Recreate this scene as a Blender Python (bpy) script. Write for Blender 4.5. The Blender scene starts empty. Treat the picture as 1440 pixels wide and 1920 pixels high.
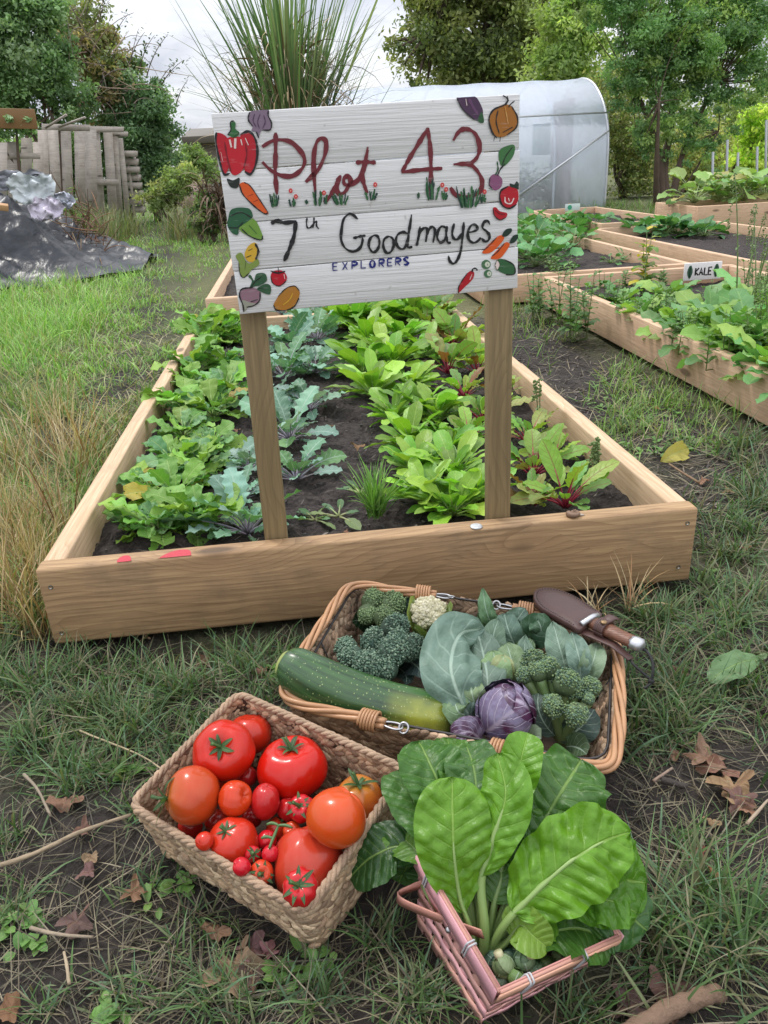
import bpy, bmesh, math, random
import numpy as np
from mathutils import Vector, Matrix
from mathutils.geometry import tessellate_polygon
random.seed(7)
rs = np.random.RandomState(11)
sc = bpy.context.scene
col = sc.collection

# ------------------------------------------------------------------ camera
CAM = np.array([.6498, -1.6078, 1.0005]); YAW, PITCH, ROLL, FPX = .0922, .4267, -.0529, 1441.5
def cam_axes():
    cy, sy, cp, sp = math.cos(YAW), math.sin(YAW), math.cos(PITCH), math.sin(PITCH)
    f = np.array([sy*cp, cy*cp, -sp]); r = np.array([cy, -sy, 0]); u = np.cross(r, f)
    cr, sr = math.cos(ROLL), math.sin(ROLL)
    return cr*r+sr*u, -sr*r+cr*u, f
CR, CU, CF = cam_axes()
cd = bpy.data.cameras.new('camera'); cam = bpy.data.objects.new('camera', cd); col.objects.link(cam)
cd.sensor_fit = 'HORIZONTAL'; cd.sensor_width = 36; cd.lens = 36*FPX/1440
cd.clip_start = .05; cd.clip_end = 600
m4 = Matrix.Identity(4)
for i in range(3):
    m4[i][0] = CR[i]; m4[i][1] = CU[i]; m4[i][2] = -CF[i]; m4[i][3] = CAM[i]
cam.matrix_world = m4
sc.camera = cam
# ---------------------------------------------------------------- view, sky, sun
sc.view_settings.view_transform = 'Standard'; sc.view_settings.look = 'None'
sc.view_settings.exposure = 0.46; sc.view_settings.gamma = 1.0
SUN_EL, SUN_AZ = math.radians(62), math.radians(-35)      # high, behind the clouds, a little left of straight ahead
w = bpy.data.worlds.new('World'); sc.world = w; w.use_nodes = True

class NT:
    """tiny node DSL: sockets given as values are linked"""
    def __init__(s, nt): s.nt = nt
    def __call__(s, t, ins=None, **props):
        n = s.nt.nodes.new('ShaderNode'+t)
        for k, v in props.items(): setattr(n, k, v)
        for k, v in (ins or {}).items(): s.put(n.inputs[k], v)
        return n
    def put(s, sock, v):
        if isinstance(v, bpy.types.NodeSocket): s.nt.links.new(v, sock)
        elif isinstance(v, bpy.types.Node): s.nt.links.new(v.outputs[0], sock)
        else:
            if sock.type == 'RGBA' and len(v) == 3: v = (*v, 1)
            sock.default_value = v
    def mix(s, f, a, b, blend='MIX'):
        n = s.nt.nodes.new('ShaderNodeMix'); n.data_type = 'RGBA'; n.blend_type = blend
        s.put(n.inputs[0], f); s.put(n.inputs[6], a); s.put(n.inputs[7], b)
        return n.outputs[2]
    def math(s, op, a, b=None, c=None):
        n = s.nt.nodes.new('ShaderNodeMath'); n.operation = op
        s.put(n.inputs[0], a)
        if b is not None: s.put(n.inputs[1], b)
        if c is not None: s.put(n.inputs[2], c)
        return n.outputs[0]
    def vmath(s, op, a, b=None):
        n = s.nt.nodes.new('ShaderNodeVectorMath'); n.operation = op
        s.put(n.inputs[0], a)
        if b is not None: s.put(n.inputs[1], b)
        return n.outputs[0]
    def ramp(s, f, stops):
        n = s.nt.nodes.new('ShaderNodeValToRGB'); e = n.color_ramp.elements
        while len(e) < len(stops): e.new(.5)
        for q, (p, c) in zip(e, stops):
            q.position = p; q.color = (*c, 1) if not isinstance(c, (int, float)) else (c, c, c, 1)
        s.put(n.inputs[0], f); return n.outputs[0]
    def rng(s, f, a, b, c, d):
        n = s.nt.nodes.new('ShaderNodeMapRange')
        for i, v in enumerate((f, a, b, c, d)): s.put(n.inputs[i], v)
        return n.outputs[0]
    def noise(s, vec, scale, detail=4, rough=.55, dist=0):
        return s('TexNoise', {'Vector': vec, 'Scale': scale, 'Detail': detail, 'Roughness': rough, 'Distortion': dist}).outputs[0]

W = NT(w.node_tree); w.node_tree.nodes.clear()
nish = W('TexSky', sky_type='NISHITA', sun_disc=False, sun_elevation=SUN_EL, sun_rotation=SUN_AZ)
tc = W('TexCoord').outputs['Generated']
sep = W('SeparateXYZ', {0: tc})
zz = W.math('MAXIMUM', sep.outputs[2], 0.0)
den = W.math('ADD', zz, .22)
cv = W('CombineXYZ', {0: W.math('DIVIDE', sep.outputs[0], den), 1: W.math('DIVIDE', sep.outputs[1], den), 2: 0.3})
n1 = W.noise(cv.outputs[0], 1.5, 6, .55, .3)
n2 = W.noise(cv.outputs[0], 4.1, 5, .6, .5)
nn = W.math('ADD', W.math('MULTIPLY', n1, .7), W.math('MULTIPLY', n2, .3))
cl = W.ramp(nn, [(.38, (.56, .585, .67)), (.5, (.80, .82, .88)), (.63, (1.04, 1.04, 1.05))])
cie = W.math('MULTIPLY_ADD', zz, 1.22, .70)              # overcast sky: the zenith is brighter than the horizon
cloud = W.vmath('MULTIPLY', cl, W('CombineXYZ', {0: cie, 1: cie, 2: cie}).outputs[0])
cloud10 = W.vmath('MULTIPLY', cloud, (10.5, 10.5, 10.5))
skyc = W.mix(.92, nish.outputs[0], cloud10)
bg = W('Background', {'Color': skyc, 'Strength': .1})
W('OutputWorld', {'Surface': bg.outputs[0]})
sl = bpy.data.lights.new('sun', 'SUN'); sl.energy = 1.5; sl.angle = math.radians(10); sl.color = (1, .95, .88)
so = bpy.data.objects.new('sun', sl); col.objects.link(so)
sd = Vector((math.sin(SUN_AZ)*math.cos(SUN_EL), math.cos(SUN_AZ)*math.cos(SUN_EL), math.sin(SUN_EL)))
so.rotation_euler = sd.to_track_quat('Z', 'Y').to_euler()

# ------------------------------------------------------------------ helpers
def A(*v): return np.array(v, float)
def nrm(v):
    v = np.asarray(v, float); return v/(np.linalg.norm(v, axis=-1, keepdims=True)+1e-12)
def ray(px, py): return CF+CR*(px-720)/FPX-CU*(py-960)/FPX
def at(px, py, z=None, y=None):
    """the point of a level plane (or of an upright plane across the view) seen at a place of the photo"""
    d = ray(px, py)
    t = (z-CAM[2])/d[2] if z is not None else (y-CAM[1])/d[1]
    return CAM+d*t
def depth(P): return float((np.asarray(P)-CAM)@CF)
def proj(P):
    d = np.asarray(P)-CAM; z = d@CF
    return 720+FPX*(d@CR)/z, 960-FPX*(d@CU)/z, z
def S(r, g, b):                                            # sRGB 0-255 -> linear
    return tuple(((c/255/12.92) if c/255 <= .04045 else ((c/255+.055)/1.055)**2.4) for c in (r, g, b))

class Geo:
    def __init__(s): s.V = []; s.F = []; s.C = []; s.U = []; s.n = 0
    def add(s, V, F, c=(1, 1, 1), uv=None):
        V = np.asarray(V, float).reshape(-1, 3); F = np.asarray(F, int)
        c = np.asarray(c, float)
        if c.ndim == 1: c = np.tile(c, (len(V), 1))
        s.V.append(V); s.C.append(c); s.U.append(np.zeros((len(V), 2)) if uv is None else np.asarray(uv, float).reshape(-1, 2))
        if len(F): s.F.append(F+s.n)
        s.n += len(V); return s
    def mesh(s, name, org, smooth):
        V = np.concatenate(s.V)-np.asarray(org)
        me = bpy.data.meshes.new(name)
        me.vertices.add(len(V)); me.vertices.foreach_set('co', V.astype(np.float32).ravel())
        loops = np.concatenate([f.ravel() for f in s.F]); tot = np.concatenate([np.full(len(f), f.shape[1]) for f in s.F])
        st = np.concatenate([[0], np.cumsum(tot)[:-1]])
        me.loops.add(len(loops)); me.loops.foreach_set('vertex_index', loops.astype(np.int32))
        me.polygons.add(len(tot)); me.polygons.foreach_set('loop_start', st.astype(np.int32)); me.polygons.foreach_set('loop_total', tot.astype(np.int32))
        if smooth: me.polygons.foreach_set('use_smooth', np.ones(len(tot), bool))
        a = me.attributes.new('Col', 'FLOAT_COLOR', 'POINT')
        c = np.concatenate(s.C); a.data.foreach_set('color', np.hstack([c, np.ones((len(c), 1))]).astype(np.float32).ravel())
        a = me.attributes.new('uvp', 'FLOAT2', 'POINT'); a.data.foreach_set('vector', np.concatenate(s.U).astype(np.float32).ravel())
        me.update(calc_edges=True); me.validate()
        return me
ORG = {}
LABELS = {}
def tag(o, label, cat, group=None, kind=None):
    o['label'] = label; o['category'] = cat
    if group: o['group'] = group
    if kind: o['kind'] = kind
    if label in LABELS and not group: print('DUPLABEL', label)
    LABELS[label] = 1
    return o
def thing(name, label, cat, loc=(0, 0, 0), group=None):
    o = bpy.data.objects.new(name, None); col.objects.link(o); o.location = tuple(loc); o.empty_display_size = .05
    ORG[o.name] = np.asarray(loc, float); return tag(o, label, cat, group)
def part(name, g, mat, parent=None, smooth=True, loc=None):
    """one mesh object; geometry is given in world space"""
    org = ORG[parent.name] if parent is not None else (np.zeros(3) if loc is None else np.asarray(loc, float))
    me = g.mesh(name, org, smooth)
    o = bpy.data.objects.new(name, me); col.objects.link(o)
    for m in (mat if isinstance(mat, (list, tuple)) else [mat]): me.materials.append(m)
    if parent is not None: o.parent = parent
    else: o.location = tuple(org)
    ORG[o.name] = org
    return o
def single(name, g, mat, label, cat, group=None, smooth=True, loc=None, kind=None):
    if loc is None:
        V = np.concatenate(g.V); loc = A(V[:, 0].mean(), V[:, 1].mean(), V[:, 2].min())
    return tag(part(name, g, mat, None, smooth, loc), label, cat, group, kind)
def structure(name, g, mat, smooth=True):
    o = part(name, g, mat, None, smooth); o['kind'] = 'structure'; return o
def stuff(name, g, mat, label, cat, smooth=True):
    o = part(name, g, mat, None, smooth); return tag(o, label, cat, None, 'stuff')

def frame(t, hint=(0, 0, 1)):
    t = nrm(t); h = np.asarray(hint, float)
    if abs(t@nrm(h)) > .97: h = A(1, 0, 0) if abs(t[0]) < .9 else A(0, 1, 0)
    s = nrm(np.cross(t, h)); return t, s, np.cross(s, t)
def catmull(P, n, closed=False):
    P = np.asarray(P, float); m = len(P)
    if not closed: Q = np.vstack([2*P[0]-P[1], P, 2*P[-1]-P[-2]]); segs = m-1
    else: Q = np.vstack([P[-1], P, P[0], P[1]]); segs = m
    out = []
    for i in range(segs):
        a, b, c, d = Q[i:i+4]; t = np.linspace(0, 1, n, endpoint=False)[:, None]
        out.append(.5*((2*b)+(c-a)*t+(2*a-5*b+4*c-d)*t*t+(3*b-a-3*c+d)*t**3))
    if not closed: out.append(P[-1:])
    return np.vstack(out)
def tube(P, R, n=8, closed=False, cap=True, flat=1.0, hint=(0, 0, 1)):
    P = np.asarray(P, float); m = len(P); R = np.full(m, R, float) if np.isscalar(R) else np.asarray(R, float)
    T = np.gradient(P, axis=0)
    if closed: T = np.roll(P, -1, 0)-np.roll(P, 1, 0)
    T = nrm(T); t, s, u = frame(T[0], hint); V = []
    for i in range(m):
        s = s-T[i]*(s@T[i]); s = nrm(s); u = np.cross(s, T[i])
        a = np.linspace(0, 2*np.pi, n, endpoint=False)
        V.append(P[i]+R[i]*(np.cos(a)[:, None]*s+flat*np.sin(a)[:, None]*u))
    V = np.vstack(V); F = []
    k = np.arange(n); k2 = (k+1) % n
    for i in range(m if closed else m-1):
        j = (i+1) % m
        F.append(np.stack([i*n+k, i*n+k2, j*n+k2, j*n+k], -1))
    F = np.vstack(F); uv = np.stack([np.tile(k/n, m), np.repeat(np.linspace(0, 1, m), n)], -1)
    if cap and not closed:
        V = np.vstack([V, P[:1], P[-1:]]); uv = np.vstack([uv, [[.5, 0]], [[.5, 1]]])
        c0, c1 = m*n, m*n+1
        F = np.vstack([F, np.stack([k2, k, np.full(n, c0), np.full(n, c0)], -1), np.stack([(m-1)*n+k, (m-1)*n+k2, np.full(n, c1), np.full(n, c1)], -1)])
        return V, F, uv                                    # cap quads are degenerate and split below
    return V, F, uv
def addtube(g, P, R, n=8, c=(1, 1, 1), **k):
    V, F, uv = tube(P, R, n, **k)
    d = F[:, 2] == F[:, 3]
    base = g.n
    g.add(V, F[~d], c, uv)
    if d.any(): g.F.append(F[d][:, :3]+base)
def grid(nu, nv, fn, wrap=False):
    """fn(u, v) arrays in 0..1 -> xyz"""
    u = np.linspace(0, 1, nu, endpoint=not wrap); v = np.linspace(0, 1, nv)
    U, Vv = np.meshgrid(u, v); P = fn(U.ravel(), Vv.ravel())
    i = np.arange(nv-1)[:, None]*nu; k = np.arange(nu if wrap else nu-1)[None]; k2 = (k+1) % nu
    F = np.stack([i+k, i+k2, i+nu+k2, i+nu+k], -1).reshape(-1, 4)
    return P, F, np.stack([U.ravel(), Vv.ravel()], -1)
def vnoise(x, y, seed=0):
    x = np.asarray(x, float); y = np.asarray(y, float)
    xi, yi = np.floor(x).astype(np.int64), np.floor(y).astype(np.int64); fx, fy = x-xi, y-yi
    fx = fx*fx*(3-2*fx); fy = fy*fy*(3-2*fy)
    def h(a, b):
        n = (a*374761393+b*668265263+seed*1442695041) & 0x7fffffff
        n = ((n ^ (n >> 13))*1274126177) & 0x7fffffff
        return ((n ^ (n >> 16)) & 0xffff)/65535.
    return (h(xi, yi)*(1-fx)+h(xi+1, yi)*fx)*(1-fy)+(h(xi, yi+1)*(1-fx)+h(xi+1, yi+1)*fx)*fy
def fbm(x, y, s=1, o=4, seed=0):
    r = 0; a = .5
    for i in range(o): r = r+a*vnoise(x*s, y*s, seed+i*7); s *= 2.07; a *= .5
    return r
def rot_to(d, spin=0.):
    """3x3 whose z column is d"""
    t, s, u = frame(d, (.3, .9, .1)); c, q = math.cos(spin), math.sin(spin)
    return np.stack([c*s+q*u, -q*s+c*u, t], -1)
_ico = None
def ico(sub=0):
    global _ico
    if _ico is None: _ico = {}
    if sub not in _ico:
        b = bmesh.new(); bmesh.ops.create_icosphere(b, subdivisions=sub+1, radius=1)
        b.verts.ensure_lookup_table(); _ico[sub] = (np.array([v.co[:] for v in b.verts]), np.array([[v.index for v in f.verts] for f in b.faces])); b.free()
    return _ico[sub]
def boxV(sx, sy, sz, bev=.004, seg=2):
    b = bmesh.new(); bmesh.ops.create_cube(b, size=1)
    for v in b.verts: v.co = Vector((v.co.x*sx, v.co.y*sy, v.co.z*sz))
    if bev: bmesh.ops.bevel(b, geom=b.edges[:], offset=bev, segments=seg, profile=.5, affect='EDGES')
    b.verts.ensure_lookup_table(); b.verts.index_update()
    V = np.array([v.co[:] for v in b.verts]); F = [[v.index for v in f.verts] for f in b.faces]; b.free()
    return V, F
def addF(g, V, F, c=(1, 1, 1)):
    base = g.n; by = {}
    for f in F: by.setdefault(len(f), []).append(f)
    first = True
    g.add(V, np.zeros((0, 4), int), c)
    for k, fs in by.items(): g.F.append(np.array(fs)+base)
def addbox(g, cen, size, M=None, bev=.003, c=(1, 1, 1)):
    V, F = boxV(*size, bev)
    if M is not None: V = V@np.asarray(M).T
    addF(g, V+np.asarray(cen), F, c)

# ---- leaves
def ov(a, b):
    m = a/(a+b); pk = m**a*(1-m)**b
    return lambda v: np.maximum((np.clip(v, 0, 1)**a*(1-np.clip(v, 0, 1))**b)/pk, 0)
OVATE = ov(.75, .6); LANCE = ov(.6, .8); OBOV = ov(1.0, .42); ROUND = ov(.5, .45)
def leafP(P, Wd, nh, prof=OVATE, nu=5, nv=9, fold=.15, cup=0., ripple=.0, rk=3., jag=0., jk=9, blist=0., seed=0, lobes=0, pk=0., pn=9):
    """a leaf blade along the polyline P (base to tip), nh = direction its upper side faces"""
    P = np.asarray(P, float)
    t = np.linspace(0, 1, nv)
    L = np.concatenate([[0], np.cumsum(np.linalg.norm(np.diff(P, axis=0), axis=1))]); L /= L[-1]
    M = np.stack([np.interp(t, L, P[:, i]) for i in range(3)], -1)
    T = nrm(np.gradient(M, axis=0)); N = np.asarray(nh, float)
    Sd = nrm(np.cross(T, N)); Nn = np.cross(Sd, T)
    w_ = Wd*.5*prof(t)
    if jag: w_ = w_*(1+jag*(np.abs(((t*jk+.3) % 1)-.5)*4-1))
    if lobes: w_ = w_*(1-.45*lobes*(np.cos(t*2*np.pi*3.5) > .35)*(t < .75))
    u = np.linspace(-1, 1, nu)
    r = np.random.RandomState(seed); ph = r.rand(4)*6.28
    U = u[None, :, None]; off = fold*np.abs(u)[None]*w_[:, None]+cup*(u**2)[None]*w_[:, None]
    if ripple: off = off+ripple*Wd*(np.abs(u)**1.5)[None]*(np.sin(t*6.28*rk+ph[0])[:, None]*(u > 0)[None]+np.sin(t*6.28*rk*1.1+ph[1])[:, None]*(u <= 0)[None])*np.clip(w_/(Wd*.5)*1.5, 0, 1)[:, None]
    if blist:
        tt, uu = np.meshgrid(t, u, indexing='ij'); off = off+blist*(fbm(uu*3.4+9*ph[2], tt*9+9*ph[3], 1, 3, seed)-.45)*np.clip(1.2-np.abs(uu)*.4, 0, 1)*np.minimum(1, 4*np.abs(uu)+.15)
    if pk:
        tt, uu = np.meshgrid(t, u, indexing='ij'); sv = (tt*pn-np.abs(uu)*1.6+.25*fbm(uu*2+seed, tt*5, 1, 2, seed)) % 1; off = off-pk*np.cos(6.283*(sv-.5))*np.minimum(1, np.abs(uu)*2.5)*np.clip(w_/(Wd*.5), 0, 1)[:, None]
    V = M[:, None]+Sd[:, None]*(u[None]*w_[:, None])[..., None]+Nn[:, None]*off[..., None]
    i = np.arange(nv-1)[:, None]*nu; k = np.arange(nu-1)[None]
    F = np.stack([i+k, i+k+1, i+nu+k+1, i+nu+k], -1).reshape(-1, 4)
    tt, uu = np.meshgrid(t, (u+1)/2, indexing='ij')
    return V.reshape(-1, 3), F, np.stack([uu.ravel(), tt.ravel()], -1)
def arc(base, head, elev, L, curl, n=7):
    """points of a stem or midrib that starts at elevation elev and bends by curl along its length"""
    a = elev+curl*np.linspace(0, 1, n); h = np.concatenate([[0], np.cumsum(np.cos(a[:-1]))])*L/(n-1); v = np.concatenate([[0], np.cumsum(np.sin(a[:-1]))])*L/(n-1)
    return np.asarray(base)+np.stack([h*math.cos(head), h*math.sin(head), v], -1)
def bez(a, b, c, n=8):
    t = np.linspace(0, 1, n)[:, None]; return (1-t)**2*np.asarray(a)+2*t*(1-t)*np.asarray(b)+t*t*np.asarray(c)
def vary(c, amt=.15):
    c = np.asarray(c, float); return c*(1+amt*(rs.rand()*2-1))*(1+.35*amt*(rs.rand(3)*2-1))

# ------------------------------------------------------------------ materials
def newmat(name):
    m = bpy.data.materials.new(name); m.use_nodes = True; m.node_tree.nodes.clear(); return m, NT(m.node_tree)
def finish(T, bsdf, disp=None):
    T('OutputMaterial', {'Surface': bsdf})
def bump(T, h, dist=.01, st=1.0): return T('Bump', {'Height': h, 'Distance': dist, 'Strength': st}).outputs[0]
def princ(T, **k):
    ins = {}
    for a, b in k.items(): ins[a.replace('_', ' ')] = b
    return T('BsdfPrincipled', ins).outputs[0]
def attr(T, n): return T('Attribute', attribute_name=n).outputs

def wood(name, pale, dark, knots=.5, grain=1., rough=.65, stain=0.):
    m, T = newmat(name)
    o = T('TexCoord').outputs['Object']; rnd = T('ObjectInfo').outputs['Random']
    off = T('CombineXYZ', {0: T.math('MULTIPLY', rnd, 37.), 1: T.math('MULTIPLY', rnd, 11.), 2: T.math('MULTIPLY', rnd, 5.)}).outputs[0]
    p = T.vmath('ADD', o, off)
    # knots
    kv = T.vmath('MULTIPLY', p, (2.6, 8., 8.))
    vo = T('TexVoronoi', {'Vector': kv, 'Scale': 1.0, 'Randomness': 1.0})
    has = T.math('GREATER_THAN', T('SeparateColor', {0: vo.outputs['Color']}).outputs[0], 1-knots)
    kd = vo.outputs['Distance']
    near = T.math('MULTIPLY', T.rng(kd, .12, .55, 1., 0.), has)
    kn = T.math('MULTIPLY', T.rng(kd, .10, .17, 1., 0.), has)
    lf = T.noise(T.vmath('MULTIPLY', p, (1.1, 3.5, 3.5)), 1.0, 3)
    sz = T('SeparateXYZ', {0: p})
    ringc = T.math('ADD', T.math('MULTIPLY', T.math('ADD', sz.outputs[2], T.math('MULTIPLY', sz.outputs[1], .8)), 55.*grain), T.math('ADD', T.math('MULTIPLY', lf, 13.), T.math('MULTIPLY', near, 4.)))
    ring = T.math('POWER', T.math('FRACT', ringc), 2.2)
    fib = T.noise(T.vmath('MULTIPLY', p, (4., 130., 130.)), 1., 3, .6)
    big = T.noise(T.vmath('MULTIPLY', p, (1.3, 6., 6.)), 1., 3)
    c = T.mix(T.math('MULTIPLY', ring, .55), pale, dark)
    c = T.mix(T.rng(fib, .35, .72, 0., .62), c, tuple(x*.62 for x in dark))
    c = T.mix(T.rng(big, .3, .75, 0., .4), c, tuple(x*.85 for x in dark))
    c = T.mix(T.math('MULTIPLY', near, .35), c, dark)
    c = T.mix(T.math('MULTIPLY', kn, .85), c, tuple(x*.28 for x in dark))
    if stain:
        st = T.noise(p, 7., 5, .65); c = T.mix(T.rng(st, .5, .75, 0., stain), c, (.06, .045, .035))
    h = T.math('SUBTRACT', T.math('MULTIPLY', fib, .6), T.math('MULTIPLY', ring, .5))
    b = princ(T, Base_Color=c, Roughness=rough, Normal=bump(T, h, .0016, .8)); finish(T, b); return m
M = {}
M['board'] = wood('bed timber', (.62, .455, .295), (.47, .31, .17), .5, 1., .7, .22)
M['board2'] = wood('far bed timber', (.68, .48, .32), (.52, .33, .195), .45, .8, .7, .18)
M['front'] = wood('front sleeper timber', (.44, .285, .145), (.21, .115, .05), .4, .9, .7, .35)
M['stake'] = wood('treated post timber', (.30, .22, .108), (.18, .125, .058), .4, 1.3)
M['pallet'] = wood('weathered pallet timber', (.58, .52, .46), (.34, .295, .25), .3, 1., .85, .35)

def leafmat(name, vein=(.5, .6, .3), vs=.5, nveins=7, rough=.45, trans=.3, mid=.05, bmp=.3, spec=.4, wet=0., holes=0., redvein=None, mott=.35, sidek=1.):
    m, T = newmat(name)
    c = attr(T, 'Col')['Color']; uv = T('Attribute', attribute_name='uvp').outputs['Vector']
    s = T('SeparateXYZ', {0: uv}); du = T.math('ABSOLUTE', T.math('SUBTRACT', s.outputs[0], .5)); v = s.outputs[1]
    midr = T.rng(du, mid*.4, mid, 1., 0.)
    sv = T.math('FRACT', T.math('SUBTRACT', T.math('MULTIPLY', v, float(nveins)), T.math('MULTIPLY', du, 3.2)))
    side = T.math('MULTIPLY', T.rng(T.math('ABSOLUTE', T.math('SUBTRACT', sv, .5)), .03, .09, 1., 0.), T.rng(du, .1, .48, .75*sidek, .25*sidek))
    vv = T.math('MAXIMUM', midr, side)
    o = T('TexCoord').outputs['Object']
    n = T.noise(o, 38., 4, .6)
    cc = T.mix(T.rng(n, .3, .7, 0., mott), c, T.vmath('MULTIPLY', c, (.6, .62, .5)))
    cc = T.mix(T.math('MULTIPLY', vv, vs), cc, vein)
    nrmv = bump(T, T.math('SUBTRACT', T.noise(o, 90., 3), T.math('MULTIPLY', vv, .8)), .004, bmp)
    b = T('BsdfPrincipled', {'Base Color': cc, 'Roughness': rough, 'Normal': nrmv, 'Specular IOR Level': spec}).outputs[0]
    t = T('BsdfTranslucent', {'Color': T.vmath('MULTIPLY', cc, (1.15, 1.25, .6)), 'Normal': nrmv}).outputs[0]
    x = T('MixShader', {0: trans, 1: b, 2: t}).outputs[0]
    if holes:
        hn = T('TexVoronoi', {'Vector': o, 'Scale': 75.}).outputs['Distance']
        hm = T.math('MULTIPLY', T.math('LESS_THAN', hn, .22), T.math('GREATER_THAN', T.noise(o, 14., 2), 1-holes))
        x = T('MixShader', {0: hm, 1: x, 2: T('BsdfTransparent').outputs[0]}).outputs[0]
    finish(T, x); return m
M['turnip'] = leafmat('turnip leaf', (.42, .55, .2), .35, 7, .5, .3, .05, .5, holes=.42)
M['kale'] = leafmat('kale leaf', (.45, .58, .5), .4, 7, .55, .22, .05, .3)
M['spinach'] = leafmat('spinach leaf', (.45, .6, .15), .3, 6, .38, .32, .05, .35)
M['beet'] = leafmat('beetroot leaf', (.22, .03, .04), .55, 7, .4, .32, .045, .35)
M['weed'] = leafmat('weed leaf', (.4, .55, .2), .25, 6, .5, .3)
M['chard'] = leafmat('chard leaf', (.34, .50, .12), .42, 9, .37, .3, .025, .5, .42, holes=.34, mott=.4, sidek=.45)
M['bluecab'] = leafmat('cauliflower leaf', (.48, .62, .50), .5, 7, .5, .18, .04, .5, sidek=.6, mott=.5)
M['tree'] = leafmat('tree leaf', vs=0., trans=.45, bmp=0., mott=0., rough=.5)
M['grass'] = leafmat('grass blade', vs=0., trans=.3, bmp=0., mott=0., rough=.5)
M['dead'] = leafmat('fallen leaf', (.22, .12, .07), .5, 6, .7, .12, .03, .5, .2)

def simple(name, c, rough=.6, bscale=0, bd=.002, var=.25, vscale=20., metal=0., usecol=False, coat=0., spec=.5):
    m, T = newmat(name); o = T('TexCoord').outputs['Object']
    base = attr(T, 'Col')['Color'] if usecol else None
    n = T.noise(o, vscale, 4)
    if usecol: cc = T.mix(T.rng(n, .3, .7, 0., var), base, T.vmath('MULTIPLY', base, (.55, .55, .55)))
    else: cc = T.mix(T.rng(n, .3, .7, 0., var), c, tuple(x*.5 for x in c))
    k = {'Base Color': cc, 'Roughness': rough, 'Metallic': metal, 'Coat Weight': coat, 'Coat Roughness': .1, 'Specular IOR Level': spec}
    if bscale: k['Normal'] = bump(T, T.noise(o, bscale, 4), bd, .8)
    finish(T, T('BsdfPrincipled', k).outputs[0]); return m
M['col'] = simple('painted', (1, 1, 1), .6, usecol=True, var=.2, vscale=60.)
M['stem'] = simple('green stem', (1, 1, 1), .45, usecol=True, var=.2, vscale=40.)
M['steel'] = simple('steel', (.45, .45, .46), .35, var=.3, vscale=80., metal=1.)
M['darkwire'] = simple('dark wire', (.06, .055, .055), .45, var=.3, metal=.6)
M['rattan'] = simple('willow rod', (.42, .22, .105), .5, 120, .0008, .35, 25., coat=.15)
M['seagrass'] = simple('woven seagrass', (1, 1, 1), .75, 320, .003, .7, 60., usecol=True)
M['leather'] = simple('leather', (.075, .036, .030), .45, 300, .0006, .3, 18.)
M['bark'] = simple('bark', (.12, .085, .06), .85, 30, .01, .6, 8.)
M['twig'] = simple('dry twig', (1, 1, 1), .85, 110, .006, .6, 30., usecol=True)
M['pinkwood'] = simple('pink stained strip', (1, 1, 1), .55, 140, .0008, .45, 18., usecol=True)
M['straw'] = simple('dry straw', (1, 1, 1), .7, usecol=True, var=.2)
def tomato_mat():
    m, T = newmat('tomato skin'); c = attr(T, 'Col')['Color']; o = T('TexCoord').outputs['Object']
    n = T.noise(o, 26., 4); sp = T('TexVoronoi', {'Vector': o, 'Scale': 330.}).outputs['Distance']
    cc = T.mix(T.rng(n, .4, .7, 0., .3), c, T.vmath('MULTIPLY', c, (.72, 1.5, 1.0)))
    cc = T.mix(T.math('MULTIPLY', T.math('LESS_THAN', sp, .1), .25), cc, (.6, .25, .1))
    finish(T, princ(T, Base_Color=cc, Roughness=.26, Specular_IOR_Level=.32, Coat_Weight=.22, Coat_Roughness=.07, Subsurface_Weight=.03, Subsurface_Radius=(.01, .003, .002), Subsurface_Scale=.4, Normal=bump(T, T.noise(o, 45., 3), .002, .25)))
    return m
M['tomato'] = tomato_mat()
def soil(name, c1, c2, bs=1.0):
    m, T = newmat(name); o = T('TexCoord').outputs['Object']
    n = T.noise(o, 9.*bs, 6, .65); f = T.noise(o, 70.*bs, 5, .7); v = T('TexVoronoi', {'Vector': o, 'Scale': 55.*bs}).outputs['Distance']
    c = T.mix(T.rng(n, .35, .65, 0., 1.), c1, c2)
    c = T.mix(T.rng(f, .45, .72, 0., .6), c, tuple(min(1, x*2.3) for x in c2))
    c = T.mix(T.rng(f, .28, .42, .6, 0.), c, tuple(x*.4 for x in c1))
    h = T.math('ADD', T.math('MULTIPLY', f, .7), T.math('ADD', T.math('MULTIPLY', v, .5), n))
    finish(T, princ(T, Base_Color=c, Roughness=.85, Specular_IOR_Level=.3, Normal=bump(T, h, .02, .9))); return m
M['soil'] = soil('bed soil', (.020, .016, .015), (.045, .036, .032))

# ------------------------------------------------------------------ ground
BEDS = [(0, 0, 1.566, 3.1), (2.40, .2, 1.42, 3.72), (2.0, 4.1, 1.62, 2.5), (4.03, 3.95, 1.5, 3.4), (4.35, 7.9, 1.1, 3.1), (0, 3.95, 1.566, 3.0)]
def gh(x, y):
    x = np.asarray(x, float); y = np.asarray(y, float)
    near = np.exp(-((np.maximum(0, np.hypot(x-.8, y+.3)-1.2))/2.5)**2)
    z = .035*(fbm(x, y, 2.2, 3, 3)-.47)+near*(.03*(fbm(x, y, 9, 3, 5)-.47)+.022*(fbm(x, y, 34, 3, 9)-.47))
    inb = (x > .0)*(x < 1.57)
    z = z-.04*inb*np.exp(-((y+.05)/.07)**2)
    for bx, by, r in ((.53, -.68, .27), (.9, -.39, .3), (.88, -.9, .2)):
        z = z-.012*np.exp(-(((x-bx)**2+(y-by)**2)/r**2)**2)
    for (x0, y0, w_, l_) in BEDS:
        z = np.where((x > x0-.02)*(x < x0+w_+.02)*(y > y0+.02)*(y < y0+l_+.02), np.minimum(z, -.02), z)
    return z-.01
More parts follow.
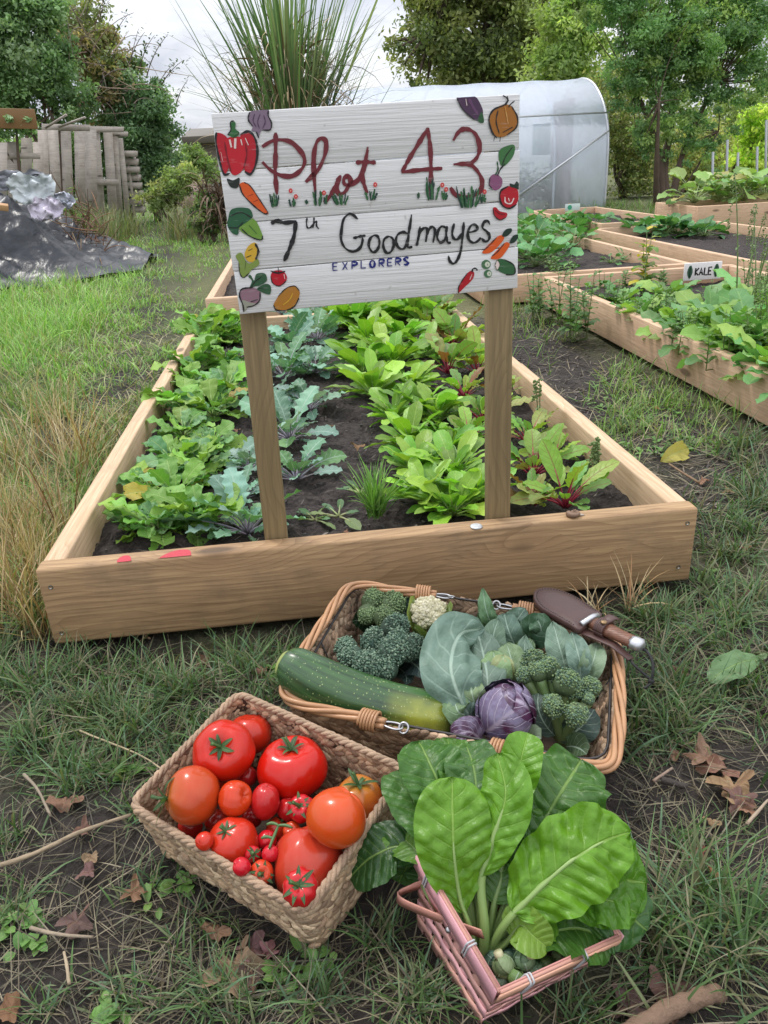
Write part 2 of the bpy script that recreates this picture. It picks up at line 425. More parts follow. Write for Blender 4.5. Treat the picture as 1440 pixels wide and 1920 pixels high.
def lines(a, b, st, lo, hi, gr=1.13):
    m = list(np.arange(a, b, st)); s = st; v = m[-1]
    while v < hi: s *= gr; v += s; m.append(v)
    s = st; v = m[0]; pre = []
    while v > lo: s *= gr; v -= s; pre.append(v)
    return np.array(pre[::-1]+m)
gx, gy = lines(-.5, 2.6, .0125, -260, 260), lines(-1.15, 1.6, .0125, -40, 320)
X, Y = np.meshgrid(gx, gy); x_, y_ = X.ravel(), Y.ravel(); z_ = gh(x_, y_)
nx = len(gx); i = np.arange(len(gy)-1)[:, None]*nx; k = np.arange(nx-1)[None]
F = np.stack([i+k, i+k+1, i+nx+k+1, i+nx+k], -1).reshape(-1, 4)
# worn earth round the beds and the baskets, thatch and turf elsewhere
mud = np.clip(1.25-.55*np.hypot((x_-.75)/1.0, (y_+.9)/.75), 0, 1)
mud = np.maximum(mud, np.clip(1.3-np.abs(x_-1.98)/.36, 0, 1)*(y_ > .2)*(y_ < 3.6))
mud = np.maximum(mud, np.clip(1.15-np.abs(x_+.30+.14*np.maximum(0, y_-3))/.45, 0, 1)*np.clip((y_-1.2)*2, 0, 1)*(y_ < 12)*.62)
mud = np.maximum(mud, np.clip(1.2-np.hypot((x_+1.6)/.8, (y_-14)/4.5), 0, 1)*.7)
mud = np.maximum(mud, .8*np.clip(1.1-np.maximum(0, y_-.02)/.2, 0, 1)*np.clip(2.2-np.abs(x_-.75), 0, 1))
mud = np.clip(mud*1.2+(fbm(x_, y_, 3.1, 4, 21)-.47)*1.5, 0, 1)[:, None]
turf = A(.075, .095, .03)*(.7+.8*fbm(x_, y_, 1.7, 4, 31))[:, None]
straw = A(.20, .165, .095)*(.7+.6*fbm(x_, y_, 5, 3, 33))[:, None]
tm = np.clip((fbm(x_, y_, 1.1, 4, 41)-.38)*4, 0, 1)[:, None]
gc = (turf*(1-tm*.35)+straw*tm*.35)*(1-mud)+A(.034, .0275, .0235)*mud*(.6+.8*fbm(x_, y_, 14, 3, 51))[:, None]
m, T = newmat('earth and turf'); o = T('TexCoord').outputs['Object']; c = attr(T, 'Col')['Color']
f = T.noise(o, 60., 6, .7); n = T.noise(o, 14., 5, .65); v = T('TexVoronoi', {'Vector': T.vmath('ADD', o, T.vmath('MULTIPLY', T('TexNoise', {'Vector': o, 'Scale': 30.}).outputs[1], (.02, .02, .02))), 'Scale': 45.}).outputs['Distance']
cc = T.mix(T.rng(f, .42, .7, 0., .55), c, T.vmath('MULTIPLY', c, (2.1, 2.0, 1.9)))
cc = T.mix(T.rng(n, .3, .5, .6, 0.), cc, T.vmath('MULTIPLY', c, (.4, .4, .4)))
finish(T, princ(T, Base_Color=cc, Roughness=.8, Specular_IOR_Level=.35, Normal=bump(T, T.math('ADD', f, T.math('ADD', n, T.math('MULTIPLY', v, .7))), .02, 1.)))
M['ground'] = m
g = Geo(); g.add(np.stack([x_, y_, z_], -1), F, gc); structure('ground', g, M['ground'])

def soilpatch(x0, y0, w_, l_, z, st, amp):
    nx, ny = max(4, int(w_/st)), max(4, int(l_/st))
    def fn(u, v):
        x = x0+u*w_; y = y0+v*l_
        return np.stack([x, y, z+amp*1.6*(fbm(x, y, 3.5, 3, 61)-.47)+amp*(fbm(x, y, 16, 3, 63)-.47)+amp*.7*(fbm(x, y, 45, 2, 65)-.4)], -1)
    P, F, uv = grid(nx, ny, fn); return P, F
SOILZ = .105
for bi, (x0, y0, w_, l_) in enumerate(BEDS):
    g = Geo(); st = .014 if bi == 0 else .04
    P, F = soilpatch(x0+.03, y0+.03, w_-.06, l_-.0, SOILZ, st, .045); g.add(P, F)
    structure('soil', g, M['soil'])

# ------------------------------------------------------------------ raised beds
def boardobj(name, parent, cen, L, Tk, H, yaw, mat, bev=.005):
    g = Geo(); V, F = boxV(L, Tk, H, bev); addF(g, V, F)
    me = g.mesh(name, np.zeros(3), False); o = bpy.data.objects.new(name, me); col.objects.link(o); me.materials.append(mat)
    o.parent = parent; o.location = Vector(cen)-parent.location; o.rotation_euler = (0, 0, yaw); ORG[o.name] = np.asarray(cen, float); return o
def bed(label, x0, y0, w_, l_, mat, h=.2, t=.053, joint=None, front=None, zb=0.0, skew=0):
    b = thing('raised_bed', label, 'raised bed', (x0, y0, 0)); zc = zb+h/2
    fr = boardobj('board', b, (x0+w_/2, y0+t/2, zc), w_, t, h, 0, front or mat, .007)
    boardobj('board', b, (x0+w_/2, y0+l_+t/2+.001, zc-.002), w_, t, h, 0, mat)
    for xc in (x0+t/2, x0+w_-t/2):
        segs = [(y0+t+.001, y0+l_)] if not joint else [(y0+t+.004, y0+joint-.002), (y0+joint+.002, y0+l_)]
        for si, (a, c) in enumerate(segs):
            boardobj('board', b, (xc+(.006 if si and xc < x0+.5 else 0), (a+c)/2, zc-.003-.004*si), c-a, t-.002, h-.004, math.pi/2, mat)
    return b, fr
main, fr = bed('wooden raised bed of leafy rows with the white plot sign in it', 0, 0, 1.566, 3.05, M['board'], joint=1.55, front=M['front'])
def screw(px, py, parent, y=-.0005):
    p = at(px, py, y=0.0); g = Geo()
    a = np.linspace(0, 6.283, 13)[:-1]
    R_ = A(*[[math.cos(q)*.0055, 0, math.sin(q)*.0055] for q in a])
    g.add(np.vstack([p+R_+[0, -.001, 0], p+R_*.62+[0, -.0016, 0], p+R_*.55+[0, .001, 0], [p+A(0, .001, 0)]]),
          np.array([[k, (k+1) % 12, 12+(k+1) % 12, 12+k] for k in range(12)]+[[12+k, 12+(k+1) % 12, 24+(k+1) % 12, 24+k] for k in range(12)]+[[24+k, 24+(k+1) % 12, 36, 36] for k in range(12)])[:24])
    g.F.append(np.array([[24+k, 24+(k+1) % 12, 36] for k in range(12)]))
    part('screw', g, M['steel'], parent)
for px, py in ((95, 1101), (116, 1187), (1289, 981), (1272, 1063)): screw(px, py, fr)
m, T = newmat('red marker paint'); o = T('TexCoord').outputs['Object']
finish(T, princ(T, Base_Color=T.mix(T.rng(T.noise(o, 200., 4), .35, .7, 0., .5), (.40, .012, .035), (.46, .07, .07)), Roughness=.6)); M['redpaint'] = m
for pts in ([(220, 1050), (231, 1042), (244, 1043), (245, 1056), (234, 1066), (221, 1064)], [(290, 1055), (308, 1040), (335, 1031), (356, 1032), (357, 1047), (345, 1060), (320, 1064), (298, 1062)]):
    P = catmull(np.array([at(px, min(py, 1062), z=.2006) for px, py in pts]), 5, True); P[:, 1] = np.maximum(P[:, 1], .003)
    g = Geo(); n_ = len(P); g.add(np.vstack([P, [P.mean(0)]]), np.array([[k, (k+1) % n_, n_] for k in range(n_)])); part('paint_mark', g, M['redpaint'], fr)
# bottle cap and snail on the front board
p = at(893, 988, z=.2); g = Geo()
P, F, uv = grid(24, 6, lambda u, v: p+np.stack([np.interp(v, [0, .2, .5, .8, 1], [.0145, .0148, .0125, .006, 0])*(1+.03*np.sin(u*6.283*12)*(v < .3))*np.cos(u*6.283), np.interp(v, [0, .2, .5, .8, 1], [.0145, .0148, .0125, .006, 0])*np.sin(u*6.283), .0005+np.interp(v, [0, .2, .5, .8, 1], [0, .002, .0035, .0032, .0034])], -1), True)
g.add(P, F, (.5, .5, .5)); single('metal_disc', g, simple('galvanised zinc', (.55, .57, .58), .5, 200, .001, .5, 120., metal=.6), 'round grey metal disc fixed on the top of the front sleeper', 'metal disc')
p = at(1079, 968, z=.2); sn = thing('snail', 'small brown garden snail sitting on the front sleeper top', 'snail', p); g = Geo()
tt = np.linspace(0, 5.5*np.pi, 70); rr = .0135*np.exp(-tt*.13); addtube(g, p+np.stack([rr*np.cos(tt+2.6)-.003, rr*np.sin(tt+2.6), .006+.0007*tt], -1), rr*.52+.0008, 10, (.17, .10, .06))
part('shell', g, M['col'], sn)
g = Geo(); addtube(g, p+A((-.012, 0, .002), (0, .002, .0035), (.014, .0, .003), (.022, -.001, .002)), [.002, .005, .004, .002], 8, (.42, .36, .30), flat=.6); part('body', g, M['col'], sn)

bed('long bare-sided raised bed on the right with the KALE sign', 2.40, .2, 1.42, 3.70, M['board2'])
bed('raised bed of strawberry plants showing at the right edge of the sign', 2.0, 4.1, 1.62, 2.45, M['board2'])
bed('raised bed with dark soil and a leafy row behind the KALE bed', 4.03, 3.95, 1.5, 3.35, M['board2'])
bed('empty raised bed farthest back, before the polytunnel', 4.35, 7.9, 1.1, 3.05, M['board2'])
bed('raised bed straight behind the front bed, mostly hidden by the plot sign', 0, 3.95, 1.566, 2.95, M['board2'])
sq = bed('long raised planter holding the big squash plants at the far right', 5.75, 8.3, 3.0, 1.2, M['board2'], h=.3)

# ------------------------------------------------------------------ plot sign
def Rxyz(a, b, c):
    Rz = A((math.cos(a), -math.sin(a), 0), (math.sin(a), math.cos(a), 0), (0, 0, 1)); Rx = A((1, 0, 0), (0, math.cos(b), -math.sin(b)), (0, math.sin(b), math.cos(b)))
    Ry = A((math.cos(c), 0, math.sin(c)), (0, 1, 0), (-math.sin(c), 0, math.cos(c))); return Rz@Rx@Ry
SC, SM, SWD, SHT = A(.817, .030, .919), Rxyz(.047, .024, -.018), .591, .368
sign = thing('plot_sign', 'white painted plank sign on two wooden posts reading Plot 43', 'sign', (.817, .08, .1))
def post(pt, pb, wd, dp):
    g = Geo(); V, F = boxV(np.linalg.norm(pt-pb), wd, dp, .003); addF(g, V, F)
    me = g.mesh('post', np.zeros(3), False); o = bpy.data.objects.new('post', me); col.objects.link(o); me.materials.append(M['stake'])
    d = nrm(pt-pb); y = nrm(np.cross(A(0, 1, 0), d)); z = np.cross(d, y); o.parent = sign
    o.matrix_local = Matrix([[d[i], y[i], z[i], ((pt+pb)/2)[i]-sign.location[i]] for i in range(3)]+[[0, 0, 0, 1]])
for (tx, ty), (bx, by) in (((473.5, 592), (517, 1003)), ((940, 560), (937, 966))):
    b = at(bx, by, y=.0575); t = at(tx, ty, y=.0575); d = t-b
    pt, pb = b+d*1.6, b-d*.45
    off = A(0, .024, 0); post(pt+off-A(0, 0, 0), pb+off, .054, .044)
m, T = newmat('white sign paint'); o = T('TexCoord').outputs['Object']
br = T.noise(T.vmath('MULTIPLY', o, (4., 40., 160.)), 1., 5, .6, .8); bl = T.noise(T.vmath('MULTIPLY', o, (2., 2., 7.)), 2., 4)
sp = T.noise(o, 55., 3); c = T.mix(T.rng(br, .4, .75, 0., .15), (.69, .685, .68), (.44, .44, .435)); c = T.mix(T.rng(bl, .45, .75, 0., .2), c, (.45, .445, .45)); c = T.mix(T.rng(sp, .68, .74, 0., .5), c, (.36, .34, .31))
finish(T, princ(T, Base_Color=c, Roughness=.5, Normal=bump(T, br, .0022, 1.))); M['signwhite'] = m
g = Geo()
def SP(u, v, d=0.):                                         # u right, v down, 0..1; d = in front of the face
    return SC+SM@A((u-.5)*SWD, -d, (.5-v)*SHT)
cuts = [0, .268, .523, .768, 1]
for q in range(4):
    v0, v1 = cuts[q], cuts[q+1]; g_ = .0007
    ex = (.000, .0015, -.001, .0005)[q]
    cen = SC+SM@A(ex, .009+(.0006, 0, .0009, .0002)[q], (.5-(v0+v1)/2)*SHT); addbox(g, cen, (SWD, .018, (v1-v0)*SHT-2*g_), SM, .0016)
panel = part('panel', g, M['signwhite'], sign, smooth=False)
src = A((20, 127), (1405, 35), (1392, 915), (140, 1035)); dst = A((0, 0), (1, 0), (1, 1), (0, 1)); rows = []
for (x, y), (u, v) in zip(src, dst): rows += [[x, y, 1, 0, 0, 0, -u*x, -u*y, u], [0, 0, 0, x, y, 1, -v*x, -v*y, v]]
rows = np.array(rows); HM = np.append(np.linalg.solve(rows[:, :8], rows[:, 8]), 1).reshape(3, 3)
def UV(x, y):
    q = HM@A(x, y, 1); return q[0]/q[2], q[1]/q[2]
LAY = [0]
def sgp(pts, d): return np.array([SP(*np.clip(UV(x, y), .0005, .9995), d) for x, y in pts])
def fill(g, pts, c, smooth=True, lay=0):
    pts = np.asarray(pts, float)
    if smooth: pts = catmull(pts, 4, True)
    tr = tessellate_polygon([[Vector((x, y, 0)) for x, y in pts]]); d = .0011+.00035*lay
    P = sgp(pts, d); g.add(P, np.array([list(t) for t in tr]), c)
def stroke(g, pts, wd, c, lay=1, smooth=True, taper=True):
    pts = np.asarray(pts, float)
    if smooth and len(pts) > 2: pts = catmull(pts, 5)
    t = nrm(np.gradient(pts, axis=0)); nn_ = np.stack([-t[:, 1], t[:, 0]], -1); n = len(pts); s = np.linspace(0, 1, n)
    ww = wd*.5*(1+.22*np.sin(s*17+pts[0, 0])+.13*np.sin(s*51+pts[0, 1]))
    if taper: ww = ww*np.minimum(1, .55+np.minimum(s, 1-s)*6)
    L, R_ = pts+nn_*ww[:, None], pts-nn_*ww[:, None]; d = .0011+.00035*lay
    P = np.vstack([sgp(L, d), sgp(R_, d)]); k = np.arange(n-1)
    g.add(P, np.stack([k, k+1, n+k+1, n+k], -1), c)
m, T = newmat('sign brush paint'); o = T('TexCoord').outputs['Object']; c = attr(T, 'Col')['Color']
sk = T.noise(T.vmath('MULTIPLY', o, (35., 35., 220.)), 1., 3, .6)
finish(T, princ(T, Base_Color=T.mix(T.rng(sk, .6, .8, 0., .55), c, T.mix(.5, c, (.65, .62, .6))), Roughness=.4)); M['brush'] = m
MAR, BLK, BLU, GRN = S(108, 32, 42), (.010, .010, .012), S(36, 48, 122), S(35, 82, 45)
def lettering(strokes, wd, c, lay=2):
    g = Geo()
    for li, s in enumerate(strokes): stroke(g, s, wd, c, lay+.3*(li % 4))
    part('lettering', g, M['brush'], panel, False)
lettering([[(308, 213), (307, 300), (305, 400), (312, 490)], [(247, 277), (290, 252), (330, 245), (380, 258), (425, 305), (437, 345), (420, 380), (380, 408), (330, 405), (285, 382), (247, 345)],
           [(440, 435), (470, 408), (500, 375), (528, 310), (533, 255), (512, 238), (490, 260), (478, 320), (478, 400), (484, 490)],
           [(522, 527), (555, 490), (580, 440), (598, 404)], [(597, 408), (579, 455), (590, 488), (615, 480), (634, 450), (642, 428), (630, 408), (612, 420), (615, 444), (640, 446), (680, 420), (705, 360), (720, 277)],
           [(719, 290), (703, 370), (696, 420), (716, 485)], [(665, 347), (710, 344), (756, 347)],
           ], 19, MAR)
lettering([[(990, 190), (945, 265), (905, 330), (873, 388)], [(870, 390), (960, 379), (1054, 372)], [(988, 190), (1000, 280), (1003, 400), (1000, 495)],
           [(1103, 247), (1130, 206), (1165, 195), (1203, 218), (1222, 275), (1210, 322), (1180, 352)], [(1104, 354), (1145, 352), (1180, 355), (1212, 385), (1233, 430), (1220, 478), (1170, 500), (1115, 492), (1090, 458)]], 19, MAR)
lettering([[(284, 622), (310, 610), (345, 618), (398, 612)], [(396, 612), (386, 680), (362, 745), (341, 792)]], 18, BLK)
lettering([[(446, 594), (443, 620), (447, 640), (460, 640), (474, 622)], [(477, 594), (476, 615), (471, 642)], [(474, 624), (488, 612), (488, 632), (498, 646)]], 7, BLK)
lettering([[(673, 602), (652, 583), (633, 579), (610, 602), (600, 650), (598, 695), (616, 732), (650, 748), (682, 732), (694, 700), (692, 680)], [(652, 688), (680, 680), (708, 676)],
           [(746, 673), (728, 690), (722, 722), (738, 750), (758, 742), (770, 712), (764, 682), (746, 673)], [(812, 678), (792, 692), (787, 724), (800, 752), (820, 750), (834, 720), (830, 690), (812, 678)],
           [(898, 668), (876, 660), (852, 672), (844, 702), (856, 730), (880, 734), (896, 700), (903, 668)], [(915, 580), (906, 640), (896, 700), (898, 728), (918, 726)],
           [(953, 634), (946, 680), (937, 722)], [(945, 684), (958, 652), (975, 640), (985, 652), (978, 705)], [(982, 676), (996, 644), (1010, 636), (1020, 655), (1011, 708)],
           [(1070, 640), (1050, 634), (1034, 655), (1030, 686), (1044, 706), (1062, 696), (1072, 668)], [(1074, 632), (1070, 670), (1076, 704), (1092, 708)],
           [(1106, 620), (1097, 665), (1106, 690), (1124, 690), (1140, 664)], [(1150, 614), (1145, 668), (1136, 742), (1120, 786), (1102, 802), (1086, 790), (1080, 766)],
           [(1172, 661), (1195, 656), (1210, 646), (1204, 628), (1184, 628), (1168, 660), (1172, 692), (1192, 708), (1212, 700), (1226, 684)],
           [(1267, 626), (1257, 609), (1240, 616), (1234, 640), (1252, 656), (1265, 674), (1262, 694), (1246, 702), (1229, 688)]], 11.5, BLK)
def blk(x, y, w_, h, ch):
    yy = lambda q: y+q*h
    D = {'E': [[(0, 0), (0, 1)], [(0, 0), (1, -.02)], [(0, .5), (.85, .46)], [(0, 1), (1, .96)]], 'X': [[(0, 0), (1, 1)], [(1, 0), (0, 1)]], 'P': [[(0, 0), (0, 1)], [(0, 0), (.9, .08), (.95, .42), (0, .55)]], 'L': [[(0, 0), (0, 1)], [(0, 1), (1, .95)]],
         'O': [[(.5, 0), (.05, .3), (.1, .8), (.5, 1), (.95, .75), (.95, .25), (.5, 0)]], 'R': [[(0, 0), (0, 1)], [(0, 0), (.9, .05), (.95, .4), (0, .52)], [(.3, .52), (1, 1)]], 'S': [[(1, .1), (.5, -.02), (.1, .22), (.5, .48), (.95, .74), (.5, 1), (0, .9)]]}
    return [[(x+a*w_, yy(b)) for a, b in s] for s in D[ch]]
st = []
for ch, x in zip('EXPLORERS', (560, 604, 646, 687, 727, 768, 806, 842, 879)): st += blk(x, 800-(x-560)*.079, 21, 33, ch)
lettering(st, 9.5, S(28, 38, 115))
ORN = 0
def painting(name, items, label=None):
    g = Geo()
    for q, it in enumerate(items):
        if it[0] == 'f': fill(g, it[1], it[2], True, it[3] if len(it) > 3 else .2*q)
        else: stroke(g, it[1], it[2], it[3], 1.5+.2*q)
    o = part(name, g, M['brush'], panel, False)
    if label: o['label'] = label
RED, DRED, ORA, PUR, LPUR, YEL, LGR, TAN, WHT = S(178, 18, 38), S(120, 10, 25), S(214, 88, 28), S(72, 45, 75), S(128, 108, 128), S(205, 165, 50), S(110, 150, 60), S(170, 115, 40), S(225, 205, 200)
K = BLK
painting('painted_pepper', [('f', [(42, 215), (75, 222), (98, 250), (102, 310), (95, 375), (78, 400), (60, 360), (46, 290), (38, 240)], RED), ('f', [(150, 225), (185, 210), (212, 240), (224, 300), (215, 360), (192, 398), (170, 390), (158, 320)], RED),
    ('f', [(80, 252), (120, 232), (168, 242), (178, 300), (166, 370), (132, 404), (105, 392), (88, 330)], S(190, 22, 40)), ('s', [(44, 212), (40, 245), (50, 310), (64, 370), (78, 402), (102, 396)], 9, K), ('s', [(150, 222), (188, 208), (216, 240), (226, 300), (216, 362), (194, 400), (168, 388)], 10, K),
    ('s', [(80, 255), (92, 330), (108, 390)], 6, DRED), ('s', [(172, 262), (178, 310), (164, 375)], 6, DRED), ('s', [(102, 245), (110, 280)], 13, WHT), ('s', [(128, 240), (126, 285)], 15, WHT), ('s', [(152, 244), (158, 270)], 9, WHT), ('s', [(172, 238), (186, 270)], 6, WHT), ('s', [(62, 300), (70, 340)], 4, WHT),
    ('f', [(92, 222), (106, 200), (106, 172), (116, 160), (130, 172), (128, 196), (147, 214), (135, 232), (116, 236), (104, 228)], S(40, 100, 50)), ('s', [(94, 224), (108, 200), (106, 168), (122, 160)], 5, K), ('s', [(118, 236), (146, 214)], 5, K)])
painting('painted_garlic', [('f', [(192, 122), (232, 114), (278, 112), (276, 136), (289, 165), (284, 200), (250, 201), (238, 214), (232, 237), (222, 212), (200, 205), (206, 186), (187, 160)], LPUR), ('s', [(192, 122), (186, 155), (206, 186)], 6, K), ('s', [(276, 114), (276, 138), (290, 170), (284, 200), (252, 202)], 6, K), ('s', [(222, 210), (232, 238)], 9, K), ('s', [(215, 130), (208, 160), (222, 190)], 4, PUR), ('s', [(240, 130), (228, 165), (236, 195)], 4, PUR), ('s', [(255, 135), (262, 165), (250, 195)], 4, PUR)])
painting('painted_carrot', [('f', [(144, 446), (165, 436), (190, 452), (225, 502), (272, 572), (256, 577), (212, 545), (165, 497), (147, 470)], ORA), ('s', [(144, 448), (160, 492), (212, 546), (256, 578), (272, 572)], 6, K), ('s', [(165, 436), (192, 452), (230, 508), (270, 570)], 4, K), ('s', [(180, 500), (205, 490)], 4, DRED), ('s', [(205, 525), (228, 515)], 4, DRED), ('f', [(88, 420), (115, 428), (144, 416), (142, 450), (128, 464), (102, 456)], S(28, 38, 34))])
painting('painted_broccoli', [('f', [(140, 640), (205, 600), (246, 676), (238, 696), (180, 678)], LGR), ('f', [(92, 602), (104, 562), (140, 550), (188, 556), (202, 590), (180, 614), (142, 640), (136, 672), (110, 666), (88, 632)], S(38, 88, 58)), ('s', [(100, 590), (150, 572), (198, 596)], 5, K), ('s', [(150, 645), (190, 680), (238, 696), (246, 678)], 5, K), ('s', [(95, 640), (135, 640), (160, 615)], 6, S(20, 45, 35)), ('s', [(185, 630), (220, 668)], 4, GRN)])
painting('painted_sweetcorn', [('f', [(164, 762), (180, 726), (206, 708), (222, 720), (226, 762), (206, 794), (178, 792)], YEL), ('f', [(124, 768), (150, 754), (170, 792), (190, 802), (222, 782), (228, 808), (196, 830), (180, 850), (155, 866), (140, 842), (138, 800)], S(125, 145, 70)), ('s', [(212, 712), (226, 745), (214, 785)], 9, K), ('s', [(180, 745), (200, 735)], 5, K), ('s', [(172, 775), (195, 765)], 5, K), ('s', [(138, 800), (142, 845), (158, 866), (184, 846)], 4, K), ('s', [(170, 790), (165, 830)], 4, GRN)])
painting('painted_turnip', [('f', [(142, 930), (162, 914), (200, 911), (233, 930), (232, 965), (210, 990), (176, 1000), (158, 1022), (155, 990), (142, 965)], S(140, 108, 120)), ('f', [(150, 970), (190, 980), (212, 985), (180, 1000), (158, 1020)], S(150, 150, 135)), ('s', [(200, 911), (150, 918), (140, 950), (155, 990), (158, 1022)], 6, K), ('s', [(232, 932), (230, 968), (205, 992), (170, 1000)], 5, K), ('s', [(190, 975), (222, 965)], 6, K), ('f', [(184, 916), (196, 882), (180, 862), (190, 854), (206, 880), (216, 850), (254, 847), (263, 880), (232, 902), (210, 906)], S(48, 86, 58)), ('f', [(218, 916), (258, 894), (280, 906), (276, 942), (240, 932)], S(48, 86, 58)), ('s', [(190, 915), (210, 885), (240, 862)], 4, K), ('s', [(222, 916), (258, 912)], 4, K)])
painting('painted_tomato', [('f', [(280, 862), (292, 838), (330, 834), (353, 860), (345, 890), (318, 903), (290, 890)], RED), ('s', [(280, 860), (290, 892), (320, 904), (350, 880)], 4, K), ('s', [(340, 850), (344, 872)], 5, WHT), ('s', [(280, 836), (312, 845), (346, 838)], 7, K), ('s', [(314, 820), (318, 852)], 6, K)], 'painted tomato beside the potato')
painting('painted_potato', [('f', [(292, 990), (315, 950), (350, 915), (385, 905), (409, 925), (405, 960), (384, 996), (345, 1013), (304, 1010)], TAN), ('s', [(292, 990), (304, 1012), (345, 1015), (385, 997), (407, 958)], 6, K), ('s', [(312, 952), (350, 914), (388, 904), (409, 926)], 4, K), ('s', [(335, 990), (365, 965), (380, 935)], 4, YEL)])
painting('painted_aubergine', [('f', [(1119, 54), (1150, 50), (1200, 47), (1226, 82), (1238, 120), (1226, 156), (1195, 150), (1160, 120), (1138, 92)], PUR), ('s', [(1120, 56), (1140, 98), (1165, 126), (1200, 154)], 5, K), ('s', [(1175, 60), (1195, 100), (1215, 130)], 12, S(98, 62, 98)), ('f', [(1214, 152), (1232, 118), (1242, 162), (1224, 166)], GRN), ('s', [(1160, 60), (1165, 90)], 6, WHT)])
painting('painted_onion', [('f', [(1264, 150), (1280, 112), (1325, 86), (1366, 92), (1391, 140), (1386, 186), (1350, 220), (1310, 232), (1276, 206)], S(160, 100, 30)), ('s', [(1352, 66), (1330, 88), (1285, 108), (1264, 150), (1278, 208), (1300, 235)], 7, K), ('s', [(1366, 92), (1392, 142), (1386, 188), (1345, 222)], 6, K), ('s', [(1305, 110), (1296, 160), (1310, 215)], 5, K), ('s', [(1326, 44), (1348, 60), (1338, 88)], 7, K), ('s', [(1346, 46), (1352, 66)], 5, K), ('s', [(1380, 68), (1362, 82), (1352, 96)], 5, K), ('s', [(1335, 92), (1345, 140)], 10, S(190, 130, 60)), ('s', [(1370, 186), (1325, 210)], 8, K), ('s', [(1290, 228), (1284, 250)], 4, K), ('s', [(1316, 228), (1312, 252)], 4, K), ('s', [(1340, 120), (1350, 170)], 5, S(205, 160, 95))])
painting('painted_beetroot', [('f', [(1310, 292), (1340, 272), (1378, 267), (1376, 310), (1345, 352), (1322, 362), (1308, 330)], S(60, 110, 60)), ('f', [(1268, 412), (1294, 397), (1323, 420), (1318, 456), (1290, 471), (1266, 446)], S(135, 80, 115)), ('s', [(1300, 340), (1304, 375), (1292, 402)], 6, GRN), ('s', [(1335, 350), (1312, 380), (1302, 405)], 6, K), ('s', [(1370, 275), (1340, 315), (1322, 358)], 4, K), ('s', [(1268, 412), (1264, 445), (1276, 462)], 4, K), ('s', [(1262, 462), (1280, 470)], 6, GRN)])
painting('painted_tomato', [('f', [(1314, 500), (1322, 468), (1350, 452), (1388, 462), (1397, 500), (1385, 535), (1352, 551), (1322, 535)], RED), ('s', [(1350, 452), (1318, 472), (1312, 505), (1324, 538), (1355, 552), (1388, 534)], 7, K), ('s', [(1335, 500), (1338, 525), (1362, 530), (1376, 505)], 6, WHT), ('s', [(1350, 505), (1355, 520)], 7, WHT), ('f', [(1360, 455), (1358, 440), (1378, 444), (1388, 430), (1403, 448), (1398, 466), (1378, 460)], S(25, 45, 35))], 'painted tomato at the right edge')
painting('painted_tomato', [('f', [(1281, 552), (1296, 548), (1312, 565), (1345, 574), (1338, 596), (1310, 604), (1286, 582)], RED), ('s', [(1281, 552), (1288, 584), (1312, 604), (1338, 594)], 4, K), ('s', [(1290, 560), (1310, 575), (1335, 580)], 6, DRED)], 'painted half tomato')
for dx, dy in ((0, 0), (38, 28)):
    q = [(1298+dx*.9, 682+dy), (1326+dx*.7, 675+dy*1.2), (1328+dx*.7, 696+dy), (1278+dx, 748+dy), (1240+dx, 757+dy*.9), (1238+dx, 742+dy*.9)]
    painting('painted_carrot', [('f', q, ORA), ('s', q[:1]+[(1262+dx, 722+dy)]+q[5:], 4, K), ('f', [(1322+dx*.9, 678+dy*1.1), (1336+dx*.9, 650+dy), (1362+dx*.8, 642+dy), (1366+dx*.75, 656+dy), (1344+dx*.9, 678+dy)], S(25, 50, 38))])
painting('painted_cucumber', [('f', [(1298, 788), (1330, 782), (1372, 808), (1378, 846), (1340, 850), (1302, 830)], S(50, 95, 58)), ('s', [(1330, 782), (1374, 808), (1378, 848), (1338, 852)], 5, K), ('f', [(1290, 806), (1298, 786), (1310, 800), (1308, 824), (1296, 832)], WHT), ('s', [(1290, 808), (1300, 786), (1312, 806), (1300, 832), (1290, 810)], 3, GRN)])
for cx, cy, r in ((1250, 806, 21), (1258, 848, 18)):
    a = np.linspace(0, 6.283, 9)[:-1]; painting('painted_cucumber_slice', [('f', np.stack([cx+r*np.cos(a), cy+r*np.sin(a)], -1), S(70, 110, 75)), ('f', np.stack([cx+6+r*.55*np.cos(a), cy+r*.6*np.sin(a)], -1), S(205, 210, 190)), ('s', [(cx+5, cy-4), (cx+7, cy+4)], 4, K)])
painting('painted_chilli', [('f', [(1163, 848), (1180, 836), (1196, 842), (1190, 872), (1152, 910), (1124, 936), (1128, 905), (1145, 872)], S(170, 20, 35)), ('s', [(1165, 846), (1142, 878), (1126, 908), (1124, 936)], 4, K), ('s', [(1186, 842), (1190, 826), (1204, 824), (1210, 834)], 6, K), ('s', [(1186, 850), (1176, 875)], 4, WHT)])
r2 = np.random.RandomState(3)
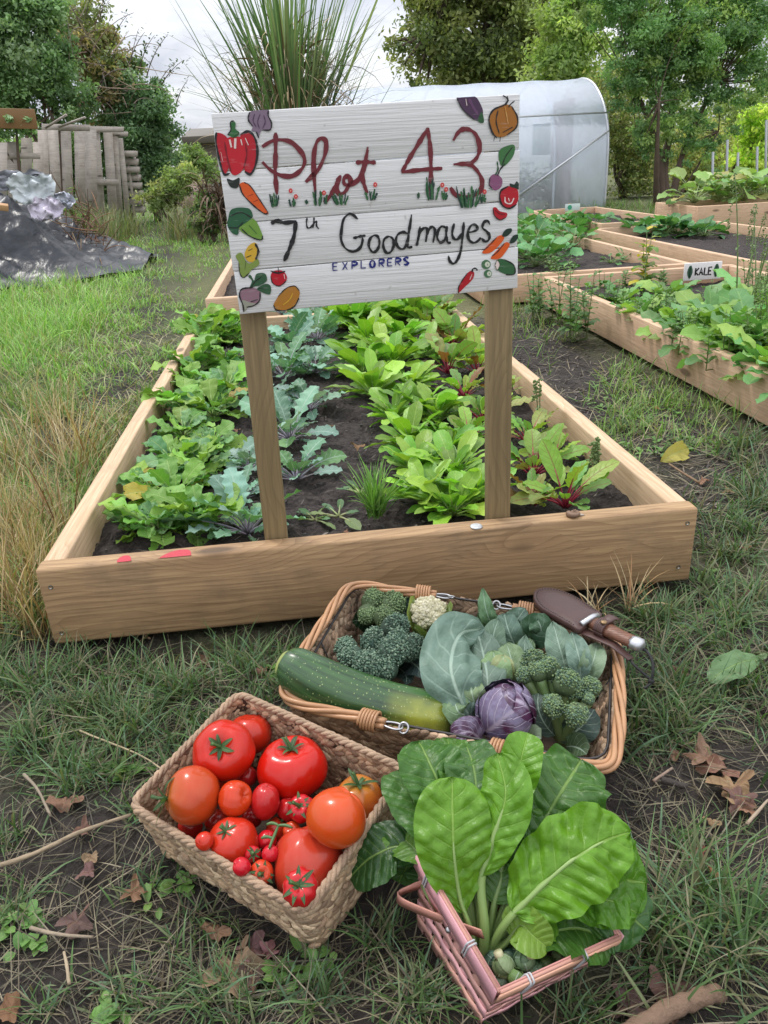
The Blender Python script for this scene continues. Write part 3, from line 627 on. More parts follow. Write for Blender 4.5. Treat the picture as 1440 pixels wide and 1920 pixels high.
for x0, x1, y0, y1, n_ in ((275, 332, 480, 552, 9), (362, 402, 500, 548, 6), (440, 455, 505, 542, 3), (470, 512, 470, 545, 9), (520, 545, 490, 540, 4), (555, 640, 480, 542, 13), (705, 765, 465, 522, 10), (935, 955, 480, 515, 3), (968, 1045, 410, 520, 11), (1045, 1080, 470, 518, 6), (1115, 1225, 450, 555, 20), (1215, 1255, 480, 530, 6)):
    g = Geo()
    for q in range(n_):
        bx = r2.uniform(x0+.2*(x1-x0), x1-.2*(x1-x0)); tx = bx+(bx-(x0+x1)/2)*r2.uniform(.4, 1.)+r2.uniform(-6, 6); by = y1-r2.rand()*10-(bx-x0)*.05; ty = y0+r2.rand()*(y1-y0)*.5
        stroke(g, [(bx, by), ((bx+tx)/2+r2.uniform(-3, 3), (by+ty)/2), (tx, ty)], r2.uniform(5, 9), (S(32, 84, 48), S(52, 100, 58), S(28, 58, 50))[q % 3], 4+.2*(q % 5))
    part('painted_grass', g, M['brush'], panel, False)
for x, y in ((373, 474), (396, 500), (522, 483), (752, 446), (1053, 447), (1070, 467), (1243, 477)):
    g = Geo(); a = np.linspace(0, 6.283, 7)[:-1]; fill(g, np.stack([x+9*np.cos(a), y+11*np.sin(a)], -1), S(200, 55, 60), True, 6); fill(g, np.stack([x+3*np.cos(a), y+4*np.sin(a)], -1), S(230, 170, 150), True, 7); part('painted_flower', g, M['brush'], panel, False)

def smallsign(px0, py0, px1, py1, y, label, col_, draw):
    a, b = at(px0, py0, y=y), at(px1, py1, y=y); c = (a+b)/2; wd = abs(b[0]-a[0]); ht = abs(a[2]-b[2])
    s = thing('bed_sign', label, 'sign', (c[0], c[1], 0)); g = Geo(); addbox(g, c, (wd, .012, ht), Rxyz(0, 0, .0), .002, col_); pn = part('panel', g, M['col'], s, False)
    g = Geo(); addbox(g, A(c[0]-wd*.2, c[1]+.02, c[2]/2+.04), (.03, .022, c[2]+.04), None, .002, (.3, .2, .1)); part('stake', g, M['col'], s, False)
    draw(lambda u, v: A(c[0]+(u-.5)*wd, y-.0075, c[2]+(.5-v)*ht), wd, pn)
def ribbon(g, P, w_, c):
    P = np.asarray(P, float); t = nrm(np.gradient(P, axis=0)); s = np.stack([-t[:, 2], 0*t[:, 0], t[:, 0]], -1)*w_/2; n = len(P); k = np.arange(n-1); g.add(np.vstack([P+s, P-s]), np.stack([k, k+1, n+k+1, n+k], -1), c)
def kale(Pt, wd, pn):
    g = Geo()
    L = {'K': [[(0, 0), (0, 1)], [(1, 0), (0, .55), (1, 1)]], 'A': [[(0, 1), (.5, 0), (1, 1)], [(.2, .65), (.8, .65)]], 'L': [[(0, 0), (0, 1), (1, 1)]], 'E': [[(1, 0), (0, 0), (0, 1), (1, 1)], [(0, .5), (.8, .5)]]}
    for ch, x in zip('KALE', (.30, .41, .54, .65)):
        g = Geo()
        for s in L[ch]: ribbon(g, [Pt(x+q*.085, .3+r*.42) for q, r in s], .011, BLK)
        part('letter', g, M['col'], pn, False)
    for cx in (.15, .86):
        g = Geo(); a = np.linspace(0, 6.283, 11)[:-1]; P = np.array([Pt(cx+.075*math.cos(q)*(1+.25*math.sin(5*q)), .5+.36*math.sin(q)*(1+.2*math.cos(4*q))) for q in a]); g.add(np.vstack([P, [Pt(cx, .5)]]), np.array([[k, (k+1) % 10, 10] for k in range(10)]), S(45, 85, 62))
        ribbon(g, [Pt(cx, .25), Pt(cx, .9)], .006, S(110, 150, 110))
        part('painted_leaf', g, M['col'], pn, False)
smallsign(1284, 494, 1350, 522, 3.78, 'small white KALE sign with painted leaves on the right bed', (.78, .76, .74), kale)
def grn(Pt, wd, pn):
    g = Geo(); a = np.linspace(0, 6.283, 9)[:-1]; P = np.array([Pt(.3+.16*math.cos(q), .5+.38*math.sin(q)) for q in a]); g.add(np.vstack([P, [Pt(.3, .5)]]), np.array([[k, (k+1) % 8, 8] for k in range(8)]), S(60, 160, 120)); part('painted_leaf', g, M['col'], pn, False)
smallsign(1060, 383, 1087, 394, 10.8, 'tiny pale green sign at the back of the empty far bed', (.6, .72, .66), grn)

# ------------------------------------------------------------------ baskets
def boxfit(q, taper):
    cx, cy, cz, a, b, c, w_, l_, h = q; Mx = Rxyz(a, b, c)
    top = A((-w_/2, -l_/2, 0), (-w_/2, l_/2, 0), (w_/2, l_/2, 0), (w_/2, -l_/2, 0)); bot = top*taper+[0, 0, -h]
    P = (Mx@np.vstack([top, bot]).T).T+[cx, cy, cz]; P[4:, 2] = np.clip(P[4:, 2], -.012, .0)-.004; return P
def rounded(C, r, n=5):
    C = np.asarray(C, float); out = []; m_ = len(C)
    for i in range(m_):
        a, b, c = C[i-1], C[i], C[(i+1) % m_]; out.append(bez(b+nrm(a-b)*r, b, b+nrm(c-b)*r, n))
    return np.vstack(out)
def resample(P, n, closed=True):
    Q = np.vstack([P, P[:1]]) if closed else np.asarray(P); L = np.concatenate([[0], np.cumsum(np.linalg.norm(np.diff(Q, axis=0), axis=1))])
    t = np.linspace(0, L[-1], n, endpoint=not closed); return np.stack([np.interp(t, L, Q[:, i]) for i in range(3)], -1), L[-1]
def plait(g, top, bot, rows, ds, cols, fat=1.0, wob=.0):
    """walls of plaited rush: every row a braid of fat strands set as chevrons"""
    Vi, Fi = ico(1); _, L = resample(top, 10); n = int(L/ds); Tp, _ = resample(top, n); Bp, _ = resample(bot, n); cen = Bp.mean(0)
    for r in range(rows):
        rh = np.linalg.norm((Tp-Bp).mean(0)-0)*0+np.linalg.norm(Tp-Bp, axis=1).mean()/rows
        for half in (0, 1):
            f = (r+.28+.44*half)/rows; sg = 1 if half else -1
            P = Tp*(1-f)+Bp*f; al = nrm(np.roll(P, -1, 0)-np.roll(P, 1, 0)); dn = nrm(Bp-Tp)
            on = nrm(np.cross(al, dn)); on = on*np.sign(((P-cen)*on).sum(1))[:, None]
            d = nrm(al+sg*.72*dn*(1 if r % 2 else -1)+.12*rs.randn(n, 3)); u = nrm(np.cross(d, on)); w_ = np.cross(u, d)
            lx = ds*1.02*(1+.25*rs.rand(n)); ly = rh*.25*fat*(1+.4*rs.rand(n)-.2)
            cc = np.asarray(cols)[rs.randint(len(cols), size=n)]*(1+.7*(rs.rand(n, 1)-.5))
            off = on*(.0015*rs.randn(n, 1)+wob)
            V = P[:, None]+off[:, None]+Vi[None, :, 0:1]*lx[:, None, None]*d[:, None]+Vi[None, :, 1:2]*ly[:, None, None]*u[:, None]+Vi[None, :, 2:3]*(ly*.75)[:, None, None]*w_[:, None]
            F = (Fi[None]+np.arange(n)[:, None, None]*len(Vi)).reshape(-1, 3); g.add(V.reshape(-1, 3), F, np.repeat(cc, len(Vi), 0))
def walls(g, top, bot, c, n=60):  # thin backing and floor sheet; its dark tone stands in for shade
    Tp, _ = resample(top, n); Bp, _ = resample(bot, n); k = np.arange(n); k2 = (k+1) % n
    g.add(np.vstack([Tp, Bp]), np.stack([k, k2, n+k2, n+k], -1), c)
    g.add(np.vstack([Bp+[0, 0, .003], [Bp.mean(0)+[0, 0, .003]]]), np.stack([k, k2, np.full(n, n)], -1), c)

TB = boxfit((.5316, -.6862, .1294, .8689, .0263, -.19, .2531, .3494, .1076), .93)
tb = thing('tomato_basket', 'square plaited rush basket heaped with red tomatoes', 'basket', (.53, -.68, 0))
g = Geo(); top, bot = rounded(TB[:4], .02), rounded(TB[4:], .02)
cn = top.mean(0); walls(g, top*.992+cn*.008, bot*.99+bot.mean(0)*.01, (.06, .035, .02)); plait(g, top, bot, 8, .0100, [(.52, .37, .23), (.44, .30, .18), (.60, .45, .29), (.36, .24, .15)], 1.3)  # shadow brown backing: shade between the strands put into its colour
part('woven_wall', g, M['seagrass'], tb)
g = Geo(); P, L = resample(rounded(TB[:4]+[0, 0, .004], .024, 7), 220); T_ = nrm(np.roll(P, -1, 0)-np.roll(P, 1, 0)); on = nrm(np.cross(T_, A(0, 0, 1))); up = np.cross(on, T_)
for s in range(3):
    ph = np.linspace(0, 2*np.pi*30, 220, endpoint=False)+s*2.094
    addtube(g, P+on*(.0034*np.cos(ph))[:, None]+up*(.0034*np.sin(ph))[:, None], .0037+.0005*np.sin(ph*1.7), 7, A(.40, .275, .18)*(.9+.1*s), closed=True)
part('rim', g, M['seagrass'], tb)

WB = boxfit((.8956, -.3933, .1163, -.3986, .0368, .044, .5743, .4197, .1102), .84)
wb = thing('wicker_basket', 'large wicker tray basket holding courgette, broccoli and cabbages', 'basket', (.896, -.393, 0))
g = Geo(); top, bot = rounded(WB[:4], .05), rounded(WB[4:], .045)
walls(g, top*.993+top.mean(0)*.007, bot*.985+bot.mean(0)*.015, (.10, .065, .04)); plait(g, top, bot, 5, .016, [(.42, .28, .18), (.34, .22, .14), (.5, .36, .24), (.25, .16, .10)], 1.25)  # dark backing again carries the shade of the weave gaps in colour
part('woven_wall', g, M['seagrass'], wb)
g = Geo(); P, _ = resample(rounded(WB[:4]*.975+WB[:4].mean(0)*.025+[0, 0, .004], .05, 7), 120); addtube(g, P, .0026, 6, closed=True)
for f in (.12, .3, .47, .62, .8, .93):
    Q, _ = resample(bot, 120); addtube(g, [P[int(f*120)], Q[int(f*120)]+[0, 0, .01]], .0016, 5)
part('rim_wire', g, M['darkwire'], wb)
def handle(pts, label=None):
    path = catmull(np.array(pts), 14); path, L = resample(path, 130, False); T_ = nrm(np.gradient(path, axis=0)); on = nrm(np.cross(T_, A(0, 0, 1))); up = np.cross(on, T_); g = Geo()
    for s in range(4):
        ph = np.linspace(0, 2*np.pi*2.6, 130)+s*1.571; rad = .0072
        addtube(g, path+on*(rad*np.cos(ph))[:, None]+up*(rad*.8*np.sin(ph))[:, None], .0045*(1+.1*np.sin(np.linspace(0, 20, 130)+s)), 9)
    h = part('handle', g, M['rattan'], wb)
    for e, d in ((0, 1), (-1, -1)):
        i0 = 2 if e == 0 else 127; g = Geo(); a = np.linspace(0, 2*np.pi*5.5, 90); c0 = path[i0]; t = T_[i0]*d
        addtube(g, c0+t*(np.linspace(.002, .032, 90))[:, None]+.0175*(np.cos(a)[:, None]*on[i0]+np.sin(a)[:, None]*up[i0]*.9), .0027, 6); part('wrap', g, M['rattan'], h)
        g = Geo(); o = -t; s = np.linspace(0, 2*np.pi, 40)
        lp = c0+o*(.022-.021*np.cos(s))[:, None]+on[i0]*(.0066*np.sin(s)*(1.1-.5*np.cos(s)))[:, None]; addtube(g, lp, .0021, 7, closed=True)
        addtube(g, c0+o*.045+o*(.008*np.cos(s))[:, None]+(nrm(up[i0]+on[i0])*.009)[None]*np.sin(s)[:, None], .0021, 7, closed=True); part('hook', g, M['steel'], h)
R1 = [at(px, py, z=zz) for px, py, zz in ((722, 1357, .128), (640, 1338, .132), (565, 1322, .136), (535, 1296, .14), (560, 1235, .146), (610, 1160, .15), (648, 1106, .155), (682, 1097, .157), (740, 1106, .153), (818, 1116, .148))]
R2 = [at(px, py, z=zz) for px, py, zz in ((905, 1400, .105), (1000, 1420, .104), (1090, 1435, .104), (1140, 1436, .104), (1157, 1400, .108), (1162, 1330, .114), (1160, 1260, .12), (1150, 1200, .128), (1120, 1172, .13), (1050, 1156, .136), (960, 1140, .142))]
handle(R1); handle(R2)

PB = boxfit((.869, -.8993, .0939, .3624, .1805, .2123, .2038, .1943, .1017), .85)
PB[3] = at(1163, 1757, z=.085); PB[2] = PB[1]+PB[3]-PB[0]; PB[7] = at(1095, 1816, z=.0); PB[6] = PB[5]+PB[7]-PB[4]
pb = thing('pink_punnet', 'small pink woven chip basket overflowing with chard leaves', 'basket', (.87, -.9, 0))
PK = [(.62, .30, .29), (.58, .31, .27), (.66, .35, .36), (.54, .29, .23)]
def strip(g, a, b, wd, th, nrmv, c, n=2, wav=None):
    """flat strip between two points"""
    a, b = np.asarray(a), np.asarray(b); t = nrm(b-a); s = nrm(np.cross(t, nrmv)); k = np.linspace(0, 1, n); P = a+(b-a)*k[:, None]
    if wav is not None: P = P+np.asarray(nrmv)*wav[:, None]
    V = np.vstack([P+s*wd/2+nrmv*th/2, P-s*wd/2+nrmv*th/2, P-s*wd/2-nrmv*th/2, P+s*wd/2-nrmv*th/2]); i = np.arange(n-1); F = []
    for q in range(4): r = (q+1) % 4; F.append(np.stack([q*n+i, q*n+i+1, r*n+i+1, r*n+i], -1))
    F.append(np.array([[0, n, 2*n, 3*n], [n-1, 4*n-1, 3*n-1, 2*n-1]])); g.add(V, np.vstack(F), c)
g = Geo(); rim = Geo(); cenT = PB[:4].mean(0)
for s in range(4):
    a, b, a2, b2 = PB[s], PB[(s+1) % 4], PB[4+s], PB[4+(s+1) % 4]; on = nrm(np.cross(b-a, a2-a)); on = on*np.sign(on@((a+b)/2-cenT)); L = np.linalg.norm(b-a); nv = int(L/.024)
    for q in range(nv):
        f = (q+.5)/nv; n = 13; wv = .0008*np.sin(np.linspace(0, 3.5*2*np.pi/2, n)+np.pi*(q % 2)); strip(g, a+(b-a)*f-on*.001, a2+(b2-a2)*f-on*.001, .0160, .0012, on, PK[(q*3+s) % 4], n, wv)
    for r in range(4):
        f = .30+.19*r; n = nv*4+1; wv = .0008*np.sin(np.linspace(0, nv*np.pi, n)+np.pi*(r % 2)); strip(g, a+(a2-a)*f, b+(b2-b)*f, .0150, .0012, on, A(*PK[(r+s) % 4])*(.85+.1*r), n, wv)
    d = nrm(a2-a)*.011; strip(rim, a+d+on*.004, b+d+on*.004, .025, .0022, on, (.66, .34, .37) if s % 2 == 0 else (.62, .34, .23)); strip(rim, a+d-on*.003, b+d-on*.003, .025, .0022, on, (.5, .23, .2)); strip(rim, a+on*.0005, b+on*.0005, .004, .0045, nrm(a-a2), (.52, .26, .2))
walls(g, PB[:4]*.6+PB[4:]*.4, PB[4:], (.10, .045, .04), 8)
g.F = g.F[:-2]+g.F[-1:]                                     # keep the floor, not the backing sheet
part('woven_strips', g, M['pinkwood'], pb, False); rimo = part('rim', rim, M['pinkwood'], pb, False)
M['tie'] = simple('grey tie', (.42, .42, .43), .5)
for s, f in ((0, .32), (0, .84), (3, .33), (3, .77), (1, .3), (1, .7), (2, .5)):
    a, b, a2 = PB[s], PB[(s+1) % 4], PB[4+s]; p = a+(b-a)*f; on = nrm(np.cross(b-a, a2-a)); on = on*np.sign(on@((a+b)/2-cenT)); dn = nrm(a2-a); t = nrm(b-a); g = Geo()
    for o in (-.0022, .0022): addtube(g, rounded(np.array([p+on*.0065-dn*.0035, p+on*.0065+dn*.026, p-on*.0055+dn*.026, p-on*.0055-dn*.0035])+t*o, .003, 3), .0014, 5, closed=True)
    part('tie', g, M['tie'], rimo)
hp = catmull(np.array([at(905, 1752, z=.085), at(850, 1732, z=.08), at(790, 1708, z=.075), at(752, 1690, z=.072), at(748, 1676, z=.072), at(775, 1664, z=.078), at(800, 1655, z=.09)]), 8)
g = Geo(); T_ = nrm(np.gradient(hp, axis=0)); up = nrm(A(.1, -.35, 1.0)); n = len(hp); up_ = nrm(up-T_*(T_@up)[:, None]); th = np.cross(T_, up_)*.0011
V = np.vstack([hp+up_*.0105+th, hp-up_*.0105+th, hp-up_*.0105-th, hp+up_*.0105-th]); i = np.arange(n-1); g.add(V, np.vstack([np.stack([q*n+i, q*n+i+1, ((q+1) % 4)*n+i+1, ((q+1) % 4)*n+i], -1) for q in range(4)]+[np.array([[0, n, 2*n, 3*n], [n-1, 4*n-1, 3*n-1, 2*n-1]])]), (.50, .235, .18))
hd = part('handle', g, M['pinkwood'], pb, False)
g = Geo(); Vi, Fi = ico(1); p = at(841, 1743, z=.0805); g.add(p+Vi*.0048, Fi); part('rivet', g, M['steel'], hd)

# ------------------------------------------------------------------ tomatoes
def ripe(c, sh=None, shc=(.30, .20, .04)):
    return (c, sh, shc)
TOM = [ # px, py, r px, stem direction (right, toward viewer, up), flatness, ribs, rib depth, colour, calyx, z, label
 (419, 1408, 58, (.05, .62, .8), .86, 6, .025, (.46, .012, .004), 2, .165, 'big glossy red tomato, highest at the left back, stem facing the viewer'),
 (468, 1376, 40, (.1, -.4, .9), .95, 5, .02, (.44, .022, .008), 0, .115, 'smooth red tomato half hidden behind the highest left one'),
 (549, 1440, 66, (.0, -.1, 1), .84, 5, .05, (.47, .008, .003), 2, .150, 'largest bright red tomato in the middle with a lobed top'),
 (361, 1492, 53, (-.85, .35, .25), .98, 5, .02, (.42, .048, .010), 3, .115, 'orange-red tomato at the left wall with its stem to the left'),
 (441, 1497, 33, (.6, .1, .35), .95, 4, .01, (.48, .035, .006), 0, .135, 'small orange-red tomato in the centre of the heap'),
 (497, 1503, 28, (.2, -.3, .9), 1.25, 4, .0, (.40, .012, .012), 0, .105, 'dark red plum tomato beside the small orange one'),
 (630, 1534, 56, (-.35, .3, -.5), .97, 4, .02, (.50, .058, .008), 0, .150, 'orange-red tomato on the right side, biggest of the orange ones'),
 (672, 1497, 46, (.05, -.1, 1), .92, 5, .02, (.46, .095, .014), 3, .115, 'orange tomato with green shoulders in the right corner'),
 (437, 1580, 48, (-.15, .25, .95), .98, 5, .015, (.46, .022, .008), 1, .105, 'red tomato with a small star stem near the front wall'),
 (383, 1577, 17, (-.3, .6, .3), 1., 4, .0, (.46, .022, .008), 0, .125, 'tiny round tomato against the front wall rim'),
 (577, 1622, 66, (.2, -.4, .9), 1.1, 4, .01, (.45, .035, .016), 0, .085, 'big pale red tomato lying in the front corner'),
 (563, 1664, 34, (-.05, .5, .85), .88, 9, .11, (.46, .008, .012), 4, .148, 'ribbed crimson tomato with a green star calyx, nearest the front corner'),
 (566, 1516, 25, (-.15, .45, .8), .95, 8, .09, (.46, .008, .014), 4, .120, 'small ribbed crimson tomato with a star calyx below the largest one'),
 (500, 1576, 19, (.4, .2, .8), 1., 4, .0, (.48, .008, .016), 0, .090, 'cherry tomato under the green truss stalk'),
 (507, 1600, 16, (.1, -.4, .8), 1., 4, .0, (.48, .008, .018), 0, .112, 'shiny cherry tomato in the middle of the cherry cluster'),
 (453, 1625, 17, (-.4, .2, .6), 1.05, 4, .0, (.46, .006, .016), 0, .118, 'cherry tomato nearest the front rim of the basket'),
 (490, 1637, 23, (.25, .6, .6), .95, 5, .02, (.52, .04, .012), 4, .100, 'small tomato with a drooping star calyx between cherries and front rim'),
 (474, 1602, 15, (.3, .5, .7), 1., 4, .0, (.44, .008, .014), 4, .100, 'cherry tomato with a dark star calyx'),
 (547, 1557, 17, (-.2, .4, .7), .9, 6, .06, (.52, .045, .01), 0, .105, 'little orange-red lobed tomato left of the orange one'),
 (519, 1554, 21, (.5, -.2, .7), 1., 5, .02, (.50, .03, .012), 1, .080, 'small red tomato sunk under the truss'),
 (356, 1551, 23, (-.4, -.2, .7), 1., 5, .02, (.36, .014, .010), 0, .070, 'dark red tomato low in the left corner'),
 (463, 1456, 20, (.0, -.4, .9), 1., 5, .02, (.42, .012, .012), 0, .110, 'dark cherry tomato wedged between the two big ones'),
 (541, 1517, 22, (.0, -.4, .9), 1., 5, .02, (.40, .010, .012), 0, .085, 'deep red tomato in the shade under the largest one'),
 (405, 1540, 22, (.0, -.4, .9), 1., 5, .02, (.40, .02, .012), 0, .06, 'dark red tomato deep between the left orange one and the star-stemmed one'),
 (472, 1532, 20, (.0, -.4, .9), 1., 5, .02, (.40, .012, .012), 0, .06, 'dark cherry tomato deep below the small orange one'),
 (590, 1572, 26, (.2, -.4, .9), 1., 5, .02, (.44, .02, .012), 0, .06, 'red tomato wedged under the right orange one'),
 (536, 1590, 22, (.0, -.4, .9), 1., 5, .02, (.42, .02, .012), 0, .055, 'dark red tomato behind the big pale one'),
 (421, 1460, 18, (.0, -.4, .9), 1., 5, .02, (.44, .03, .015), 0, .095, 'small red tomato peeping from under the highest one'),
]
TC = []
for t in TOM:
    p = at(t[0], t[1], z=t[9]); TC.append([p, t[2]*depth(p)/FPX])
# settle along the line of sight until nothing overlaps much, keeping sizes in step
for it in range(120):
    for a in range(len(TOM)):
        for b in range(a+1, len(TOM)):
            d = np.linalg.norm(TC[a][0]-TC[b][0]); ov_ = (TC[a][1]+TC[b][1])*.93-d
            if ov_ > 0:
                for q, s in ((a, 1), (b, -1)):
                    r_ = nrm(TC[q][0]-CAM); da, db = depth(TC[a][0]), depth(TC[b][0]); sg = (1 if (da > db) == (q == a) else -1)
                    TC[q][0] = TC[q][0]+r_*sg*ov_*.2
        p = TC[a][0]
        r_ = nrm(p-CAM)
        if p[2]-TC[a][1]*.85 < .012: TC[a][0] = p-r_*.004
        TC[a][1] = TOM[a][2]*depth(TC[a][0])/FPX
def calyx(g, c, d, r, kind, base):
    t, s, u = frame(d, (.2, .3, .9)); n = {1: 6, 2: 6, 3: 5, 4: 7}[kind]; L = {1: .42, 2: .62, 3: .75, 4: .8}[kind]*r; L = min(L, .03); lift = {1: .12, 2: .45, 3: .35, 4: .1}[kind]
    for q in range(n):
        a = 6.283*q/n+rs.rand()*.5; o = math.cos(a)*s+math.sin(a)*u; LL = L*(.8+.4*rs.rand()); sd = .35*rs.randn()*np.cross(o, t)
        P = bez(c, c+o*LL*.6+t*LL*lift, c+o*LL*(1.0 if kind != 2 else .8)+t*LL*(lift*.5 if kind != 3 else rs.choice([-.3, .5]))+sd*LL*.4)
        V, F, uv = leafP(P, LL*.25, t, LANCE, 3, 7, .25, seed=q); g.add(V, F, vary((.045, .105, .035), .25), uv)
    addtube(g, bez(c-t*.002, c+t*L*.45+s*.002, c+t*L*.7+s*L*.35), [.0032, .0026, .0024, .0024, .0024, .0025, .0028, .0034], 7, vary((.07, .15, .05)))
def tomato(i):
    px, py, rp, sdv, flat, ribs, rd, c, cal, z0, label = TOM[i]; p, r = TC[i]
    fw = -nrm((CF*A(1, 1, 0))); d = nrm(CR*sdv[0]*A(1, 1, .2)+fw*sdv[1]+A(0, 0, sdv[2])); R_ = rot_to(d, i*1.3)
    th = thing('tomato', label, 'tomato', (p[0], p[1], p[2]-r*.8), 'tomatoes in the rush basket')
    def fn(u, v):
        ph = v*np.pi; t = u*2*np.pi; rr = np.sin(ph); z = np.cos(ph)
        rib = 1+rd*(np.abs(np.cos(ribs*.5*t+i))-.55)*np.minimum(1, rr*1.6)
        lump = 1+.10*(fbm(np.cos(t)*1.2+5+i, np.sin(t)*1.2+z+7, 1, 2, i)-.4)*2
        dim = 1-.22*np.exp(-(ph/.42)**2)*(1.4 if flat < .97 else .5)-.05*np.exp(-((np.pi-ph)/.3)**2)
        Q = np.stack([rr*np.cos(t)*rib*lump, rr*np.sin(t)*rib*lump, z*flat*dim*lump], -1)*r
        return p+Q@R_.T
    P, F, uv = grid(40, 26, fn, True); g = Geo(); c = A(*c)
    sh = np.clip(1-uv[:, 1]/.42, 0, 1)[:, None]**1.3; k = .75 if i == 7 else .35 if i == 3 else .10
    shc = A(.22, .19, .03) if i in (3, 7) else c*A(1.05, 2.2, 1.2); g.add(P, F, c*(1-sh*k)+shc*sh*k, uv); part('body', g, M['tomato'], th)
    if cal:
        g = Geo(); dimv = 1-.22*(1.4 if flat < .97 else .5); calyx(g, p+d*r*flat*(dimv+.01), d, r*(1.25 if cal == 4 else 1), cal, p); part('calyx', g, M['weed'], th)
for i in range(len(TOM)): tomato(i)
g = Geo(); q = at(512, 1560, z=.13)
for a, b, c in (((505, 1590), (512, 1572), (522, 1548)), ((512, 1572), (498, 1566), (490, 1572)), ((522, 1548), (535, 1545), (548, 1552)), ((522, 1548), (512, 1540), (500, 1546))):
    addtube(g, bez(*[at(x, y, z=.128) for x, y in (a, b, c)]), [.002, .0021, .0022, .0025, .0026, .0024, .002, .0016], 6, vary((.06, .13, .04)))
single('tomato_truss', g, M['stem'], 'dark green truss stalk lying among the cherry tomatoes', 'stalk')

# ------------------------------------------------------------------ wicker basket contents
def tocam(p): return nrm(CAM-np.asarray(p))
M['courgette'] = None
m, T = newmat('courgette skin'); uv = T('Attribute', attribute_name='uvp').outputs['Vector']; o = T('TexCoord').outputs['Object']; s = T('SeparateXYZ', {0: uv})
vo = T('TexVoronoi', {'Vector': T.vmath('MULTIPLY', uv, (40., 100., 1.)), 'Scale': 1.}); big = T.noise(T.vmath('MULTIPLY', uv, (30., 2.6, 1.)), 1., 4)
dots = T.math('MULTIPLY', T.rng(vo.outputs['Distance'], .10, .24, 1., 0.), T.math('GREATER_THAN', T('SeparateColor', {0: vo.outputs['Color']}).outputs[0], .35))
vo2 = T('TexVoronoi', {'Vector': T.vmath('MULTIPLY', uv, (95., 230., 1.)), 'Scale': 1.}); dots2 = T.rng(vo2.outputs['Distance'], .1, .3, .6, 0.)
c = T.mix(T.rng(big, .35, .65, 0., 1.), (.010, .036, .012), (.042, .11, .028))
yel = attr(T, 'Col')['Color']; ys = T('SeparateColor', {0: yel}).outputs[0]
c = T.mix(T.math('MULTIPLY', ys, T.rng(T.noise(o, 30., 3), .3, .6, .5, 1.)), c, (.30, .32, .035)); c = T.mix(T.math('MULTIPLY', dots2, .35), c, (.1, .2, .05)); c = T.mix(T.math('MULTIPLY', dots, .75), c, (.38, .45, .18))
finish(T, princ(T, Base_Color=c, Roughness=.33, Coat_Weight=.2, Coat_Roughness=.2, Normal=bump(T, T.math('MULTIPLY', dots, .4), .002, .4))); M['courgette'] = m
pth = [(536, 1246, .172, 30), (552, 1254, .168, 42), (590, 1277, .148, 49), (650, 1304, .118, 51), (720, 1326, .095, 50), (790, 1340, .078, 48), (835, 1344, .072, 40), (856, 1345, .07, 22), (860, 1345, .069, 4)]
P = np.array([at(a, b, z=c) for a, b, c, r in pth]); Rr = np.array([r*depth(p)/FPX for p, (a, b, c, r) in zip(P, pth)])
Pc = catmull(P, 8); Rc = np.interp(np.linspace(0, 8, len(Pc)), np.arange(9), Rr); g = Geo(); V, F, uv = tube(Pc, Rc, 40, cap=False); ax = nrm(Pc[-1]-Pc[0])
th_ = uv[:, 0]*6.283; V = V+(V-np.repeat(Pc, 40, 0))*(.02*np.cos(th_*9))[:, None]
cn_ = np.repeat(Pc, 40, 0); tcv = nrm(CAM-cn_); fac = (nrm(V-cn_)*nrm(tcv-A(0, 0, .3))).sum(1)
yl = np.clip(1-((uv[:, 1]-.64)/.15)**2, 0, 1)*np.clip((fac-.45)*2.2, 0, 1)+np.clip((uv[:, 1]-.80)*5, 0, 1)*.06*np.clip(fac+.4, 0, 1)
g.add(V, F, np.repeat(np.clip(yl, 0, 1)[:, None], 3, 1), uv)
cg = single('courgette', g, M['courgette'], 'large speckled green courgette lying across the left end of the wicker basket', 'courgette'); ORG[cg.name] = np.array(cg.location)
g = Geo(); a = np.linspace(0, 6.283, 24)[:-1]; t, s, u = frame(Pc[0]-Pc[2]); c0 = Pc[0]; ring = c0+Rc[0]*1.0*(np.cos(a)[:, None]*s+np.sin(a)[:, None]*u); n = len(a)
g.add(np.vstack([ring-t*.001, ring*.8+c0*.2+t*.007, [c0+t*.0085]]), np.array([[k, (k+1) % n, n+(k+1) % n, n+k] for k in range(n)]), (.28, .33, .10)); g.F.append(np.array([[n+k, n+(k+1) % n, 2*n] for k in range(n)])); part('cut_end', g, M['col'], cg)

def beads(g, c, R, nb, rb, cols, up, flat=.8, sub=0, jit=.15, cover=.15):
    """a floret: a lumpy dome covered with buds"""
    Vi, Fi = ico(sub); k = np.arange(nb)+.5; ph = np.arccos(1-(1-cover)*1.0*k/nb*1.25); th = 2.39996*k*1.0+rs.rand()*6; D = np.stack([np.sin(ph)*np.cos(th), np.sin(ph)*np.sin(th), np.cos(ph)*flat], -1)+jit*rs.randn(nb, 3)*.35
    Q = c+R*(D@rot_to(up).T); rr = rb*(.75+.5*rs.rand(nb)); cc = np.asarray(cols)[rs.randint(len(cols), size=nb)]*(1+.35*(rs.rand(nb, 1)-.5))
    V = Q[:, None]+Vi[None]*rr[:, None, None]; F = (Fi[None]+np.arange(nb)[:, None, None]*len(Vi)).reshape(-1, 3); g.add(V.reshape(-1, 3), F, np.repeat(cc, len(Vi), 0))
M['floret'] = simple('floret buds', (1, 1, 1), .6, 400, .001, .55, 60., usecol=True, spec=.3)
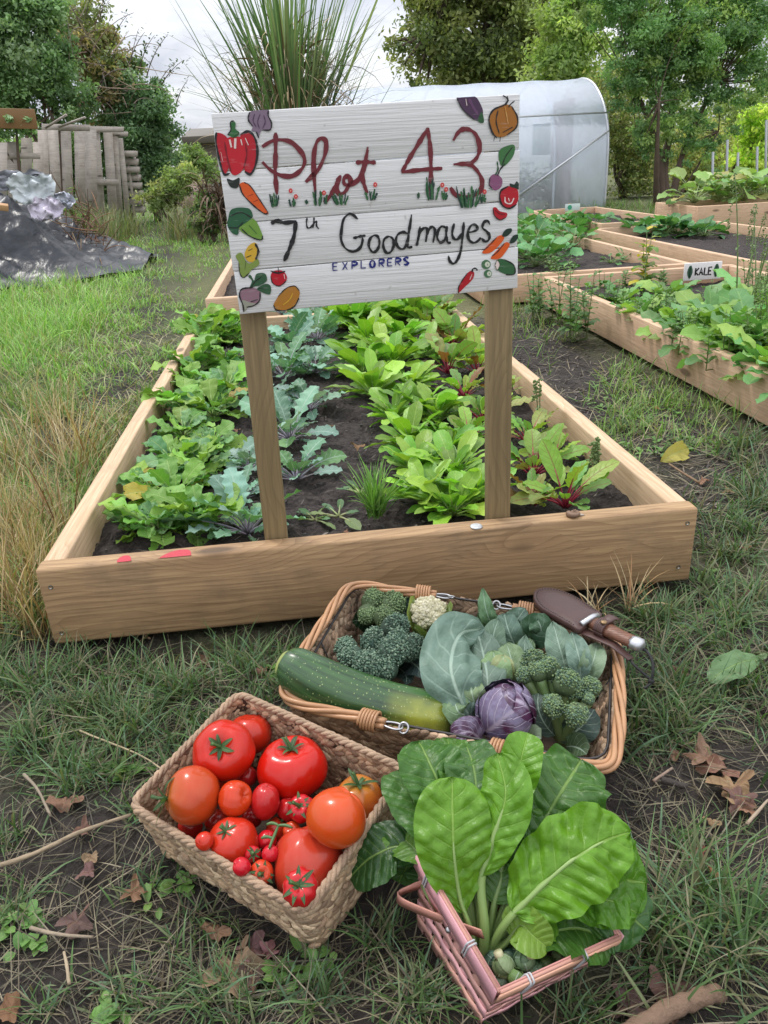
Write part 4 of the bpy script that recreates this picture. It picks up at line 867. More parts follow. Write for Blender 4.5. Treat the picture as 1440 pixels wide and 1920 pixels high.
def broccoli(label, lobes, cols, base, leaves=(), nb=150, rb=.0034, grp=None):
    b = thing('broccoli', label, 'broccoli', (base[0], base[1], base[2]-.03), grp); g = Geo(); gs = Geo()
    for px, py, z, rp in lobes:
        c = at(px, py, z=z); R = rp*depth(c)/FPX; up = nrm((c-base)+A(0, 0, .03)+tocam(c)*.02)
        Vi, Fi = ico(2); g.add(c+Vi*R*.86, Fi, A(*cols[0])*.45)
        for q in range(10):
            dd = nrm(up+.85*rs.randn(3)); cc = c+dd*R*rs.uniform(.35, .6); beads(g, cc, R*rs.uniform(.38, .62), int(nb*.55), rb*.62, cols, dd, .9, jit=.3)
        addtube(gs, bez(base, (base+c)/2+A(0, 0, -.005), c-up*R*.3), [.012, .011, .010, .009, .008, .008, .009, .011], 8, vary((.13, .2, .07)))
    part('florets', g, M['floret'], b); part('stalk', gs, M['stem'], b)
    if leaves:
        g = Geo()
        for q, (pa, pm, pt, wd, c) in enumerate(leaves):
            P = bez(at(*pa[:2], z=pa[2]), at(*pm[:2], z=pm[2]), at(*pt[:2], z=pt[2])); V, F, uv = leafP(P, wd, tocam(P[4]), OVATE, 7, 11, .2, 0, .06, 3, .06, 8, seed=q); g.add(V, F, vary(c), uv)
        part('leaf', g, M['bluecab'], b)
DK = [(.10, .17, .115), (.14, .22, .145), (.08, .14, .10), (.22, .30, .21)]
LT = [(.17, .25, .11), (.22, .30, .14), (.12, .19, .085)]
BL = (.07, .12, .095)
broccoli('pale green broccoli head at the back left of the wicker basket', [(700, 1128, .135, 27), (735, 1135, .135, 26), (690, 1152, .125, 24), (722, 1158, .13, 25), (752, 1130, .12, 16)], LT, at(715, 1165, z=.06), [((715, 1165, .06), (670, 1160, .1), (660, 1165, .11), .05, (.03, .075, .03)), ((730, 1150, .08), (755, 1130, .12), (765, 1160, .12), .06, BL), ((720, 1120, .1), (722, 1108, .13), (728, 1098, .15), .02, (.04, .10, .05))])
broccoli('dark blue-green sprouting broccoli head above the courgette', [(740, 1180, .14, 32), (700, 1205, .14, 30), (660, 1235, .135, 30), (690, 1250, .14, 32), (735, 1225, .145, 33), (770, 1215, .13, 27), (650, 1215, .12, 22), (725, 1255, .13, 26), (745, 1205, .15, 26)], DK, at(720, 1240, z=.04), [((750, 1240, .06), (785, 1235, .12), (795, 1275, .10), .055, (.075, .12, .11)), ((745, 1250, .06), (770, 1265, .1), (760, 1285, .09), .04, (.03, .055, .05)), ((770, 1230, .08), (790, 1235, .12), (780, 1215, .13), .035, (.07, .13, .05)), ((710, 1240, .1), (690, 1215, .15), (700, 1200, .165), .02, (.06, .12, .1))], nb=170)
broccoli('broccoli with several separate florets in the right end of the wicker basket', [(1005, 1240, .135, 23), (985, 1268, .13, 18), (1030, 1255, .14, 24), (1010, 1262, .14, 20), (990, 1250, .12, 20), (1062, 1282, .135, 28), (1080, 1292, .125, 20), (1108, 1290, .125, 20), (1103, 1312, .115, 14), (1035, 1325, .12, 23), (1080, 1338, .12, 25)], LT+DK[:2], at(1055, 1390, z=.03), [((1050, 1380, .04), (1060, 1310, .1), (1090, 1325, .09), .07, (.045, .085, .07)), ((1050, 1390, .04), (1090, 1370, .08), (1115, 1330, .1), .06, (.05, .09, .075)), ((1040, 1380, .05), (1000, 1340, .1), (1010, 1300, .11), .05, (.05, .09, .07)), ((1060, 1400, .05), (1085, 1395, .08), (1100, 1415, .08), .05, (.06, .11, .05))], nb=150, rb=.0031)
# cauliflower
cb = at(800, 1185, z=.05); cf = thing('cauliflower', 'small cream cauliflower in yellow-green leaves beside the broccoli', 'cauliflower', cb-A(0, 0, .03)); g = Geo(); c0 = at(803, 1152, z=.125)
for q in range(26):
    a, r_ = 2.4*q, .034*math.sqrt(q/26); d = nrm(A(0, 0, 1)+tocam(c0)*.7); R_ = rot_to(d); c = c0+R_@A(r_*math.cos(a), r_*math.sin(a), .022*(1-(r_/.04)**2)); beads(g, c, .0085, 22, .0042, [(.60, .56, .38), (.66, .62, .45), (.52, .48, .30)], nrm(c-c0+d*.03), .9)
Vi, Fi = ico(2); g.add(c0+Vi*.031, Fi, (.45, .42, .27)); part('curd', g, M['floret'], cf); 
for q, (a, m_, t, wd, c) in enumerate([((800, 1200, .06), (765, 1170, .12), (778, 1116, .15), .05, (.28, .36, .08)), ((805, 1205, .06), (850, 1190, .12), (842, 1130, .14), .06, (.26, .35, .10)), ((800, 1215, .05), (790, 1190, .12), (775, 1170, .13), .06, (.24, .34, .10)), ((800, 1215, .05), (830, 1205, .12), (835, 1165, .13), .05, (.3, .38, .12)), ((790, 1180, .07), (800, 1130, .1), (815, 1112, .14), .06, (.27, .36, .1))]):
    g = Geo(); P = bez(at(*a[:2], z=a[2]), at(*m_[:2], z=m_[2]), at(*t[:2], z=t[2])); V, F, uv = leafP(P, wd, nrm(c0-P[4]+tocam(c0)*.03), OVATE, 7, 12, .25, .1, .06, 3, seed=q); g.add(V, F, c, uv); part('leaf', g, M['bluecab'], cf)
def leafthing(name, label, cat, specs, mat, base, grp=None):
    t = thing(name, label, cat, base, grp)
    for q, (pts, wd, c, kw) in enumerate(specs):
        g = Geo(); P = catmull(np.array([at(a, b, z=z) for a, b, z in pts]), 6); nh = kw.pop('nh', None); nh = tocam(P[len(P)//2]) if nh is None else nrm(tocam(P[len(P)//2])+A(*nh))
        V, F, uv = leafP(P, wd, nh, kw.pop('prof', OVATE), kw.pop('nu', 13), kw.pop('nv', 26), seed=q+5, **{'blist': .012, **kw}); g.add(V, F, c, uv); part('leaf', g, mat, t)
    return t
GB, GP = (.155, .245, .195), (.22, .34, .16)
leafthing('cauliflower', 'cauliflower wrapped in one large blue-green leaf, centre of the wicker basket', 'cauliflower', [
  ([(890, 1352, .07), (868, 1320, .12), (845, 1250, .165), (862, 1190, .175), (905, 1178, .15)], .115, GB, dict(prof=ROUND, cup=-.35, fold=0, ripple=.08, blist=.035, nu=21, nv=40)),
  ([(905, 1350, .06), (915, 1290, .12), (905, 1220, .14), (890, 1170, .15)], .075, (.14, .21, .16), dict(cup=-.3, fold=-.1, ripple=.08, blist=.03)),
  ([(900, 1345, .08), (885, 1300, .135), (880, 1250, .15)], .05, (.22, .31, .16), dict(prof=LANCE, fold=-.35)),
  ([(890, 1340, .08), (860, 1335, .11), (850, 1300, .12)], .05, (.15, .24, .12), dict(ripple=.1, jag=.08))], M['bluecab'], at(890, 1345, z=.04))
leafthing('cauliflower', 'half-opened cauliflower with pale ribbed leaves, right of the blue-green one', 'cauliflower', [
  ([(940, 1300, .07), (930, 1260, .125), (925, 1220, .14)], .06, GP, dict(fold=.3, cup=-.2, ripple=.04)), ([(950, 1300, .07), (962, 1255, .12), (950, 1205, .145)], .055, (.20, .29, .15), dict(fold=.3, ripple=.05)),
  ([(945, 1305, .06), (920, 1280, .11), (905, 1235, .13)], .05, (.16, .25, .13), dict(fold=-.2, ripple=.06)), ([(945, 1290, .08), (942, 1250, .13), (945, 1228, .14)], .045, (.32, .36, .17), dict(fold=.25, blist=.01)),
  ([(955, 1290, .07), (980, 1240, .12), (985, 1190, .15)], .045, (.14, .22, .16), dict(prof=LANCE, fold=.2, ripple=.05)), ([(935, 1290, .06), (925, 1200, .13), (935, 1160, .15)], .05, (.13, .21, .14), dict(ripple=.07, fold=.1))], M['bluecab'], at(945, 1295, z=.03))
leafthing('kale_bunch', 'bunch of long blue-green strap leaves at the back right of the wicker basket', 'kale', [
  ([(930, 1190, .08), (912, 1145, .14), (905, 1102, .17)], .035, (.13, .25, .12), dict(prof=LANCE, ripple=.12, fold=.15)), ([(950, 1210, .07), (965, 1170, .13), (985, 1140, .16)], .055, GB, dict(ripple=.1, fold=.15, jag=.06)),
  ([(985, 1215, .08), (1000, 1185, .13), (1030, 1160, .15)], .065, (.05, .115, .06), dict(ripple=.08, fold=.3)), ([(1005, 1215, .08), (1015, 1180, .14), (1000, 1150, .16)], .05, (.08, .16, .09), dict(ripple=.08, fold=.2)),
  ([(1063, 1265, .10), (1050, 1215, .14), (1036, 1165, .165)], .055, (.17, .26, .19), dict(prof=LANCE, fold=.2, ripple=.04)), ([(1090, 1275, .10), (1085, 1230, .14), (1072, 1185, .155)], .045, GB, dict(prof=LANCE, fold=.25)),
  ([(1095, 1280, .09), (1112, 1240, .135), (1120, 1205, .14)], .045, (.21, .30, .19), dict(prof=LANCE, fold=.35)), ([(960, 1240, .08), (985, 1215, .12), (1000, 1200, .135)], .04, (.18, .28, .14), dict(fold=.2)), ([(975, 1230, .08), (955, 1185, .135), (945, 1150, .15)], .05, (.12, .2, .15), dict(ripple=.08, fold=.15)),
  ([(1075, 1270, .09), (1105, 1255, .11), (1125, 1225, .12)], .04, (.1, .17, .13), dict(fold=.2)), ([(900, 1190, .06), (915, 1165, .11), (895, 1150, .13)], .05, (.09, .18, .08), dict(ripple=.1, fold=.1))], M['bluecab'], at(1000, 1230, z=.03))
g = None
lt = thing('cabbage_stalk_leaf', 'small pale cabbage leaf at the foot of the red cabbage', 'cabbage leaf', at(1000, 1385, z=.03)); g = Geo(); P = bez(at(990, 1400, z=.05), at(1000, 1370, z=.09), at(1015, 1385, z=.09)); V, F, uv = leafP(P, .045, tocam(P[4]), OVATE, 7, 10, .3, seed=1); g.add(V, F, (.2, .27, .18), uv); part('blade', g, M['bluecab'], lt)
# red cabbage
m, T = newmat('red cabbage'); o = T('TexCoord').outputs['Object']; uv = T('Attribute', attribute_name='uvp').outputs['Vector']; c = attr(T, 'Col')['Color']
s = T('SeparateXYZ', {0: uv}); du = T.math('ABSOLUTE', T.math('SUBTRACT', s.outputs[0], .5)); n = T.noise(o, 26., 5, .6)
ve = T.math('FRACT', T.math('ADD', T.math('SUBTRACT', T.math('MULTIPLY', s.outputs[1], 5.), T.math('MULTIPLY', du, 6.)), T.math('MULTIPLY', n, .8))); ve = T.rng(T.math('ABSOLUTE', T.math('SUBTRACT', ve, .5)), .02, .09, 1., 0.)
cc = T.mix(T.rng(n, .46, .64, 0., .7), c, (.29, .27, .40)); cc = T.mix(T.math('MULTIPLY', T.math('MAXIMUM', ve, T.rng(du, .015, .05, 1., 0.)), .7), cc, (.42, .36, .46)); finish(T, princ(T, Base_Color=cc, Roughness=.42, Normal=bump(T, T.math('ADD', n, ve), .004, .5))); M['redcab'] = m
c0 = at(948, 1335, z=.10); R0 = 51*depth(c0)/FPX; rc = thing('red_cabbage', 'round purple red cabbage with a bluish bloom near the front of the wicker basket', 'red cabbage', c0-A(0, 0, R0)); g = Geo()
P, F, uv = grid(32, 20, lambda u, v: c0+R0*np.stack([np.sin(v*np.pi)*np.cos(u*6.283), np.sin(v*np.pi)*np.sin(u*6.283), np.cos(v*np.pi)*1.03], -1)*(1+.02*np.sin(u*25+v*9))[:, None], True); g.add(P, F, (.055, .018, .05), uv); part('heart', g, M['redcab'], rc)
def shell(cen, R, axis, open_, rise, c, seed, edge=.08):
    r_ = np.random.RandomState(seed); R_ = rot_to(axis, seed*1.7)
    def fn(u, v):
        w_ = np.sin(np.clip(v, .02, 1)**.8*np.pi*.62)**.7; ph = (v*rise); th = (u-.5)*open_*w_; top = np.clip((v-.75)*4, 0, 1)
        rr = R*(1.02+.03*np.abs(u-.5)*2+edge*top*(np.abs(np.sin(u*14+seed))*.6+.8*vnoise(u*17+seed, v*9, seed))); x = np.sin(ph)*np.cos(th); y = np.sin(ph)*np.sin(th); z = -np.cos(ph)
        return cen+(np.stack([x, y, z], -1)*rr[:, None])@R_.T
    P, F, uv = grid(17, 17, fn); return P, F, uv, c
for q, (ax, op, ri, c, k) in enumerate([((.1, .5, .75), 2.6, 2.3, (.10, .07, .13), 1.02), ((-.6, .3, .6), 2.4, 2.1, (.07, .018, .06), 1.05), ((.6, .2, .7), 2.4, 2.25, (.12, .09, .16), 1.06), ((0, .8, .5), 2.2, 2.0, (.09, .06, .12), 1.09), ((-.2, -.5, .8), 2.6, 2.3, (.05, .012, .035), 1.1), ((.25, .7, .3), 2.0, 1.9, (.16, .12, .21), 1.12)]):
    g = Geo(); d = A(*ax); fw = -nrm(CF*A(1, 1, 0)); dd = nrm(A(*CR)*ax[0]+fw*ax[1]*.4+A(0, 0, ax[2])); P, F, uv, c = shell(c0, R0*k*.985, dd, op, ri, c, q+1); g.add(P, F, c, uv); part('leaf', g, M['redcab'], rc)
lf = thing('cabbage_leaf', 'loose dark purple cabbage leaf between courgette and red cabbage', 'cabbage leaf', at(880, 1375, z=.05))
for pts, wd in (([(905, 1390, .06), (880, 1372, .10), (845, 1382, .085)], .055), ([(890, 1395, .06), (870, 1385, .09), (850, 1395, .08)], .04)):
    g = Geo(); P = catmull(np.array([at(a, b, z=z) for a, b, z in pts]), 6); V, F, uv = leafP(P, wd, tocam(P[6]), ROUND, 9, 13, .1, -.2, .08, 3, seed=3); g.add(V, F, (.06, .02, .055), uv); part('blade', g, M['redcab'], lf)

# ------------------------------------------------------------------ sheathed knife
kz = .168; kn = thing('sheathed_knife', 'garden knife in a brown leather sheath resting on the right rim of the wicker basket', 'knife', at(1100, 1170, z=.13)); kp = lambda x, y, z=kz: at(x, y, z=z)
ol = [(1003, 1127), (1001, 1115), (1008, 1106), (1030, 1104), (1055, 1110), (1085, 1124), (1112, 1142), (1128, 1154), (1106, 1168), (1086, 1181), (1064, 1170), (1038, 1155), (1016, 1142)]
O = catmull(np.array([kp(*q) for q in ol]), 6, True); n = len(O); c = O.mean(0); g = Geo(); lay = [(1.0, -.010), (1.015, -.004), (1.01, .001), (.985, .0035), (.55, .006)]; V = np.vstack([c+(O-c)*s+[0, 0, dz] for s, dz in lay]+[[c+A(0, 0, .0065)], [c-A(0, 0, .010)]]); F = [np.stack([np.arange(n)+q*n, (np.arange(n)+1) % n+q*n, (np.arange(n)+1) % n+(q+1)*n, np.arange(n)+(q+1)*n], -1) for q in range(4)]
g.add(V, np.vstack(F), (.1, .05, .04)); k = np.arange(n); g.F.append(np.stack([4*n+k, 4*n+(k+1) % n, np.full(n, 5*n)], -1)); g.F.append(np.stack([(k+1) % n, k, np.full(n, 5*n+1)], -1)); sh = part('sheath', g, M['leather'], kn)
g = Geo(); Q, L = resample(c+(O-c)*.90+[0, 0, .0042], 62); Vi, Fi = ico(0)
for i, q in enumerate(Q):
    t = nrm(Q[(i+1) % 62]-Q[i-1])
    if q@nrm(kp(1128, 1170)-c)-c@nrm(kp(1128, 1170)-c) < .85*np.linalg.norm(kp(1110, 1165)-c): R_ = np.stack([t, np.cross(A(0, 0, 1), t), A(0, 0, 1)], -1); g.add(q+(Vi*[.0019, .0011, .0008])@R_.T, Fi)
part('stitching', g, simple('dark thread', (.012, .008, .008), .7), sh)
h0, h1 = kp(1108, 1166, kz+.002), kp(1187, 1204, kz+.004); ax = nrm(h1-h0); g = Geo(); t_ = np.linspace(0, 1, 14)[:, None]; addtube(g, h0+(h1-h0)*t_, .0135*(1+.12*np.sin(t_[:, 0]*3.14)-.06*np.cos(t_[:, 0]*9)), 14, flat=.8, cap=True); part('handle', g, wood('knife handle wood', (.20, .085, .045), (.10, .035, .02), .0, 4., .4), kn)
g = Geo(); addtube(g, [h1-ax*.002, h1+ax*.004, h1+ax*.016, h1+ax*.021], [.0142, .0150, .0150, .010], 8, flat=.85); part('pommel', g, simple('brushed steel', (.55, .56, .58), .38, 300, .0004, .3, 60., metal=.85), kn)
g = Geo(); sdv = nrm(np.cross(ax, A(0, 0, 1))); addtube(g, catmull(np.array([h0-sdv*.024-ax*.004+A(0, 0, .002), h0+ax*.002+A(0, 0, .011), h0+sdv*.024-ax*.004+A(0, 0, .003)]), 8), .0062, 9); part('guard', g, bpy.data.materials['brushed steel'], kn)
g = Geo(); s0 = h0+ax*.03; a = np.linspace(0, 6.283, 30)
for o in (-.008, -.004, 0, .004, .008): addtube(g, s0+ax*o+.0165*(np.cos(a)[:, None]*sdv*1.08+np.sin(a)[:, None]*np.cross(sdv, ax)*.95), .0032, 6, closed=False)
addtube(g, [s0+A(0, 0, .014), s0+A(0, 0, .017)+nrm(A(.02, .01, 0))*.02, s0+A(.03, .008, .012)], [.011, .012, .009], 8, flat=.25); stp = part('strap', g, M['leather'], kn)
g = Geo(); p = kp(1132, 1166, kz+.022); P, F, uv = grid(16, 4, lambda u, v: p+np.stack([np.interp(v, [0, .4, .8, 1], [.0062, .0062, .004, 0])*np.cos(u*6.283), np.interp(v, [0, .4, .8, 1], [.0062, .0062, .004, 0])*np.sin(u*6.283), np.interp(v, [0, .4, .8, 1], [-.002, .0015, .0022, .002])], -1), True); g.add(P, F); part('press_stud', g, simple('old brass', (.30, .20, .11), .4, metal=.9), stp)
g = Geo(); addtube(g, [kp(1085, 1180, .16), kp(1115, 1192, .158), kp(1150, 1208, .158), kp(1183, 1236, .152)], [.012, .012, .011, .008], 8, flat=.2); part('belt_loop', g, M['leather'], kn)
g = Geo(); addtube(g, catmull(np.array([kp(1196, 1214, .165), kp(1212, 1221, .165), kp(1223, 1240, .155), kp(1224, 1262, .14), kp(1220, 1278, .125)]), 7), .0028, 7); addtube(g, catmull(np.array([kp(1176, 1230, .15), kp(1190, 1248, .145), kp(1210, 1266, .132), kp(1222, 1278, .125), kp(1208, 1291, .115)]), 7), .0025, 7); Vi, Fi = ico(1); g.add(kp(1221, 1277, .125)+Vi*.006, Fi); part('cord', g, simple('black cord', (.012, .012, .013), .7), kn)

# ------------------------------------------------------------------ chard and sprouts in the pink punnet
CH = [ # points of the midrib from stem foot to tip, where the blade starts along it, width, colour, options, label
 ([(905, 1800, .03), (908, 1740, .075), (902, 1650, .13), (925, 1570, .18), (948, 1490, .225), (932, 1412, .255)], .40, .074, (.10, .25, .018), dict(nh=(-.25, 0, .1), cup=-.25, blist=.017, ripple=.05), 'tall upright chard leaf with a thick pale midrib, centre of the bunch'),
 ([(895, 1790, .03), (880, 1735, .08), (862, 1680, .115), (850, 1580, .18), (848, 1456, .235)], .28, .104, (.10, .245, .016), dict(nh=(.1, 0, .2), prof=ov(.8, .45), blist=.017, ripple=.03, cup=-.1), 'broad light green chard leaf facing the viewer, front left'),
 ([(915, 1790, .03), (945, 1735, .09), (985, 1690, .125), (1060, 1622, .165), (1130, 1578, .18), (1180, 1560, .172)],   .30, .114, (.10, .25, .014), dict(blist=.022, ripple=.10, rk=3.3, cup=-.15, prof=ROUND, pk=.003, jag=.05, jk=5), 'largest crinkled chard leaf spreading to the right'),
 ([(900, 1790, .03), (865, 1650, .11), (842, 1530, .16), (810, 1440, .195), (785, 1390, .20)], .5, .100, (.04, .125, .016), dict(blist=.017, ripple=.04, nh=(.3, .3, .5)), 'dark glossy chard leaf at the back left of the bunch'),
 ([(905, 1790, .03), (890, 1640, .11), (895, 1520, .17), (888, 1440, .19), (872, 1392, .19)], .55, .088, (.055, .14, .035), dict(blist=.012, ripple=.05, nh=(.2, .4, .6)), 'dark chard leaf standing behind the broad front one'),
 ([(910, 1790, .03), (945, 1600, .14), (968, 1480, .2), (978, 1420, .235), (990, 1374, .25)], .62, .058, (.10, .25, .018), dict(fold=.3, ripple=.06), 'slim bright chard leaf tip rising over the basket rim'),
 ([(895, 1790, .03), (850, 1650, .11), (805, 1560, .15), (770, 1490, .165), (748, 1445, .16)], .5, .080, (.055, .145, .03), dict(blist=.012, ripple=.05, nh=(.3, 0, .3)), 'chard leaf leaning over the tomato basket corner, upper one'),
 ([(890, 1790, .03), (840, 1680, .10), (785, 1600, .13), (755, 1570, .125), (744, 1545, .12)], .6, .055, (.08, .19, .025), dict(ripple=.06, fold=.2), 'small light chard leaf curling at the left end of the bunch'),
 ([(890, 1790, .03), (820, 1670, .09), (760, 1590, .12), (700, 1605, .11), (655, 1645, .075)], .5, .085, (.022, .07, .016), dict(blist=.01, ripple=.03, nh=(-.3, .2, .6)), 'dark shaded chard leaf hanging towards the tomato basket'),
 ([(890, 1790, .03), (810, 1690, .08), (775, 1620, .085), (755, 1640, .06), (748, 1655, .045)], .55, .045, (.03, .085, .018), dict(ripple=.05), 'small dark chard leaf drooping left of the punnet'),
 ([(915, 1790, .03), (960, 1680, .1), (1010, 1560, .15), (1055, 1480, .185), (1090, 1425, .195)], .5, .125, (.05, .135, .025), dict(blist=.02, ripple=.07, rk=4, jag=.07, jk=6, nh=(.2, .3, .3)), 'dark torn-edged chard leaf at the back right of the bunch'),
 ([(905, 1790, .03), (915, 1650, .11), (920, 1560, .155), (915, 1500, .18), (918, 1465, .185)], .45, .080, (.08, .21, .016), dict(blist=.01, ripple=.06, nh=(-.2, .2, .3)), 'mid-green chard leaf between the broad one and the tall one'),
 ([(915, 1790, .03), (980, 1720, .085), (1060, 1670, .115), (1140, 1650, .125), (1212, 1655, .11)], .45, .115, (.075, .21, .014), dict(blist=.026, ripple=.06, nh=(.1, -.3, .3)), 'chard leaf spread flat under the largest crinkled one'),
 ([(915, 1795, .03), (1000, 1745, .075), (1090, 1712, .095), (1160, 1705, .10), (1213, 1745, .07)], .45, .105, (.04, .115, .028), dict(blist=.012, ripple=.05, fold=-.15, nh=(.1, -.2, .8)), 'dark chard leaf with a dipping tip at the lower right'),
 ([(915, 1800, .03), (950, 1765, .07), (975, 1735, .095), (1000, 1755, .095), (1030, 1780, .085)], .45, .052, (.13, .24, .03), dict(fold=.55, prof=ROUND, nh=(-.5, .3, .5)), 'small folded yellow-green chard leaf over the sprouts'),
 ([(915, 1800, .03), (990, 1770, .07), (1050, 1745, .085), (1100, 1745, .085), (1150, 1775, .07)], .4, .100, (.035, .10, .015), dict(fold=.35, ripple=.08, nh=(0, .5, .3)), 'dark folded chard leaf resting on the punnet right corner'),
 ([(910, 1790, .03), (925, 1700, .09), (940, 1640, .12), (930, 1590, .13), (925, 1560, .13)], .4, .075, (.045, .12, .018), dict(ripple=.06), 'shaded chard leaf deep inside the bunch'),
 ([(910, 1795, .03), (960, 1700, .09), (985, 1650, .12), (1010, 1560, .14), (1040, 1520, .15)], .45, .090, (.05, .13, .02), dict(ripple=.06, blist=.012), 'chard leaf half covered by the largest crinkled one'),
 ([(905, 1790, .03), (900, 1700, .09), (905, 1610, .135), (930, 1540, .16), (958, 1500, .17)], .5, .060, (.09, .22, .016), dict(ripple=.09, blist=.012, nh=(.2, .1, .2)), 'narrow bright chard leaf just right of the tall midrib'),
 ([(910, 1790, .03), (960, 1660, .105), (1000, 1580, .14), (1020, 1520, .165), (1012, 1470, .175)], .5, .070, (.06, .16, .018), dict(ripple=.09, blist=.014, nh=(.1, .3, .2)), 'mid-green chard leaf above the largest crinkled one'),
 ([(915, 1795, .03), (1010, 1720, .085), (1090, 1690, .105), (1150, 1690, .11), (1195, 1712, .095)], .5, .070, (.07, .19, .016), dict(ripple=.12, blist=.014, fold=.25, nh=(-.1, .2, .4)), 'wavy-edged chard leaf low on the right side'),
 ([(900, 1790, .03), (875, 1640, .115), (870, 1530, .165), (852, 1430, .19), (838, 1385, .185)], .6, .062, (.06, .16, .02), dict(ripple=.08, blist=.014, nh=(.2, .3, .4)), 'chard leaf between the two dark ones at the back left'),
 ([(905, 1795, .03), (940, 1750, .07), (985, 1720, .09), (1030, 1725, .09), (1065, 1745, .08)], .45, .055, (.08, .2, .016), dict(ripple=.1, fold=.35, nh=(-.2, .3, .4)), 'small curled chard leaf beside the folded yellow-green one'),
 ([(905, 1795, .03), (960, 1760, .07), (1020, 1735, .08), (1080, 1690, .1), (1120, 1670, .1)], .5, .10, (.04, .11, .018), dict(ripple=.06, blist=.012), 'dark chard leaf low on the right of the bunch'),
]
for q, (pts, f0, wd, c, kw, label) in enumerate(CH):
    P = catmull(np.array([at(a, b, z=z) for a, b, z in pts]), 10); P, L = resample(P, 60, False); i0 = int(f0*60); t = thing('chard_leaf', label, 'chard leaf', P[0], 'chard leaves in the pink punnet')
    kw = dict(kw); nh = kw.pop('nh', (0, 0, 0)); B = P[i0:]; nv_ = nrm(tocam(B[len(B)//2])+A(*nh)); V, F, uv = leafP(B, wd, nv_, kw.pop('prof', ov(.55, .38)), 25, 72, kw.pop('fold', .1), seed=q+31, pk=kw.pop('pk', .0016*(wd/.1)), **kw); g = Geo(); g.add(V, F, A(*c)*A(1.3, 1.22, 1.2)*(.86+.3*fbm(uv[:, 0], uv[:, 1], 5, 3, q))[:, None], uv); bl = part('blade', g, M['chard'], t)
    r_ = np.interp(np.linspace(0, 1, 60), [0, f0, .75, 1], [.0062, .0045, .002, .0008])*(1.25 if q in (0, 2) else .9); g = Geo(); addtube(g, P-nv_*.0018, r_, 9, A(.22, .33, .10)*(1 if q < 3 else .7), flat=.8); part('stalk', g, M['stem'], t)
for q, (px, py, z, rp, c) in enumerate([(944, 1812, .068, 20, (.22, .30, .15)), (984, 1800, .072, 18, (.17, .27, .15)), (968, 1834, .066, 15, (.14, .24, .07)), (940, 1838, .055, 13, (.2, .29, .2)), (1003, 1818, .06, 16, (.13, .22, .12)), (925, 1800, .05, 15, (.08, .16, .11)), (955, 1793, .05, 16, (.06, .12, .08)), (1025, 1808, .055, 16, (.12, .18, .06)), (1050, 1795, .055, 15, (.14, .19, .07))]):
    c0 = at(px, py, z=z); R0 = rp*depth(c0)/FPX
    s = thing('brussels_sprout', ('pale green sprout in the near corner of the punnet', 'sprout with a cut pale stump, right of the palest one', 'bright green sprout nearest the punnet rim', 'small bluish sprout tucked at the left rim', 'grey-green sprout by the wire tie', 'dark sprout behind the palest one', 'shaded sprout under the stalks', 'olive sprout under the folded leaf', 'olive sprout farthest right in the punnet')[q], 'sprout', c0-A(0, 0, R0), 'sprouts in the pink punnet')
    g = Geo(); Vi, Fi = ico(2); g.add(c0+Vi*R0*.93, Fi, A(*c)*.8)
    for k in range(5):
        P, F, uv, cc = shell(c0, R0*(.97+.035*k), nrm(A(*rs.randn(3)*.5)+A(0, 0, 1)), 2.7, 2.2, A(*c)*(1+.25*(rs.rand()-.5)), q*7+k+1, .04); g.add(P, F, cc, uv)
    part('leaves', g, M['bluecab'], s)
    if q in (0, 1): g = Geo(); d = nrm(A(.5, -.1, .7) if q == 1 else A(-.2, .4, .6)); addtube(g, [c0+d*R0*.7, c0+d*R0*1.45], [R0*.5, R0*.42], 12, (.42, .40, .24)); part('stump', g, M['stem'], s)

